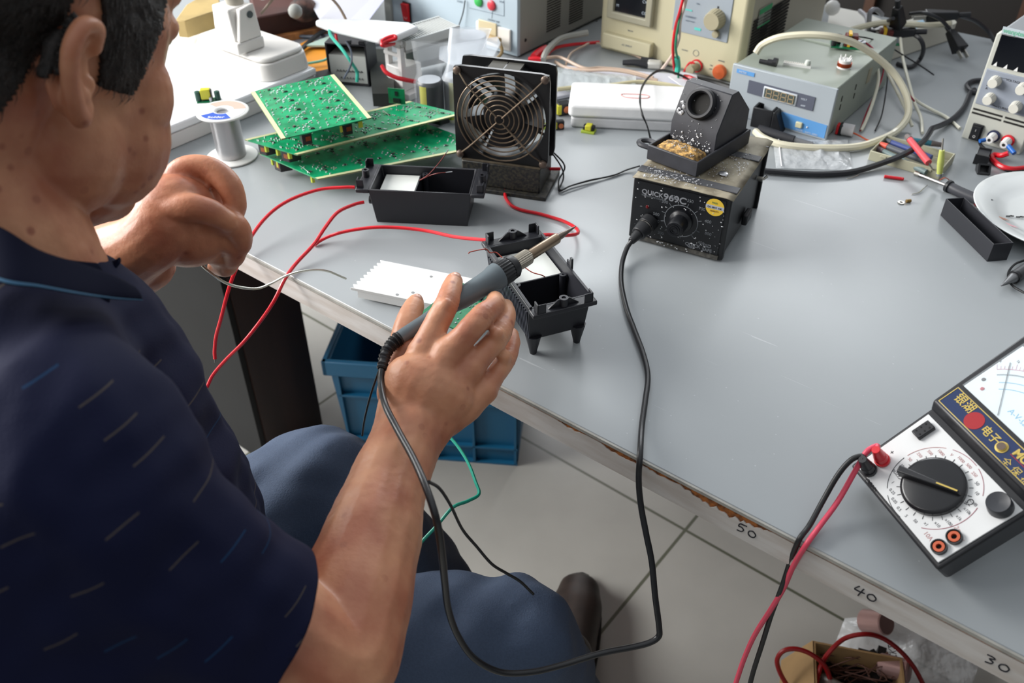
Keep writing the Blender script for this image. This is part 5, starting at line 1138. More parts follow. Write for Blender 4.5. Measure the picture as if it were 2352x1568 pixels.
# iron rest holder / second handpiece in front of the meter
t = thing('nozzle_holder', 'black wedge shaped holder with a dark handpiece in front of the meter box', 'holder', at(1722, 290, TT), math.radians(-33))
obj('wedge', MB().tray(0, 0, 0, .030, .024, .030, .003), blk, t, bevel=.001); obj('wedge_side', MB().prism([(0, 0), (.018, 0), (.004, .029), (0, .029)], -.024, 0, T3(.030, 0, 0) @ RX(math.pi/2)), blk, t, bevel=.001)
t = thing('handpiece', 'dark grey tapered handpiece lying in front of the blue stripe', 'tool', at(1742, 298, .757), 0); P0 = at(1742, 298, .757)
obj('grip', MB().tube([Vector((0, 0, 0)), at(1790, 312, .7565)-P0, at(1824, 321, .7565)-P0], lambda s: .0078-.002*s, 12, 5), blk2, t); obj('stem', MB().tube([at(1824, 321, .7565)-P0, at(1866, 333, .7545)-P0], .0042, 10, 3), mat('grey_plastic', '#6b6d70', .5), t)
# thick black cable from the station to the right
cable('black_cable', [at(1742, 391, .7545), at(1800, 396, .7545), at(1880, 400, .7545), at(1960, 394, .7545), at(2030, 373, .758), at(2085, 350, .772), at(2120, 325, .775), at(2135, 305, .770), at(2141, 295, .766), at(2160, 288, .758), at(2190, 272, .7545), at(2215, 245, .7545), at(2228, 215, .7545), at(2238, 206, .7545)], .0040, cb, 'thick black cable sweeping from the station across the tool tray', 'cable')
cable('black_cable', [at(2262, 184, .7545), at(2236, 186, .7545), at(2221, 196, .7545), at(2230, 210, .7545), at(2245, 212, .7545)], .0040, cb, 'thick black cable bend sticking out behind the slim power supply', 'cable')
# tool tray
a, b = at(1993, 367, TT), at(2163, 416, TT); _, rz, L = frm(a, b); TR = a
t = thing('tool_tray', 'shallow beige plastic tray holding pens and small screwdrivers', 'tray', a, rz)
bt_ = mat('tray_beige', '#aba992', .5); dl = Vector((math.cos(rz), math.sin(rz), 0)); dn = Vector((-dl.y, dl.x, 0)); L = .095; wt = .062
obj('body', MB().tray(0, 0, 0, L, wt, .014, .002), bt_, t, bevel=.0008)
for x in (.015, L-.02): obj('latch_tab', MB().box(x, -.0012, .0085, x+.008, .0003, .0115), bt_, t, bevel=.0004)
def pen(name, p0, p1, r, m1, m2, label, frac=.3, cat='pen', kink=0):
    t = thing(name, label, cat, p0, 0); d = p1-p0
    obj('barrel', MB().cyl((0, 0, 0), d*(1-frac), r, r*.95, 14), m1, t, bevel=.0004); obj('cap', MB().cyl(d*(1-frac), d, r*1.02, r*.8, 14), m2, t, bevel=.0004)
    return t
gy = mat('pen_grey', '#53565c', .5); tl = mat('pen_teal_grey', '#6a7c7c', .5)
pen('pen', at(2128, 396, .757), at(2012, 340, .757), .0042, tl, mat('pen_mauve', '#63565c', .5), 'grey green pen lying nearest the front of the tray', .15)
pen('pen', at(2128, 372, .762), at(2022, 330, .762), .0040, gy, mat('pen_orange', '#c9503c', .5), 'dark grey pen with orange end in the tray', .16)
pen('pen', at(2140, 362, .760), at(2035, 322, .760), .0038, mat('pen_blue', '#41508c', .5), gy, 'dark blue pen lying furthest back on the left of the tray', .12)
pen('pen', at(2095, 322, .764), at(2165, 333, .762), .0040, mat('pen_teal', '#2f6f80', .5), mat('pen_taupe', '#6b625f', .5), 'teal pen lying crosswise at the back of the tray', .38)
t = pen('screwdriver', at(2133, 374, .774), at(2083, 312, .782), .0045, mat('pen_coral', '#cd4a52', .45), mat('pen_taupe', '#6b625f', .5), 'coral red screwdriver resting on top of the pens', .14, 'screwdriver')
q0 = at(2133, 374, .774); obj('blade', MB().cyl((0, 0, 0), at(2143, 390, .762)-q0, .0012, .0008, 8), steel, t)
q0 = at(2158, 398, .768); t = thing('screwdriver', 'pale lime tester screwdriver standing against the right end of the tray', 'screwdriver', q0, 0)
q1 = at(2164, 342, .800); d = q1-q0; obj('handle', MB().cyl((0, 0, 0), d*.45, .0036, .0044, 14).cyl(d*.45, d*.95, .0044, .0034, 14), mat('lime_handle', '#c3ca6c', .3), t); obj('blade', MB().cyl(d*.95, at(2166, 318, .812)-q0, .0013, .001, 8), steel, t); obj('end_cap', MB().cyl(d*-.10, (0, 0, 0), .0040, .0044, 12), mat('cap_silver', '#a9abb0', .3, .7), t)
slabpx('green_chip', [(2112, 388), (2140, 396), (2146, 392), (2122, 384)], .7545, .002, mat('label_green', '#2f9a62', .5), 'small green piece lying in the tray corner', 'component')
# loose bits
pen('sleeve', at(2031, 405, .7525), at(2076, 411, .7525), .0022, redw, redw, 'short piece of red sleeving lying in front of the tool tray', .1, 'sleeve')
t = thing('crimp_terminal', 'tiny brass crimp terminal lying alone on the bench', 'terminal', at(2074, 466, TT), .2)
obj('barrel', MB().cyl((.004, 0, .0022), (.010, 0, .0022), .0022, n=10), mat('brass', '#9a7d4a', .4, .8), t); obj('eyelet', MB().ring([(.002, .0006), (.0042, .0006), (.0042, .0016), (.002, .0016)], 14, T3(-.003, 0, 0)), steel, t)
t = thing('rocker_housing', 'small open black switch housing in front of the slim power supply', 'component', at(2250, 378, TT), -.55)
obj('flange_front', MB().box(-.009, -.002, 0, .009, 0, .014), blk, t); obj('body', MB().box(-.007, 0, .001, .007, .022, .012), mat('dark_grey_part', '#3c3d41', .5), t); obj('flange_back', MB().box(-.008, .022, 0, .008, .024, .015), blk, t)
a = at(2250, 391, TT); t = thing('rocker_housing', 'small black square ring housing lying nearest the white plate', 'component', at(2254, 392, TT), -.2)
obj('frame', MB().tray(-.008, -.007, 0, .008, .007, .012, .0022, M=RX(.9)), blk, t)
# leads of the slim supply
bl_ = mat('blue_sleeve', '#1c63b8', .4)
cable('red_wire', [at(2316, 352, .765), at(2300, 357, .760), at(2283, 356, .7545), at(2280, 366, .7545), at(2300, 382, .7545), at(2325, 388, .7545), at(2360, 385, .7545)], .0036, redw, 'thick red lead looping in front of the slim power supply', 'wire')
cable('wire', [at(2252, 322, .763), at(2252, 332, .757), at(2268, 348, .7525), at(2282, 368, .7525), at(2310, 390, .7525), at(2352, 393, .7525)], .0022, bkw, 'thin black lead following the red one from the supply', 'wire')
obj('blue_sleeve', MB().tube([at(2268, 320, .765), at(2250, 324, .763)], .0028, 10, 2), bl_, None, loc=at(2268, 320, .765), label='blue crimp sleeve on the left output terminal', cat='sleeve')
obj('blue_sleeve', MB().tube([at(2316, 335, .768), at(2330, 352, .764)], .0032, 10, 2), bl_, None, loc=at(2316, 335, .768), label='blue crimp sleeve on the right output terminal', cat='sleeve')
# plate with clippings, leads below it
pc = Vector((.669, .930, 0)); t = thing('plate', 'white china plate with a faded flower print at the right edge', 'plate', (pc.x, pc.y, TT), 0)
R_ = .103; china = mat('china_white', '#e2e6e6', .18, coat=.5)
obj('dish', MB().lathe([(.055, 0), (.058, .002), (.075, .007), (R_, .0175), (R_+.001, .019), (R_-.001, .0195), (.076, .0115), (.066, .0085), (.06, .0080), (0, .0080)], 72), china, t, ang=60)
mb = MB(); q = loc(t, at(2306, 488, .770)); q2 = loc(t, at(2325, 503, .770))
def petal(nm, c_, l, w2, ang, m):
    c_ = Vector(c_); rr = math.hypot(c_.x, c_.y); zz = .0115+(rr-.076)/(R_-.076)*.0080; M = T3(c_.x, c_.y, zz+.0004) @ RZ(ang) @ RY(0)
    P = [(-l, 0), (-l*.4, w2), (l*.5, w2*.8), (l, 0), (l*.3, -w2)]; obj(nm, MB().prism(P, 0, .0003, M), m, t)
petal('flower_print', q, .009, .0016, -.75, mat('print_brown', '#ab7d6a', .4)); petal('flower_print', q2, .010, .0014, -.8, mat('print_pink', '#d9a7ad', .4))
for px, py in ((2322, 490), (2345, 492)):
    q = at(px, py, .764); o = obj('wire_clipping', MB().tube([(-.004, .001, .001), (-.001, -.001, .002), (.002, .0015, .001), (.004, -.001, .002)], .0009, 6, 3), bkw, None, label='black clipped wire bit on the plate, '+('left' if px < 2330 else 'right')+' one', cat='wire bit'); o.location = q-Vector((0, 0, .0052))
t = thing('screwdriver', 'dark screwdriver with a grey shaft pushed under the white plate', 'screwdriver', at(2180, 428, .757), 0); P0 = at(2180, 428, .757)
obj('shaft', MB().tube([at(2104, 398, .7535)-P0, Vector((0, 0, 0))], .0022, 8, 2), mat('dull_shaft', '#7c7b7a', .35, .8), t); obj('tip', MB().tube([at(2101, 397, .7535)-P0, at(2112, 401, .7535)-P0], .0032, 8, 2), steel, t)
obj('handle', MB().tube([Vector((0, 0, 0)), at(2205, 441, .757)-P0, at(2250, 460, .757)-P0, at(2275, 470, .757)-P0], .0068, 10, 3), mat('handle_grey', '#3b3c42', .5), t); obj('bolster', MB().cyl(at(2176, 426, .7575)-P0, at(2182, 429, .7575)-P0, .0080), blk, t)
obj('red_clip', MB().box(-.006, -.006, 0, .008, .006, .009), mat('dark_red_lens', '#5c0d10', .25), None, bevel=.002, label='dark red and black clip peeping from under the plate', cat='clip').location = at(2246, 471, TT)
for k, pts in enumerate(([(2238, 476), (2255, 486), (2290, 500), (2330, 520), (2352, 530)], [(2240, 480), (2262, 482), (2300, 508), (2335, 532), (2352, 538)])):
    cable('wire', [at(x, y, .753+.002*k) for x, y in pts], .0011, steel, 'bright steel lead running along under the plate rim, '+('upper' if k == 0 else 'lower')+' strand', 'wire')
cable('wire', [at(2094, 446, .7512), at(2110, 442, .7512), at(2122, 432, .752), at(2130, 425, .7512)], .0005, steel, 'thin curled steel wire in front of the tray', 'wire')
cable('wire', [at(2158, 414, .7515), at(2170, 408, .757), at(2180, 413, .755), at(2186, 421, .7525)], .0005, copper, 'fine copper wire beside the screwdriver collar', 'wire')
cable('wire', [at(1945, 410, .752), at(1958, 407, .7515), at(1972, 401, .7515)], .0006, steel, 'tiny component lead beneath the thick black cable', 'wire')
# open black box
h_ = math.radians(97.6); P0 = Vector((.5455, .850, TT)); t = thing('potting_box', 'long open black plastic box standing alone near the white plate', 'box', P0, h_-math.pi/2)
obj('shell', MB().tray(0, 0, 0, .0245, .1055, .0235, .0012, floor=.002), mat('box_black', '#2a2b31', .5), t, bevel=.0004)
# soldering pen tip at the right edge
P0 = at(2300, 656, .757); t = thing('soldering_tweezer', 'grey conical pen tip with a black cord entering from the right edge', 'tool', P0, 0)
e = at(2345, 626, .758); d = e-P0; obj('nose', MB().cyl((0, 0, 0), d*.62, .0008, .0058, 16), mat('metal_grey', '#7b7c7e', .35, .7), t); obj('barrel', MB().cyl(d*.62, d*2.2, .0068, .0072, 16), mat('barrel_dark', '#3a3b3e', .45), t); obj('grip_ring', MB().cyl(d*.62, d*.72, .0075, .0075, 16), blk, t)
cable('wire', [at(2352, 598, .754), at(2332, 606, .754), at(2318, 622, .754), at(2316, 638, .754), at(2326, 656, .754), at(2352, 672, .754)], .0013, bkw, 'thin black cord curving around the conical pen tip', 'wire')
# ---- furniture beyond the bench
fur = mat('dark_cabinet', '#15110f', .6); fst = mat('brown_post', '#4a3022', .6)
q = at(2010, 5, 0); o_ = W(.0, 2.05, 0)
t = thing('cabinet', 'dark cabinet with thin brown posts standing beyond the bench', 'cabinet', W(-.75, 2.0, 0), TH)
obj('carcass', MB().box(0, 0, .05, 1.35, .45, 1.4), fur, t); 
for x in (.25, .62, .98, 1.33): obj('post', MB().box(x, -.02, 0, x+.025, 0, 1.4), fst, t)
t = thing('cabinet', 'reddish wooden cabinet side seen behind the slim power supply', 'cabinet', W(.95, 1.55, 0), TH)
obj('side_panel', MB().box(0, 0, 0, .03, .6, 1.3), mat('red_wood', '#5c2d1a', .5, var=.3, vscale=10), t); obj('shelf_back', MB().box(.03, .2, 0, .6, .23, 1.3), mat('taupe_panel', '#5e544c', .7), t)
obj('low_partition', MB().box(0, 0, 0, .75, .03, .60), mat('taupe_panel', '#5e544c', .7), None, label='low taupe partition board between the two cabinets', cat='partition').location = W(.30, 1.75, 0)
bpy.data.objects['low_partition'].rotation_euler = (0, 0, TH)
# ================================================================= analogue multimeter
A = Vector((.28337, .50439, .7782)); wx = .1024; hy = .0698; th0 = math.radians(-72.82); tl0 = math.radians(34.8)   # propped up on its stand
X = Vector((math.cos(th0), math.sin(th0), 0)); Y = Vector((-math.sin(th0)*math.cos(tl0), math.cos(th0)*math.cos(tl0), math.sin(tl0))); N_ = X.cross(Y)
M = Matrix(((X.x, Y.x, N_.x, A.x), (X.y, Y.y, N_.y, A.y), (X.z, Y.z, N_.z, A.z), (0, 0, 0, 1)))
t = thing('multimeter', 'analogue multimeter with big black range dial, white panel and blue name strip', 'multimeter', M=M)
Mi = M.inverted()
def mp(px, py, h=0):
    o_ = A+N_*h; r = FW*FPX+RT*(px-1176)+UP*(784-py); s = (o_-CAM).dot(N_)/r.dot(N_); q = Mi @ (CAM+r*s); return q.x, q.y
mk_ = mat('meter_black', '#1d1e22', .4); mw = mat('meter_white', '#dfe0e0', .35)
LY = .165
obj('case', MB().hexa([(-.001, -.001, -.030), (wx+.001, -.001, -.030), (wx+.004, LY, -.030), (-.004, LY, -.030), (-.004, -.004, -.001), (wx+.004, -.004, -.001), (wx+.006, LY, .001), (-.006, LY, .001)]), mk_, t, bevel=.0025, seg=3)
obj('lower_panel', MB().prism([(0, 0), (wx, 0), (wx+.0015, hy), (-.0015, hy)], -.001, .0006), mw, t, bevel=.0003)
u0, u1 = hy+.004, LY
obj('upper_housing', MB().hexa([(-.005, u0, -.001), (wx+.005, u0, -.001), (wx+.006, u1, -.001), (-.006, u1, -.001), (-.005, u0+.005, .008), (wx+.005, u0+.005, .008), (wx+.006, u1, .010), (-.006, u1, .010)]), mk_, t, bevel=.0015)
ya, yb = u0+.007, u0+.0265
st = obj('name_strip', MB().box(-.002, ya, .0075, wx+.003, yb, .0088), mat('navy_strip', '#1e2f57', .3), t, bevel=.0004)
gold = mat('gold_print', '#c9b05c', .4, .3)
mb = MB()
for y in (ya+.0004, yb-.0012): mb.box(-.001, y, .0088, wx+.002, y+.0007, .0091)
mb.box(-.0015, ya+.0004, .0088, -.0008, yb-.0005, .0091); obj('gold_line', mb, gold, st)
cyh = (ya+yb)/2
text('银湖', .0095, T3(.004, cyh+.0005, .0090), gold, st, bold=.0001); text('电子', .0085, T3(.0385, cyh-.003, .0090), gold, st, bold=.0001)
text('MODEL MF47', .0085, T3(.068, cyh+.001, .0090), gold, st, bold=.0003); text('全 保 护 电 表', .0075, T3(.068, cyh-.009, .0090), gold, st)
obj('red_emblem', MB().lathe([(.0075, 0), (.0075, .0004), (0, .0004)], 32, T3(.030, cyh-.001, .0087)), mat('emblem_red', '#a01c24', .4), st)
obj('emblem_underline', MB().box(.068, cyh-.0004, .0088, wx, cyh+.0001, .0090), mat('emblem_red', '#a01c24', .4), st)
obj('zero_screw', MB().lathe([(.0048, 0), (.0048, .0006), (.0036, .0008), (.0036, .002), (0, .002)], 24, T3(.060, cyh-.001, .0086)), gold, t); obj('screw_head', MB().lathe([(.0032, 0), (.0032, .0006), (0, .0006)], 18, T3(.060, cyh-.001, .0104)), mat('dull_screw', '#6d5f55', .4, .6), t)
gy0 = yb+.003
obj('scale_plate', MB().box(.001, gy0, .0085, wx+.001, u1-.007, .0098), mat('scale_white', '#dfeaf0', .3), t)
mb = MB()
for r_, m_ in ((.060, None), (.052, None)):
    pass
def arc(r_, a0, a1, z, rad, m, nm, cx, cy):
    P = [(cx+r_*math.cos(math.radians(a0+(a1-a0)*k/20)), cy+r_*math.sin(math.radians(a0+(a1-a0)*k/20)), z) for k in range(21)]
    obj(nm, MB().tube(P, rad, 4, 1), m, t)
ccx, ccy = wx/2, gy0-.012; cyn = mat('scale_cyan', '#6fb4d6', .5); pk = mat('scale_pink', '#c98a9a', .5)
arc(.060, 40, 140, .0099, .0003, pk, 'scale_arc', ccx, ccy); arc(.055, 40, 140, .0099, .0006, mat('mirror_grey', '#9ea8ac', .2, .6), 'scale_arc', ccx, ccy); arc(.048, 42, 138, .0099, .0003, cyn, 'scale_arc', ccx, ccy); arc(.042, 42, 138, .0099, .0003, cyn, 'scale_arc', ccx, ccy)
mb = MB()
for k in range(41):
    a = math.radians(40+100*k/40); mb.tube([(ccx+.060*math.cos(a), ccy+.060*math.sin(a), .0099), (ccx+(.063 if k % 5 else .065)*math.cos(a), ccy+(.063 if k % 5 else .065)*math.sin(a), .0099)], .0002, 4, 1)
obj('scale_ticks', mb, pk, t)
for k, s in enumerate(('4k', '1k', '500', '200', '100', '50', '20', '10', '5', '0')):
    a = math.radians(138-100*k/9); text(s, .003, T3(ccx+.066*math.cos(a)-.003, ccy+.066*math.sin(a), .0099), ink, t, name='scale_number')
text('A-V-Ω', .0065, T3(ccx-.012, gy0+.008, .0099), cyn, t, name='scale_text')
a = math.radians(132); obj('needle', MB().tube([(ccx+.02*math.cos(a), gy0+.001, .0104), (ccx+.066*math.cos(a), ccy+.066*math.sin(a), .0104)], .0003, 4, 1), mk_, t)
for x, c_ in ((.006, '#2a2023'), (.012, '#b41c34')):
    obj('scale_lamp', MB().lathe([(.0017, 0), (.0012, .0008), (0, .001)], 12, T3(x, gy0+.014-(.006 if x > .01 else 0), .0098)), mat('lamp_'+c_[1:], c_, .3), t)
gl = bpy.data.materials.new('cover_glass'); gl.use_nodes = True; g_ = gl.node_tree.nodes['Principled BSDF']; g_.inputs['Alpha'].default_value = .12; g_.inputs['Roughness'].default_value = .05; g_.inputs['Base Color'].default_value = lin('#eef6fa')
obj('cover_glass', MB().box(.0005, gy0-.0005, .0108, wx+.0015, u1-.0065, .0118), gl, t)
# dial
dx0, dy0 = mp(2145, 1114, .004); dr = .0335
dx0 = (mp(2068, 1100, .004)[0]+mp(2222, 1130, .004)[0])/2; dy0 = (mp(2068, 1100, .004)[1]+mp(2222, 1130, .004)[1])/2
dr = abs(complex(*mp(2222, 1118, .005))-complex(*mp(2068, 1110, .005)))/2
print('DR', dr, dx0, dy0)
dial = obj('range_dial', MB().lathe([(dr, .0006), (dr, .0045), (dr-.0015, .006), (dr-.003, .0064), (0, .0064)], 64, T3(dx0, dy0, 0)), mat('dial_black', '#16171b', .25, var=.15, vscale=60), t)
p0, p1 = mp(2058, 1072, .013), mp(2212, 1130, .012); ang = math.atan2(p1[1]-p0[1], p1[0]-p0[0])
obj('pointer_bar', MB().hexa([(-.036, -.0045, .006), (.0315, -.0015, .006), (.0315, .0015, .006), (-.036, .0045, .006), (-.036, -.0035, .0145), (.030, -.0012, .012), (.030, .0012, .012), (-.036, .0035, .0145)], T3(dx0, dy0, 0) @ RZ(ang) @ Matrix.Diagonal((dr/.0335, .85, 1, 1))), mk_, dial, bevel=.0008)
obj('pointer_line', MB().box(.004, -.0006, .0134, .020, .0006, .0138, T3(dx0, dy0, -.0004) @ RZ(ang) @ RY(.04)), gold, dial)
red_p = mat('dial_print_red', '#b98a8a', .5); blk_p = mat('dial_print_black', '#4a4a50', .5)
mb = MB()
for k in range(24):
    a = 2*math.pi*(k+.5)/24+ang; mb.tube([(dx0+(dr+.0006)*math.cos(a), dy0+(dr+.0006)*math.sin(a), .0007), (dx0+(dr+.0036)*math.cos(a), dy0+(dr+.0036)*math.sin(a), .0007)], .0003, 4, 1)
obj('dial_ticks', mb, ink, t)
labs = ['x1', 'x10', 'x100', 'x1k', 'x10k', 'C.dB', '10', '50', '250', '500', '1000', 'V', '1000', '500', '250', '50', '10', 'BUZZ', '1', '0.25', '0.05', '0.5', '5', '50']
for k, s in enumerate(labs):
    a = ang-math.radians(75)+2*math.pi*k/24; r_ = dr+.0065; text(s, .0034, T3(dx0+r_*math.cos(a), dy0+r_*math.sin(a)-.0015, .0007), red_p if 8 <= k < 16 else blk_p, t, align='CENTER', name='dial_number')
for a0, a1, m_ in ((100, 150, red_p), (55, 92, mat('dial_print_wine', '#9b4a5c', .5)), (12, 50, mat('dial_print_wine', '#9b4a5c', .5)), (-80, -5, mat('dial_print_wine', '#9b4a5c', .5)), (155, 205, ink), (215, 250, ink)):
    arc(dr+.0105, a0+math.degrees(ang), a1+math.degrees(ang), .0007, .00028, m_, 'dial_arc', dx0, dy0)
x, y = mp(2121, 987, .003); an = -math.radians(0); sk = obj('transistor_socket', MB().box(x-.0045, y-.0078, .0006, x+.0045, y+.0078, .0045), mk_, t, bevel=.0006)
sk.data.transform(T3(0, 0, 0)); mb = MB()
for i in (0, 1):
    for j in (0, 1, 2): mb.cyl((x-.0022+.0044*i, y-.0045+.0045*j, .0045), (x-.0022+.0044*i, y-.0045+.0045*j, .0047), .0008, n=8)
obj('socket_holes', mb, mat('slot_black', '#050505', .8), sk)
x, y = mp(2295, 1157, .006); obj('ohm_knob', MB().lathe([(.0092, .0006), (.0086, .009), (.0080, .010), (.005, .0092), (0, .0088)], 32, T3(x, y, 0)), mat('knob_grey', '#33353a', .4), t); text('Ω', .007, T3(x-.018, y-.016, .0007), ink, t, name='printed_mark')
for px, py in ((2157, 1256), (2192, 1233)):
    x, y = mp(px, py, .002); j_ = obj('socket_jack', MB().ring([(.0050, .0006), (.0058, .0006), (.0058, .0040), (.0050, .0040)], 24, T3(x, y, 0)), mk_, t); obj('orange_ring', MB().ring([(.0021, .001), (.0042, .001), (.0042, .0036), (.0021, .0036)], 24, T3(x, y, 0)), mat('jack_orange', '#c55a35', .4), j_); obj('jack_hole', MB().lathe([(.0050, .0008), (0, .0009)], 24, T3(x, y, 0)), mat('slot_black', '#050505', .8), j_)
x, y = mp(2210, 1213); text('2500V', .0048, T3(x-.004, y-.004, .0007) @ RZ(-.3), red_p, t, name='printed_mark'); x, y = mp(2135, 1237); text('10A', .0048, T3(x-.006, y-.001, .0007), red_p, t, name='printed_mark')
x, y = mp(1998, 1098); text('COM', .0050, T3(x-.001, y-.0045, .0007), ink, t, name='printed_mark'); x, y = mp(2046, 1036); text('+', .006, T3(x, y-.002, .0007), ink, t, name='printed_mark')
obj('prop_stand', MB().box(.01, LY-.035, -.118, wx-.01, LY-.030, -.028), mk_, t, bevel=.001)
# probe leads plugged into it
rp = mat('probe_pink', '#dd4a62', .4); rpl = mat('probe_red', '#d2202c', .35)
def probe(px, py, px2, py2, m, mc, label, pts):
    x, y = mp(px, py, 0); b0 = M @ Vector((x, y, .0008)); th_ = thing('test_lead', label, 'test lead', b0, 0)
    top = b0+N_*.022; obj('plug', MB().cyl((0, 0, 0), N_*.003, .0062, .0062, 18).cyl(N_*.003, N_*.009, .0054, .0052, 18).cyl(N_*.009, N_*.020, .0050, .0034, 12), m, th_, bevel=.0004)
    P = [N_*.018]+[p-b0 for p in pts]; obj('cord', MB().tube(P, .0023, 10, 8), mc, th_)
ez = lambda px, py, z: at(px, py, z)
probe(2028, 1059, 0, 0, rpl, rp, 'pink red test lead leaving the plus socket and hanging over the bench edge', [ez(2014, 1024, .803), ez(1990, 1038, .80), ez(1965, 1080, .785), ez(1925, 1150, .765), ez(1885, 1205, .757), ez(1852, 1250, .752), ez(1822, 1300, .72), ez(1800, 1350, .69), ez(1770, 1400, .66), ez(1735, 1455, .62), ez(1710, 1510, .585), ez(1688, 1575, .55), ez(1668, 1640, .52)])
probe(1998, 1081, 0, 0, mk_, bkw, 'black test lead leaving the COM socket and hanging over the bench edge', [ez(1980, 1047, .797), ez(1955, 1056, .793), ez(1925, 1090, .782), ez(1890, 1150, .765), ez(1860, 1205, .756), ez(1835, 1240, .752), ez(1815, 1290, .72), ez(1795, 1350, .69), ez(1772, 1410, .65), ez(1750, 1480, .605), ez(1728, 1550, .56), ez(1712, 1620, .52)])
# ================================================================= under the bench
q = at(614, 1067, 0)-ORG; pu, pv = q.dot(UX), q.dot(VX)
t = thing('drawer_pedestal', 'dark grey drawer pedestal with brown side standing under the left half of the bench', 'drawer pedestal', W(pu-.52, pv, 0), TH)
obj('carcass', MB().box(0, .012, 0, .52, .15, .70), dbr, t); obj('front', MB().box(0, 0, .0, .515, .012, .70), dk, t, bevel=.001)
cr_ = mat('crate_blue', '#176086', .45); P0 = Vector((.012, 1.25, 0)); hh_ = math.radians(-6); wdt = .345
t = thing('storage_crate', 'blue ribbed plastic crate standing on the floor under the bench', 'crate', P0-Vector((math.cos(hh_), math.sin(hh_), 0))*wdt, hh_)
H_ = .25; fl_ = .014; D_ = .30
obj('shell', MB().tray(-fl_, -fl_, 0, wdt+fl_, D_+fl_, H_, .004, tb=fl_), cr_, t)
obj('rim', MB().box(-fl_-.010, -fl_-.010, H_-.03, wdt+fl_+.010, -fl_+.001, H_+.004).box(-fl_-.010, -fl_-.01, H_-.03, -fl_, D_+fl_, H_+.004).box(wdt+fl_, -fl_-.01, H_-.03, wdt+fl_+.01, D_+fl_, H_+.004).box(-fl_-.01, D_+fl_, H_-.03, wdt+fl_+.01, D_+fl_+.01, H_+.004), cr_, t, bevel=.002)
mb = MB()
def rib(x0, z0, x1, z1):
    f = lambda z: -fl_*z/H_; mb.hexa([(x0, f(z0)-.010, z0), (x1, f(z0)-.010, z0), (x1, f(z0)+.002, z0), (x0, f(z0)+.002, z0), (x0, f(z1)-.010, z1), (x1, f(z1)-.010, z1), (x1, f(z1)+.002, z1), (x0, f(z1)+.002, z1)])
for x in (0, .085, .170, .255, .338): rib(x, 0, x+.005, H_-.03)
rib(0, .045, wdt, .05); rib(0, 0, wdt, .005); rib(0, .165, wdt, .17)
obj('ribs', mb, cr_, t)
# carton with scrap capacitors at the lower right
kraft = mat('kraft_card', '#a3845a', .8, var=.15, vscale=20)
a, b = at(1868, 1471, .15), at(2072, 1511, .15); _, rz, L = frm(a, b); n_ = Vector((math.sin(rz), -math.cos(rz), 0))
t = thing('cardboard_box', 'open cardboard box of scrap capacitors and wires on the floor', 'box', (a.x+n_.x*.16, a.y+n_.y*.16, 0), rz)
obj('shell', MB().tray(0, 0, 0, L, .16, .15, .003), kraft, t); obj('side_flap', MB().hexa([(-.045, .0, .095), (0, .0, .148), (0, .16, .148), (-.035, .15, .098), (-.047, .0, .097), (-.001, .0, .151), (-.001, .16, .151), (-.037, .15, .10)]), kraft, t)
al = mat('cap_aluminium', '#9c9894', .3, .7); pkc = mat('cap_pink', '#a3837f', .35, .4)
def cap(P, d, r, L_, m, label, txt=None):
    d = Vector(d).normalized(); th_ = thing('capacitor', label, 'capacitor', P, 0); M_ = d.to_track_quat('Z', 'Y').to_matrix().to_4x4()
    obj('can', MB().lathe([(r*.9, 0), (r, .002), (r, L_-.002), (r*.9, L_), (0, L_)], 24, M_), m, th_)
    if txt: text(txt, r*.9, M_ @ T3(0, 0, 0) @ RZ(math.pi/2) @ RX(math.pi/2) @ T3(-r*.1, L_*.25, r+.0004) @ RZ(0), ink, th_)
cap(at(1885, 1568, .12), (.3, -.5, .3), .016, .04, al, 'dull aluminium capacitor at the left inside the cardboard box')
cap(at(2020, 1525, .12), (.55, -.35, .25), .017, .042, pkc, 'pink capacitor with marker writing at the right inside the cardboard box', 'CK2')
cap(at(1985, 1425, .05), (.4, -.5, .6), .019, .045, pkc, 'pink capacitor with marker writing lying behind the cardboard box', '182')
obj('black_ring', MB().ring([(.012, 0), (.026, 0), (.026, .012), (.012, .012)], 28), mat('ring_dark', '#17191b', .35), None, label='black ring magnet lying on the capacitors in the cardboard box', cat='ring').location = at(1975, 1560, .10)
obj('scrap_leads', (lambda mb: [mb.tube([at(1880+rs.uniform(0, 180), 1490+rs.uniform(0, 80), .10+rs.uniform(0, .04)) for _ in range(4)], .0009, 5, 5) for _ in range(16)] and mb)(MB()), mat('scrap_wire', '#6d5048', .5, .3), None, label='tangle of thin brown leads in the cardboard box', cat='wires', kind='stuff')
obj('black_scrap', (lambda mb: [mb.box(-.01, -.008, -.006, .012, .008, .006, T3(*at(1890+rs.uniform(0, 160), 1500+rs.uniform(0, 70), .085+rs.uniform(0, .02))) @ RZ(rs.uniform(0, 3)) @ RX(rs.uniform(0, 2))) for _ in range(22)] and mb)(MB()), mat('scrap_black', '#161313', .5), None, label='jumble of small black parts filling the cardboard box', cat='scrap', kind='stuff')
dr_ = mat('dark_red_wire', '#8e0f14', .4)
cable('red_wire', [at(*p) for p in ((1812, 1580, .12), (1792, 1545, .14), (1785, 1515, .16), (1800, 1494, .175), (1830, 1490, .18), (1865, 1503, .175), (1895, 1530, .16), (1912, 1575, .13))], .0035, dr_, 'dark red wire loop hanging over the left wall of the cardboard box', 'wire')
cable('red_wire', [at(*p) for p in ((1875, 1568, .14), (1885, 1530, .15), (1905, 1497, .175), (1940, 1466, .19), (1985, 1456, .20), (2025, 1464, .19), (2065, 1492, .17), (2098, 1530, .14), (2125, 1580, .10))], .0035, dr_, 'dark red wire arching high across the cardboard box', 'wire')
vs = []; fs = []; nx, ny = 16, 10
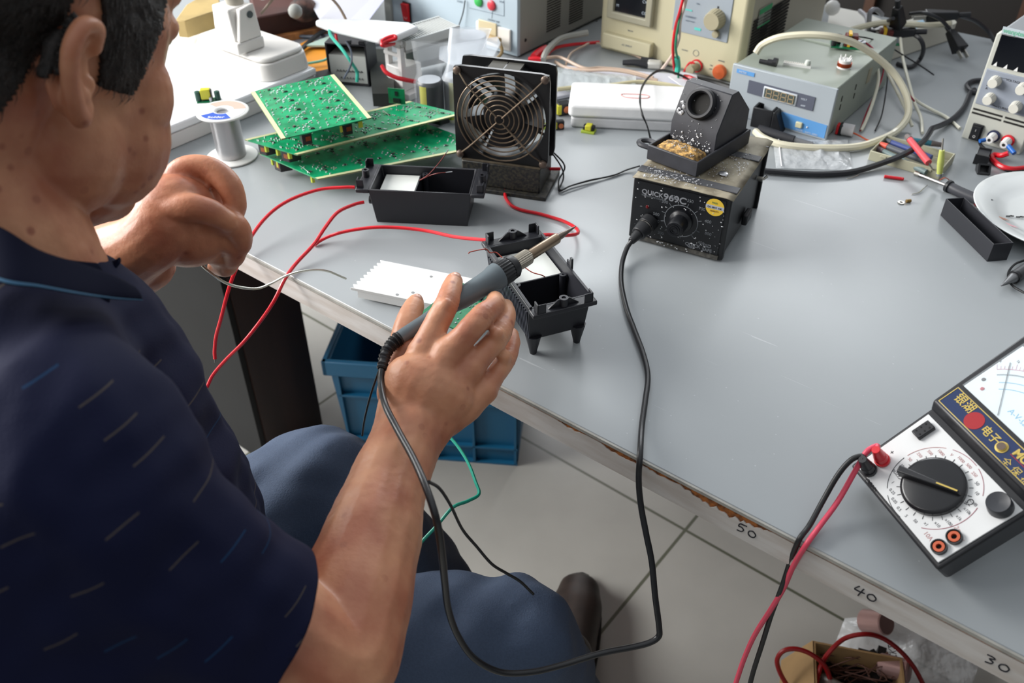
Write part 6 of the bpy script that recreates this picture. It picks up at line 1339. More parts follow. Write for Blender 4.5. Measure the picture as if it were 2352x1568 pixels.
for j in range(ny+1):
    for i in range(nx+1):
        q = at(1950+330*i/nx-60*j/ny, 1395+60*i/nx+160*j/ny, .05); vs.append((q.x, q.y, .02+.02*abs(noise.noise(Vector((i*.3, j*.3, 8))))+.02*math.sin(math.pi*i/nx)))
for j in range(ny):
    for i in range(nx): a = j*(nx+1)+i; fs.append((a, a+nx+1, a+nx+2, a+1))
obj('plastic_bag', MB().add(vs, fs), zb_, None, loc=vs[0], label='large clear plastic bag crumpled on the floor beside the cardboard box', cat='bag')
# ================================================================= the seated man
def blobs(name, parts, voxel, m, parent, smooth=8, disp=None):
    mb = MB()
    for p in parts:
        if p[0] == 'c':      # chain of (point, radius)
            P = [Vector(q[0]) for q in p[1]]; R = [q[1] for q in p[1]]; fl = p[2] if len(p) > 2 else None
            Q = spline(P, 6); n = len(P)-1
            def rad(i):
                t = i/6; k = min(int(t), n-1); f = t-k; f = f*f*(3-2*f); return R[k]*(1-f)+R[k+1]*f
            N = 16; vs = []; fs = []; m_ = len(Q); prev = None
            for i in range(m_):
                T = (Q[min(i+1, m_-1)]-Q[max(i-1, 0)]).normalized()
                if fl: nn = Vector(fl[0]); nn = (nn-T*nn.dot(T)).normalized()
                else:
                    nn = prev if prev is not None else T.orthogonal(); nn = (nn-T*nn.dot(T)).normalized()
                prev = nn; bb = T.cross(nn); r = rad(i); ra = r*(fl[1] if fl else 1)
                for k in range(N):
                    a = 2*math.pi*k/N; vs.append(Q[i]+nn*(ra*math.cos(a))+bb*(r*math.sin(a)))
            for i in range(m_-1):
                for k in range(N): fs.append((i*N+k, i*N+(k+1) % N, (i+1)*N+(k+1) % N, (i+1)*N+k))
            fs.append(tuple(range(N-1, -1, -1))); fs.append(tuple((m_-1)*N+k for k in range(N))); mb.add(vs, fs)
            for e, T in ((0, 1), (m_-1, -1)):
                r = rad(e)
                if fl:
                    T_ = (Q[1]-Q[0]).normalized() if e == 0 else (Q[-1]-Q[-2]).normalized(); nn = Vector(fl[0]); nn = (nn-T_*nn.dot(T_)).normalized(); bb = T_.cross(nn)
                    MM = Matrix(((nn.x, bb.x, T_.x, Q[e].x), (nn.y, bb.y, T_.y, Q[e].y), (nn.z, bb.z, T_.z, Q[e].z), (0, 0, 0, 1))) @ Matrix.Diagonal((fl[1], 1, fl[1], 1))
                    mb2 = MB().ball((0, 0, 0), r, 16); mb.add([MM @ Vector(v) for v in mb2.v], mb2.f)
                else: mb.ball(Q[e], r, 16)
        elif p[0] == 'e':    # ellipsoid: centre, radii, axes
            c, (rx, ry, rz), ax = p[1], p[2], (p[3] if len(p) > 3 else None)
            if ax is None: mb.ball(c, 1, 20, (rx, ry, rz))
            else:
                X_, Y_, Z_ = [Vector(a) for a in ax]; MM = Matrix(((X_.x*rx, Y_.x*ry, Z_.x*rz, c[0]), (X_.y*rx, Y_.y*ry, Z_.y*rz, c[1]), (X_.z*rx, Y_.z*ry, Z_.z*rz, c[2]), (0, 0, 0, 1)))
                mb2 = MB().ball((0, 0, 0), 1, 20); mb.add([MM @ Vector(v) for v in mb2.v], mb2.f)
    me = bpy.data.meshes.new(name); me.from_pydata([tuple(v) for v in mb.v], [], mb.f); me.update()
    o = bpy.data.objects.new(name, me); COL.objects.link(o)
    r = o.modifiers.new('r', 'REMESH'); r.mode = 'VOXEL'; r.voxel_size = voxel
    s = o.modifiers.new('s', 'SMOOTH'); s.factor = .6; s.iterations = smooth
    bpy.context.view_layer.update()
    me2 = bpy.data.meshes.new_from_object(o.evaluated_get(bpy.context.evaluated_depsgraph_get()))
    o.modifiers.clear(); o.data = me2; bpy.data.meshes.remove(me); me2.name = name
    me2.materials.clear(); me2.materials.append(m); me2.polygons.foreach_set('use_smooth', [True]*len(me2.polygons))
    o.parent = parent
    if disp:
        cs = [v.co.copy() for v in me2.vertices]; ns = [v.normal.copy() for v in me2.vertices]
        me2.vertices.foreach_set('co', [x for c_, n_ in zip(cs, ns) for x in (c_+disp(c_, n_))]); me2.update()
    return o
def skin_mat():
    m = bpy.data.materials.new('skin'); m.use_nodes = True; nt = m.node_tree; N = nt.nodes; L = nt.links; b = N['Principled BSDF']
    tc = N.new('ShaderNodeTexCoord'); n = N.new('ShaderNodeTexNoise'); n.inputs['Scale'].default_value = 22; n.inputs['Detail'].default_value = 6
    r = N.new('ShaderNodeValToRGB'); r.color_ramp.elements[0].color = lin('#ad6b50'); r.color_ramp.elements[1].color = lin('#cf9572'); r.color_ramp.elements[0].position = .35; r.color_ramp.elements[1].position = .65
    v = N.new('ShaderNodeTexVoronoi'); v.inputs['Scale'].default_value = 60; mr = N.new('ShaderNodeMapRange'); mr.inputs['From Min'].default_value = .09; mr.inputs['From Max'].default_value = .20
    n2 = N.new('ShaderNodeTexNoise'); n2.inputs['Scale'].default_value = 9; gt = N.new('ShaderNodeMapRange'); gt.inputs['From Min'].default_value = .46; gt.inputs['From Max'].default_value = .58; gt.inputs['To Min'].default_value = 1; gt.inputs['To Max'].default_value = 0
    mxm = N.new('ShaderNodeMath'); mxm.operation = 'MAXIMUM'
    mx = N.new('ShaderNodeMix'); mx.data_type = 'RGBA'; mx.inputs[6].default_value = lin('#a0624a')
    L.new(tc.outputs['Object'], n.inputs[0]); L.new(n.outputs[0], r.inputs[0]); L.new(tc.outputs['Object'], v.inputs['Vector']); L.new(v.outputs['Distance'], mr.inputs[0]); L.new(tc.outputs['Object'], n2.inputs[0]); L.new(n2.outputs[0], gt.inputs[0])
    L.new(mr.outputs[0], mxm.inputs[0]); L.new(gt.outputs[0], mxm.inputs[1]); L.new(mxm.outputs[0], mx.inputs[0]); L.new(r.outputs[0], mx.inputs[7]); L.new(mx.outputs[2], b.inputs['Base Color'])
    n3 = N.new('ShaderNodeTexNoise'); n3.inputs['Scale'].default_value = 300; n3.inputs['Detail'].default_value = 4; bp = N.new('ShaderNodeBump'); bp.inputs['Strength'].default_value = .35; bp.inputs['Distance'].default_value = .0008
    L.new(tc.outputs['Object'], n3.inputs[0]); L.new(n3.outputs[0], bp.inputs['Height']); L.new(bp.outputs[0], b.inputs['Normal'])
    b.inputs['Roughness'].default_value = .45; b.inputs['Subsurface Weight'].default_value = .15; b.inputs['Subsurface Radius'].default_value = (.01, .004, .002); b.inputs['Subsurface Scale'].default_value = 1
    return m
skin = skin_mat()
MAN = thing('person', 'man in a navy patterned polo shirt and grey blue trousers, seated and soldering', 'person', (-.36, .32, .46), 0)
MAN.location = (0, 0, 0)
# ---- right arm and hand
V = lambda px, py, d: pd(px, py, d)
hn = (CAM-V(1005, 880, .73)).normalized()     # back of the hand looks up to us
arm = []
wr = V(947, 985, .728); elb = V(745, 1530, .585)
arm.append(('c', [(V(430, 1300, .56), .052), (V(620, 1480, .565), .048), (elb, .046), (V(800, 1400, .615), .0435), (V(850, 1250, .65), .0375), (V(892, 1110, .69), .0315), (wr, .0270)]))
arm.append(('c', [(V(893, 1110, .70), .031), (V(930, 1020, .722), .0300), (V(960, 950, .732), .0345), (V(990, 885, .735), .0395)], (hn, .62)))
# palm as overlapping metacarpal rays
mc = dict(i=(V(972, 812, .742), .0145), m=(V(1030, 812, .736), .0145), r=(V(1078, 845, .742), .0138), l=(V(1112, 895, .752), .0125))
base = dict(i=V(925, 940, .738), m=V(950, 945, .733), r=V(978, 955, .735), l=V(1005, 962, .742))
for k in 'imrl': arm.append(('c', [(base[k], .019), (base[k].lerp(mc[k][0], .5), .0185), (mc[k][0], mc[k][1])]))
arm.append(('c', [(V(908, 905, .755), .016), (V(916, 850, .765), .0155), (V(935, 800, .765), .0135)]))   # thenar side
body_parts = arm
F_ = {}
F_['i'] = [(mc['i'][0], .0135), (V(1000, 750, .746), .0112), (V(1024, 702, .752), .0106), (V(1036, 666, .768), .0094), (V(1043, 646, .782), .0082)]
F_['m'] = [(mc['m'][0], .0138), (V(1070, 768, .735), .0110), (V(1106, 728, .744), .0108), (V(1134, 704, .768), .0095), (V(1137, 688, .788), .0083)]
F_['r'] = [(mc['r'][0], .0128), (V(1114, 808, .748), .0102), (V(1146, 771, .757), .0098), (V(1163, 728, .779), .0088), (V(1161, 704, .796), .0076)]
F_['l'] = [(mc['l'][0], .0112), (V(1142, 856, .762), .0090), (V(1164, 822, .774), .0085), (V(1176, 790, .79), .0076), (V(1176, 768, .803), .0066)]
F_['t'] = [(V(915, 850, .762), .0165), (V(926, 780, .775), .0120), (V(938, 735, .788), .0112), (V(950, 706, .80), .0098), (V(955, 694, .806), .0080)]
for k, ch in F_.items(): body_parts.append(('c', ch))
for k, q in (('i', V(1024, 702, .745)), ('m', V(1107, 733, .741)), ('r', V(1141, 768, .746)), ('l', V(1158, 819, .760))): body_parts.append(('e', q, (.0068, .0068, .0068)))
# ---- left arm and hand
lw = V(335, 560, .745)
body_parts.append(('c', [(V(-60, 760, .84), .055), (V(60, 720, .83), .046), (V(150, 690, .80), .042), (V(240, 615, .775), .035), (lw, .0275), (V(375, 520, .745), .031)]))
body_parts.append(('c', [(V(255, 640, .80), .034), (V(330, 600, .78), .028)]))
body_parts.append(('e', V(405, 490, .75), (.036, .030, .034)))
body_parts.append(('e', V(430, 540, .76), (.036, .028, .028)))
LF = [[(V(392, 440, .752), .015), (V(420, 395, .752), .0125), (V(475, 388, .752), .0115), (V(522, 420, .752), .0112), (V(540, 470, .755), .0100), (V(528, 505, .76), .0088)],
      [(V(372, 492, .735), .016), (V(425, 478, .728), .0130), (V(478, 486, .730), .0115), (V(522, 508, .738), .0095)],
      [(V(425, 520, .750), .0150), (V(485, 505, .745), .0125), (V(540, 520, .750), .0115), (V(552, 560, .765), .0100), (V(520, 575, .778), .0090)],
      [(V(430, 550, .760), .0140), (V(490, 545, .757), .0120), (V(535, 562, .765), .0108), (V(535, 592, .778), .0095), (V(500, 595, .788), .0085)],
      [(V(440, 575, .775), .0125), (V(490, 580, .775), .0105), (V(522, 595, .782), .0095), (V(520, 615, .79), .0085), (V(495, 612, .80), .0075)]]
for ch in LF: body_parts.append(('c', ch))
body_parts.append(('e', V(468, 445, .775), (.020, .018, .020))); body_parts.append(('e', V(470, 545, .775), (.028, .022, .024)))
# ---- head and neck
az, pt = math.radians(64), math.radians(24)
f = Vector((math.cos(az)*math.cos(pt), math.sin(az)*math.cos(pt), -math.sin(pt))); r_ = Vector((math.sin(az), -math.cos(az), 0)); u = r_.cross(f)
EAR = pd(180, 172, .505); HS = 1.04
HC = EAR-r_*.074*HS+f*.016*HS+u*.010
H = lambda a, b, c: HC+f*(a*HS)+r_*(b*HS)+u*(c*HS)
AX = (f, r_, u)
def he(a, b, c, x, y, z): body_parts.append(('e', H(a, b, c), (x*HS, y*HS, z*HS), AX))
he(-.012, 0, .045, .098, .076, .078); he(.018, 0, .020, .082, .070, .090); he(.030, 0, -.030, .066, .062, .078)
he(.045, 0, -.075, .045, .046, .042); he(.070, 0, -.095, .022, .026, .020); he(.010, .035, -.055, .045, .032, .045); he(.010, -.035, -.055, .045, .032, .045)
he(.056, .036, -.024, .028, .028, .034); he(.056, -.036, -.024, .028, .028, .034); he(.078, 0, .045, .020, .052, .022)
body_parts.append(('c', [(H(.092, 0, .022), .009), (H(.104, 0, -.005), .011), (H(.112, 0, -.026), .014)]))
he(.098, 0, -.026, .012, .018, .010); he(.090, 0, -.058, .012, .024, .007); he(.088, 0, -.070, .012, .020, .008)
he(.048, .026, -.052, .044, .038, .048); he(.048, -.026, -.052, .044, .038, .048)
for s in (1, -1): he(.076, s*.032, .022, .016, .018, .012)
nb = V(20, 640, .56)
body_parts.append(('c', [(H(-.035, 0, -.02), .062), (H(-.035, 0, -.075), .058), (nb, .058), (V(-20, 760, .58), .07)]))
# ear
def ear(s, P):
    es = .86; o = lambda a, b, c: P+f*(a*es)+r_*(s*b*es)+u*(c*es)
    body_parts.append(('c', [(o(.010, .002, .018), .0046), (o(.004, .010, .031), .0052), (o(-.010, .014, .032), .0054), (o(-.020, .016, .018), .0054), (o(-.019, .014, .0), .0052), (o(-.011, .010, -.018), .0056), (o(-.001, .005, -.028), .0062), (o(.004, .002, -.020), .0055)]))
    body_parts.append(('c', [(o(-.004, .006, .022), .0040), (o(-.012, .009, .010), .0040), (o(-.009, .008, -.006), .0044), (o(.0, .005, -.014), .0048)]))
    body_parts.append(('e', o(-.008, -.001, .0), (.015, .004, .024), AX)); body_parts.append(('e', o(.006, .003, -.006), (.004, .004, .006), AX))
ear(1, EAR); ear(-1, HC*2-EAR+f*.024+u*.024)
# ---- trunk under the shirt
torso_c = [(V(120, 1700, .78), .13), (V(120, 1600, .72), .13), (V(100, 1300, .64), .135), (V(60, 1000, .60), .115)]
body_parts.append(('c', [(torso_c[2][0], .09), (torso_c[3][0], .08), (nb, .06)]))
PIP = [(F_[k][2][0], (F_[k][2][0]-F_[k][1][0]).normalized()) for k in 'imrl']+[(F_[k][0][0], (F_[k][1][0]-F_[k][0][0]).normalized()) for k in 'imrl']
def creases(c, n):
    q = 0
    for P, d in PIP[:4]:
        r = c-P; L = r.length
        if L < .016: q += -.0008*math.cos(r.dot(d)*2*math.pi/.0036)*(1-L/.016)
    if (c-wr).length < .12: q += .0006*noise.noise(c*55)+.0003*noise.noise(c*160)
    return n*q
MANBODY = blobs('body', body_parts, .0019, skin, MAN, smooth=5, disp=creases)
# nails
nm_ = mat('nail', '#cf9c86', .3)
for k in ('i', 't'):
    a, b = F_[k][-2][0], F_[k][-1][0]; d = (b-a).normalized(); n_ = (CAM-b).normalized(); n_ = (n_-d*n_.dot(d)).normalized(); s_ = d.cross(n_)
    mb = MB().ball((0, 0, 0), 1, 12); MM = Matrix(((d.x*.0055, s_.x*.0048, n_.x*.0022, 0), (d.y*.0055, s_.y*.0048, n_.y*.0022, 0), (d.z*.0055, s_.z*.0048, n_.z*.0022, 0), (0, 0, 0, 1)))
    c_ = b+n_*(F_[k][-1][1]*.80)-d*.001; obj('fingernail', MB().add([MM @ Vector(v)+c_ for v in mb.v], mb.f), nm_, MAN)
# ---- hair: a shell grown from the head surface
def proj2(P):
    q = Vector(P)-CAM; z = q.dot(FW); return 1176+FPX*q.dot(RT)/z, 784-FPX*q.dot(UP)/z
def hairmask(co):
    q = (co-HC)/HS; a, b, c = q.dot(f), q.dot(r_), q.dot(u)
    if c > .135 or (a*a+b*b+c*c) > .0185: return False
    if abs(b) > .083: return False
    # hairline: a polygon of height over the fore-aft coordinate
    pts = [(-.2, -.075), (-.06, -.045), (-.045, -.028), (-.030, -.005), (-.020, .030), (-.008, .038), (.000, .024), (.006, -.016), (.034, -.020), (.044, .012), (.062, .045), (.075, .068), (.2, .075)]
    for (x0, y0), (x1, y1) in zip(pts, pts[1:]):
        if x0 <= a <= x1: return c > y0+(y1-y0)*(a-x0)/(x1-x0)
    return False
me = MANBODY.data
co = [v.co.copy() for v in me.vertices]; no = [v.normal.copy() for v in me.vertices]
msk = [(c-HC).length < .16 and hairmask(c) for c in co]
idx = {}; vs = []; fs = []
for p in me.polygons:
    if all(msk[i] for i in p.vertices):
        for i in p.vertices:
            if i not in idx:
                idx[i] = len(vs); n1 = noise.noise(co[i]*420); n2 = noise.noise(co[i]*90); vs.append(co[i]+no[i]*(.0035+.0012*n1+.0012*n2))
        fs.append(tuple(idx[i] for i in p.vertices))
hm_ = mat('black_hair', '#14100e', .55, var=.5, vscale=400, col2='#241c18', bump=1, bscale=900)
edge = {}
for fc in fs:
    for i in range(len(fc)):
        e = (fc[i], fc[(i+1) % len(fc)]); edge[e] = 1
inv = {v: k for k, v in idx.items()}; nb0 = len(vs); low = {}
for (a, b) in list(edge):
    if (b, a) not in edge:
        for q in (a, b):
            if q not in low: low[q] = len(vs); vs.append(co[inv[q]]-no[inv[q]]*.001)
        fs.append((b, a, low[a], low[b]))
HAIR = obj('hair', MB().add(vs, fs), hm_, MAN, ang=180)
# short strands along the hairline and over the surface
rs = random.Random(11); mb = MB()
pool = [i for i in idx if rs.random() < .09]
gdir = (-u*.9-f*.35)
for i in pool[:5200]:
    P = co[i]+no[i]*.0045; T_ = (gdir-no[i]*gdir.dot(no[i])).normalized(); w_ = T_.cross(no[i])*.00035; L_ = rs.uniform(.006, .013); j = Vector((rs.uniform(-1, 1), rs.uniform(-1, 1), rs.uniform(-1, 1)))*.0015
    Q1 = P+T_*L_*.5+no[i]*.0024+j*.5; Q2 = P+T_*L_+no[i]*.0016+j; k = len(mb.v)
    mb.add([P-w_, P+w_, Q1+w_*.8, Q1-w_*.8, Q2], [(0, 1, 2, 3), (3, 2, 4)])
o = obj('hair_strands', mb, hm_, MAN, flat=True); o['kind'] = 'stuff'
# eyebrow and lashes on the visible side
mb = MB()
for k in range(60):
    s_ = k/59; P = H(.088-.030*s_*s_, .018+.036*s_, .040+.006*math.sin(3*s_)); mb.cyl(P, P+r_*.006+f*.002+Vector((0, 0, rs.uniform(-.002, .003))), .0004, .0002, 4)
o = obj('eyebrow', mb, hm_, MAN)
for s in (1, -1): obj('eye', MB().ball(H(.080, s*.032, .018), .0115, 16), mat('eye_white', '#cfc7c0', .2), MAN)
# ---- shirt
def shirt_mat():
    m = bpy.data.materials.new('navy_pique'); m.use_nodes = True; nt = m.node_tree; N = nt.nodes; L = nt.links; b = N['Principled BSDF']
    tc = N.new('ShaderNodeTexCoord'); mp_ = N.new('ShaderNodeMapping'); mp_.inputs['Rotation'].default_value = (.25, .35, -.4)
    L.new(tc.outputs['Object'], mp_.inputs[0]); sx = N.new('ShaderNodeSeparateXYZ'); L.new(mp_.outputs[0], sx.inputs[0])
    def mth(op, a, b_=None, c=None):
        n = N.new('ShaderNodeMath'); n.operation = op
        for i, q in enumerate((a, b_, c)):
            if q is None: continue
            if isinstance(q, (int, float)): n.inputs[i].default_value = q
            else: L.new(q, n.inputs[i])
        return n.outputs[0]
    row = mth('FLOOR', mth('MULTIPLY', sx.outputs[2], 55)); fz = mth('FRACT', mth('MULTIPLY', sx.outputs[2], 55))
    line = mth('LESS_THAN', fz, .05)
    wn = N.new('ShaderNodeTexWhiteNoise'); wn.noise_dimensions = '1D'; L.new(row, wn.inputs['W'])
    xo = mth('ADD', mth('MULTIPLY', sx.outputs[0], 16), mth('MULTIPLY', wn.outputs['Value'], 7)); seg = mth('LESS_THAN', mth('FRACT', xo), .26)
    mask = mth('MULTIPLY', line, seg)
    wn2 = N.new('ShaderNodeTexWhiteNoise'); wn2.noise_dimensions = '1D'; L.new(mth('ADD', row, .5), wn2.inputs['W']); wh = mth('GREATER_THAN', wn2.outputs['Value'], .5)
    c1 = N.new('ShaderNodeMix'); c1.data_type = 'RGBA'; c1.inputs[6].default_value = lin('#6e6350'); c1.inputs[7].default_value = lin('#174e78'); L.new(wh, c1.inputs[0])
    mx = N.new('ShaderNodeMix'); mx.data_type = 'RGBA'; mx.inputs[6].default_value = lin('#0e1330'); L.new(mth('MULTIPLY', mask, .42), mx.inputs[0]); L.new(c1.outputs[2], mx.inputs[7]); L.new(mx.outputs[2], b.inputs['Base Color'])
    n3 = N.new('ShaderNodeTexNoise'); n3.inputs['Scale'].default_value = 900; bp = N.new('ShaderNodeBump'); bp.inputs['Strength'].default_value = .4; bp.inputs['Distance'].default_value = .0006
    L.new(tc.outputs['Object'], n3.inputs[0]); L.new(n3.outputs[0], bp.inputs['Height']); L.new(bp.outputs[0], b.inputs['Normal']); b.inputs['Roughness'].default_value = .85; b.inputs['Specular IOR Level'].default_value = .2
    return m
shm = shirt_mat()
sh = []
tdir = Vector((.62, .78, 0))
sh.append(('c', [(V(170, 1780, .80), .135), (V(180, 1600, .74), .145), (V(190, 1400, .70), .142), (V(170, 1150, .655), .128), (V(110, 950, .60), .105), (V(60, 800, .575), .085)]))
sh.append(('c', [(V(250, 1350, .72), .105), (V(280, 1150, .70), .098), (V(222, 960, .66), .083), (V(122, 780, .60), .071)]))
sh.append(('c', [(V(330, 1500, .76), .115), (V(380, 1300, .76), .09), (V(320, 1120, .73), .085)]))
# shoulder line to the right arm, sleeve
sh.append(('c', [(V(60, 780, .56), .066), (V(70, 960, .50), .070), (V(150, 1130, .475), .078), (V(310, 1290, .505), .074), (V(440, 1390, .53), .070), (V(560, 1450, .55), .064), (V(700, 1510, .575), .060)]))
sh.append(('c', [(V(-150, 1100, .52), .09), (V(60, 1300, .50), .10), (V(180, 1500, .56), .12)]))
# left shoulder and sleeve
sh.append(('c', [(V(20, 760, .62), .07), (V(-120, 760, .74), .075), (V(-100, 740, .80), .066), (V(40, 700, .82), .056), (V(110, 660, .80), .050)]))
sh.append(('c', [(V(60, 640, .78), .05), (V(150, 610, .775), .045), (V(190, 605, .77), .043)]))
def fold(c, n):
    q = 0
    q += .008*noise.noise(Vector((c.x*8, c.y*8, c.z*8)))+.008*noise.noise(Vector((c.x*26+c.z*16, c.y*9, c.z*14)))+.0035*noise.noise(Vector((c.x*60, c.y*20+c.z*40, c.z*10)))
    return n*q
SHIRT = blobs('shirt', sh, .0042, shm, MAN, smooth=14, disp=fold)
# open the sleeve ends: everything past each hem plane is cut away
import bmesh
bm = bmesh.new(); bm.from_mesh(SHIRT.data)
for hp, nrm, rad in ((V(572, 1425, .555), (V(745, 1530, .585)-V(400, 1330, .52)).normalized(), .16), (V(172, 600, .772), (V(300, 560, .76)-V(60, 640, .78)).normalized(), .09)):
    near = lambda c: (c-hp).length < rad and ((c-hp)-nrm*(c-hp).dot(nrm)).length < min(rad, .084)
    fc = [g for g in bm.faces if near(g.calc_center_median())]; ed = {e for g in fc for e in g.edges}; vt = {v for g in fc for v in g.verts}
    bmesh.ops.bisect_plane(bm, geom=list(vt)+list(ed)+fc, plane_co=hp, plane_no=nrm)
    dead = [g for g in bm.faces if near(g.calc_center_median()) and (g.calc_center_median()-hp).dot(nrm) > 1e-5]
    bmesh.ops.delete(bm, geom=dead, context='FACES')
bm.to_mesh(SHIRT.data); bm.free()
md = SHIRT.modifiers.new('thickness', 'SOLIDIFY'); md.thickness = .0022; md.offset = -1
# ---- collar
cm = mat('collar_navy', '#0a0e22', .9, spec=.1); cl = mat('collar_stripe', '#1d5170', .8)
def ribbon(name, pts_top, pts_bot, m, parent, th=.003):
    A_ = spline([Vector(p) for p in pts_top], 6); B_ = spline([Vector(p) for p in pts_bot], 6); vs = []; fs = []
    for a, b in zip(A_, B_):
        n_ = Vector((0, 0, 1)); vs += [a, b]
    n = len(A_)
    for i in range(n-1): fs.append((2*i, 2*i+1, 2*i+3, 2*i+2))
    o = obj(name, MB().add(vs, fs), m, parent, ang=180); s_ = o.modifiers.new('s', 'SOLIDIFY'); s_.thickness = th; s_.offset = 0; ss = o.modifiers.new('b', 'SUBSURF'); ss.levels = 1; ss.render_levels = 2; return o
top = [V(-120, 470, .50), V(0, 515, .475), V(90, 570, .475), V(180, 600, .49), V(262, 630, .505), V(305, 655, .52)]
bot = [V(-120, 600, .455), V(0, 655, .435), V(90, 665, .445), V(180, 680, .465), V(265, 690, .495), V(332, 692, .525)]
COLR = ribbon('collar', top, bot, cm, MAN, .004)
def off(L, M_, t, dz=.0026): return [a.lerp(b, t)+(CAM-a).normalized()*dz for a, b in zip(L, M_)]
ribbon('collar_stripe', off(top, bot, .88), off(top, bot, .935), cl, COLR, .0006)
# inner neck band and far collar wing
ribbon('collar_band', [V(-60, 500, .52), V(60, 560, .50), V(150, 590, .52), V(230, 600, .545)], [V(-60, 640, .52), V(60, 680, .50), V(180, 700, .52), V(260, 700, .545)], cm, MAN, .004)
ribbon('collar_wing', [V(140, 560, .60), V(200, 585, .59), V(255, 598, .585), V(278, 590, .585)], [V(150, 640, .58), V(205, 645, .575), V(250, 630, .575), V(275, 604, .58)], cm, MAN, .003)
# ---- trousers and shoes
tr_m = mat('trouser_grey_blue', '#43526a', .85, var=.12, vscale=500, bump=.4, bscale=700)
kR = V(1178, 1462, .865); kL = V(785, 1142, .98)
hipR = V(330, 1720, .85); hipL = V(170, 1500, .96)
ftR = at(1305, 1500, .09); anR = at(1290, 1575, .10)
tp_ = []
tp_.append(('c', [(hipR, .12), (V(620, 1660, .85), .098), (V(900, 1530, .85), .086), (V(1060, 1490, .86), .072), (kR, .061)]))
shR = at(1305, 1600, .11)
tp_.append(('c', [(kR, .060), (kR.lerp(shR, .35), .060), (kR.lerp(shR, .75), .052), (shR, .05)]))
tp_.append(('c', [(hipL, .12), (V(420, 1380, .98), .098), (V(620, 1200, .98), .082), (V(730, 1130, .98), .074), (kL, .066)]))
shL = at(1120, 1500, .12)
tp_.append(('c', [(kL, .062), (kL.lerp(shL, .3), .066), (kL.lerp(shL, .7), .058), (shL, .054)]))
tp_.append(('e', V(220, 1650, .89), (.165, .165, .10)))
def tfold(c, n): return n*(.007*noise.noise(Vector((c.x*30-c.y*20, c.y*7, c.z*8)))+.005*noise.noise(Vector((c.x*14, c.y*34, c.z*9))))
blobs('trousers', tp_, .0050, tr_m, MAN, smooth=12, disp=tfold)
shm_ = mat('brown_shoe', '#2a1d17', .5, var=.4, vscale=40); sol = mat('shoe_sole', '#121110', .7)
toe = at(1335, 1322, .045); heel = at(1285, 1640, .05); d = (toe-heel).normalized(); L_ = .285; heel = toe-d*.25
def shoe(toe, heel, name):
    d = (toe-heel).normalized(); z_ = Vector((0, 0, 1)); s_ = d.cross(z_).normalized(); base = [Vector((q.x, q.y, 0)) for q in (heel, toe)]
    p = lambda a, z, b=0: base[0].lerp(base[1], a)+z_*z+s_*b
    o = blobs(name, [('c', [(p(.0, .055), .040), (p(.25, .06), .043), (p(.5, .05), .042), (p(.75, .040), .044), (p(.92, .036), .036)], (z_, .75)), ('c', [(p(.05, .08), .038), (p(.15, .13), .042)])], .004, shm_, MAN, smooth=10)
    P = []; n = 28
    for k in range(n):
        a = 2*math.pi*k/n; c_ = math.cos(a); P.append(p(.5+.62*c_, .003)+s_*(.046+.006*c_)*math.sin(a)*(1-.12*(c_ < -.3)))
    obj('shoe_sole', MB().prism([(q.x, q.y) for q in P], .0005, .018), sol, o, bevel=.002); return o
shoe(toe, heel, 'shoe')
shoe(at(1180, 1460, .04), at(1180, 1460, .04)-Vector((.12, .20, 0)), 'shoe')
# ---- stool he sits on
sc = Vector((-.41, .44, 0)); t = thing('stool', 'round stool under the seated man, mostly hidden by his body', 'stool', (sc.x, sc.y, 0), .3)
obj('seat', MB().lathe([(.15, .335), (.165, .345), (.165, .360), (.155, .368), (0, .370)], 32), mat('stool_seat', '#4a3a30', .6), t)
for k in range(4): a = math.pi/4+k*math.pi/2; obj('leg', MB().cyl((.17*math.cos(a), .17*math.sin(a), 0), (.11*math.cos(a), .11*math.sin(a), .34), .012), steel, t)
# ================================================================= soldering iron in the right hand
R0 = pd(918, 775, .752); T0 = pd(1322, 520, .850); ax = (T0-R0).normalized(); Lt = (T0-R0).length
t = thing('soldering_iron', 'grey handled soldering iron with steel barrel held in the right hand', 'soldering iron', R0, 0)
M = ax.to_track_quat('Z', 'Y').to_matrix().to_4x4()
def along(px, py): # distance along the iron where it crosses this pixel
    best = min(range(2001), key=lambda k: (lambda q: (q[0]-px)**2+(q[1]-py)**2)(proj2(R0+ax*(Lt*k/2000)))); return Lt*best/2000
a0 = along(1060, 685); a1 = along(1110, 655); a2 = along(1145, 632); a3 = along(1172, 614); a4 = along(1182, 606); a5 = along(1205, 592); a6 = along(1280, 546)
ig = mat('iron_grey', '#5f6a70', .38); ib = mat('iron_black', '#1c1d20', .45); br_ = mat('blued_steel', '#8c7a66', .32, .85)
obj('handle', MB().lathe([(.0056, 0), (.0060, .004), (.0064, a0*.4), (.0080, a0*.85), (.0094, a0), (.0102, a1), (.0108, a2-.010), (.0122, a2-.005), (.0124, a2), (0, a2)], 32, M), ig, t)
mb = MB(); n = 48; vs = []; fs = []
for z, rr in ((a2, .0114), (a2+.001, .0120), (a3-.003, .0120), (a3-.002, .0114)):
    for i in range(n): a = 2*math.pi*i/n; q = rr*(1-(.055 if i % 2 else 0)); vs.append((q*math.cos(a), q*math.sin(a), z))
for j in range(3):
    for i in range(n): fs.append((j*n+i, j*n+(i+1) % n, (j+1)*n+(i+1) % n, (j+1)*n+i))
fs += [tuple(range(n-1, -1, -1)), tuple(3*n+i for i in range(n))]
obj('ribbed_collar', MB().add(vs, fs, M), ib, t, ang=30); obj('collar_end', MB().lathe([(.0116, a3-.002), (.0114, a3+.003), (.0092, a3+.006), (0, a3+.006)], 32, M), ib, t)
vs = []; fs = []
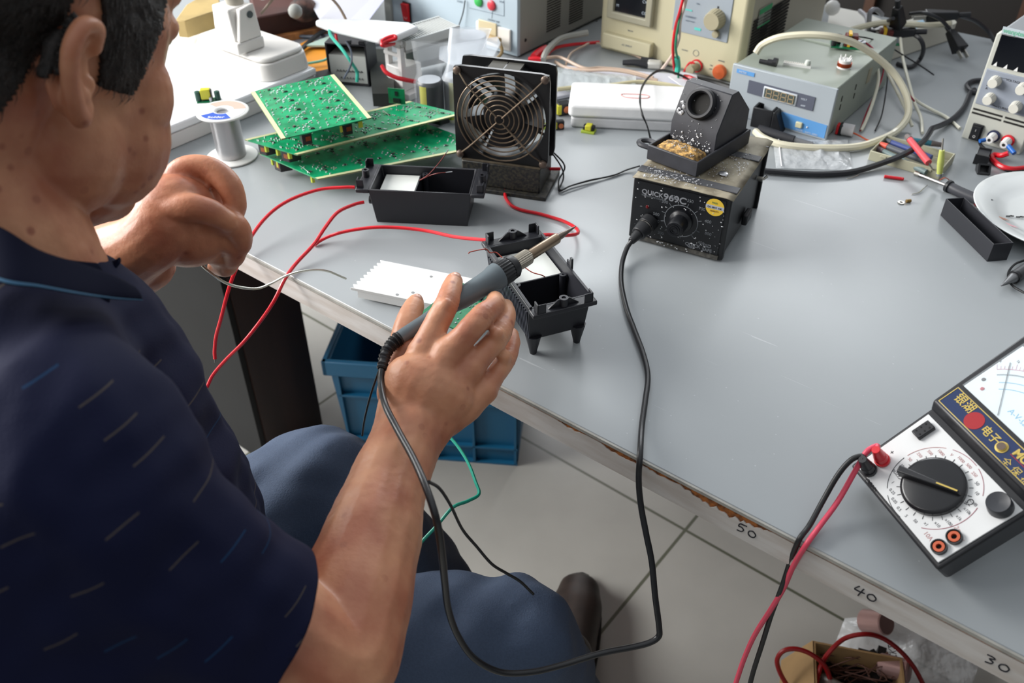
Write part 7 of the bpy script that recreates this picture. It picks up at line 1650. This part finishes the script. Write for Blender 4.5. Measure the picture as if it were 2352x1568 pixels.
for z, rr in ((a4-.004, .0056), (a4-.001, .0070), (a5-.003, .0077), (a5+.004, .0075), (a5+.006, .0060)):
    for i in range(n): a = 2*math.pi*i/n; q = rr*(1-(.06 if i % 2 else 0)); vs.append((q*math.cos(a), q*math.sin(a), z))
for j in range(4):
    for i in range(n): fs.append((j*n+i, j*n+(i+1) % n, (j+1)*n+(i+1) % n, (j+1)*n+i))
fs += [tuple(range(n-1, -1, -1)), tuple(4*n+i for i in range(n))]
obj('knurled_nut', MB().add(vs, fs, M), mat('nickel', '#b5ad9e', .3, .9), t, ang=30)
obj('barrel', MB().lathe([(.0052, a5), (.0052, a6-.001), (.0047, a6), (0, a6)], 24, M), br_, t)
obj('tip', MB().lathe([(.0034, a6-.002), (.0032, a6+.006), (.0024, a6+.010), (.0005, Lt), (0, Lt)], 20, M), mat('tip_steel', '#6f655c', .35, .8), t)
# strain relief and cord
C1 = pd(890, 800, .745); C2 = pd(880, 838, .738)
mb = MB(); P = [Vector((0, 0, 0)), pd(902, 789, .749)-R0, pd(886, 812, .744)-R0, pd(877, 848, .736)-R0]
Q = spline(P, 8); relief = obj('strain_relief', MB().tube(P, lambda s: .0064-.0022*s+.0005*(1 if int(s*24) % 2 else -1), 16, 10), ib, t)
cp_ = [pd(877, 848, .736), pd(875, 880, .728), pd(885, 930, .700), pd(915, 990, .678), pd(948, 1050, .652), pd(975, 1110, .628), pd(996, 1170, .615), pd(1008, 1220, .62), pd(1016, 1280, .635), pd(1022, 1340, .66), pd(1030, 1400, .690), pd(1052, 1460, .715), pd(1090, 1512, .74), pd(1150, 1543, .755), pd(1220, 1543, .765), pd(1290, 1527, .775), pd(1380, 1500, .78), pd(1450, 1486, .785), pd(1490, 1476, .785), pd(1512, 1462, .785), pd(1514, 1440, .783), pd(1505, 1370, .778), pd(1497, 1290, .775), pd(1484, 1225, .772), pd(1472, 1160, .770), pd(1467, 1100, .766), at(1470, 1045, .757), at(1474, 980, .7545), at(1482, 920, .7545), at(1488, 865, .7545), at(1478, 815, .7545), at(1456, 755, .7545), at(1438, 705, .7545), at(1427, 650, .7545), at(1429, 605, .756), at(1440, 570, .763), at(1452, 552, .770)]
obj('cord', MB().tube([p-R0 for p in cp_], .0028, 12, 10), mat('iron_cord', '#1e1f22', .35), t)
# the plug of that cord at the station
E_ = ST.matrix_world if False else None
bs = at(1452, 552, .770); pl = Vector((.139, .903, .75)); h2 = math.radians(-28.1); dx_ = Vector((math.cos(h2), math.sin(h2), 0)); dy_ = Vector((-math.sin(h2), math.cos(h2), 0))
face = Vector(at(1443, 545))+dx_*.0255+Vector((0, 0, .030)); o_dir = (bs-face).normalized()
obj('cord_plug', MB().cyl(face-R0, face+(bs-face)*.28-R0, .0105, .0105, 20).cyl(face+(bs-face)*.28-R0, face+(bs-face)*.34-R0, .0088, .0088, 20).cyl(face+(bs-face)*.34-R0, face+(bs-face)*.68-R0, .0098, .0085, 20).cyl(face+(bs-face)*.68-R0, face+(bs-face)*1.05-R0, .0062, .0042, 16), ib, t, bevel=.0006)
obj('plug_ring', MB().cyl(face+(bs-face)*.30-R0, face+(bs-face)*.33-R0, .0094, .0094, 20), steel, t)
# ---- solder wire in the left hand and loose wires in the lap
cable('solder_wire', [pd(500, 500, .745), pd(470, 560, .765), pd(454, 595, .775), pd(490, 631, .785), pd(530, 654, .80), pd(585, 663, .82), pd(620, 652, .84), pd(660, 632, .87), pd(705, 621, .90), pd(750, 622, .93), pd(795, 640, .948)], .0012, mat('bright_solder', '#d5d6c9', .25, .8), 'bright curl of solder wire held out by the left hand', 'wire')
cable('wire', [pd(870, 852, .738), pd(852, 905, .75), pd(838, 960, .77), pd(832, 1000, .80)], .0009, bkw, 'hair thin black wire hanging left of the wrist', 'wire')
cable('wire', [pd(985, 1106, .63), pd(1010, 1122, .66), pd(1035, 1160, .69), pd(1062, 1215, .72), pd(1095, 1255, .74), pd(1130, 1295, .76), pd(1165, 1317, .775), pd(1195, 1335, .785), pd(1225, 1364, .80)], .0013, bkw, 'thin black wire running from the iron cord to the right knee', 'wire')
cable('wire', [pd(1020, 990, 1.0), pd(1048, 1020, .98), pd(1075, 1062, .95), pd(1092, 1105, .93), pd(1100, 1134, .92), pd(1075, 1150, .91), pd(1040, 1165, .90), pd(1005, 1205, .89), pd(965, 1248, .88), pd(930, 1292, .87), pd(915, 1305, .87)], .0018, mat('sea_green_wire', '#159e86', .4), 'sea green wire bent in a corner above the floor between crate and arm', 'wire')
cable('wire', [pd(950, 1200, .92), pd(952, 1270, .90), pd(944, 1305, .89), pd(905, 1336, .87)], .0009, mat('slate_cord', '#4a5360', .5), 'fine grey wire hanging below the green one', 'wire')
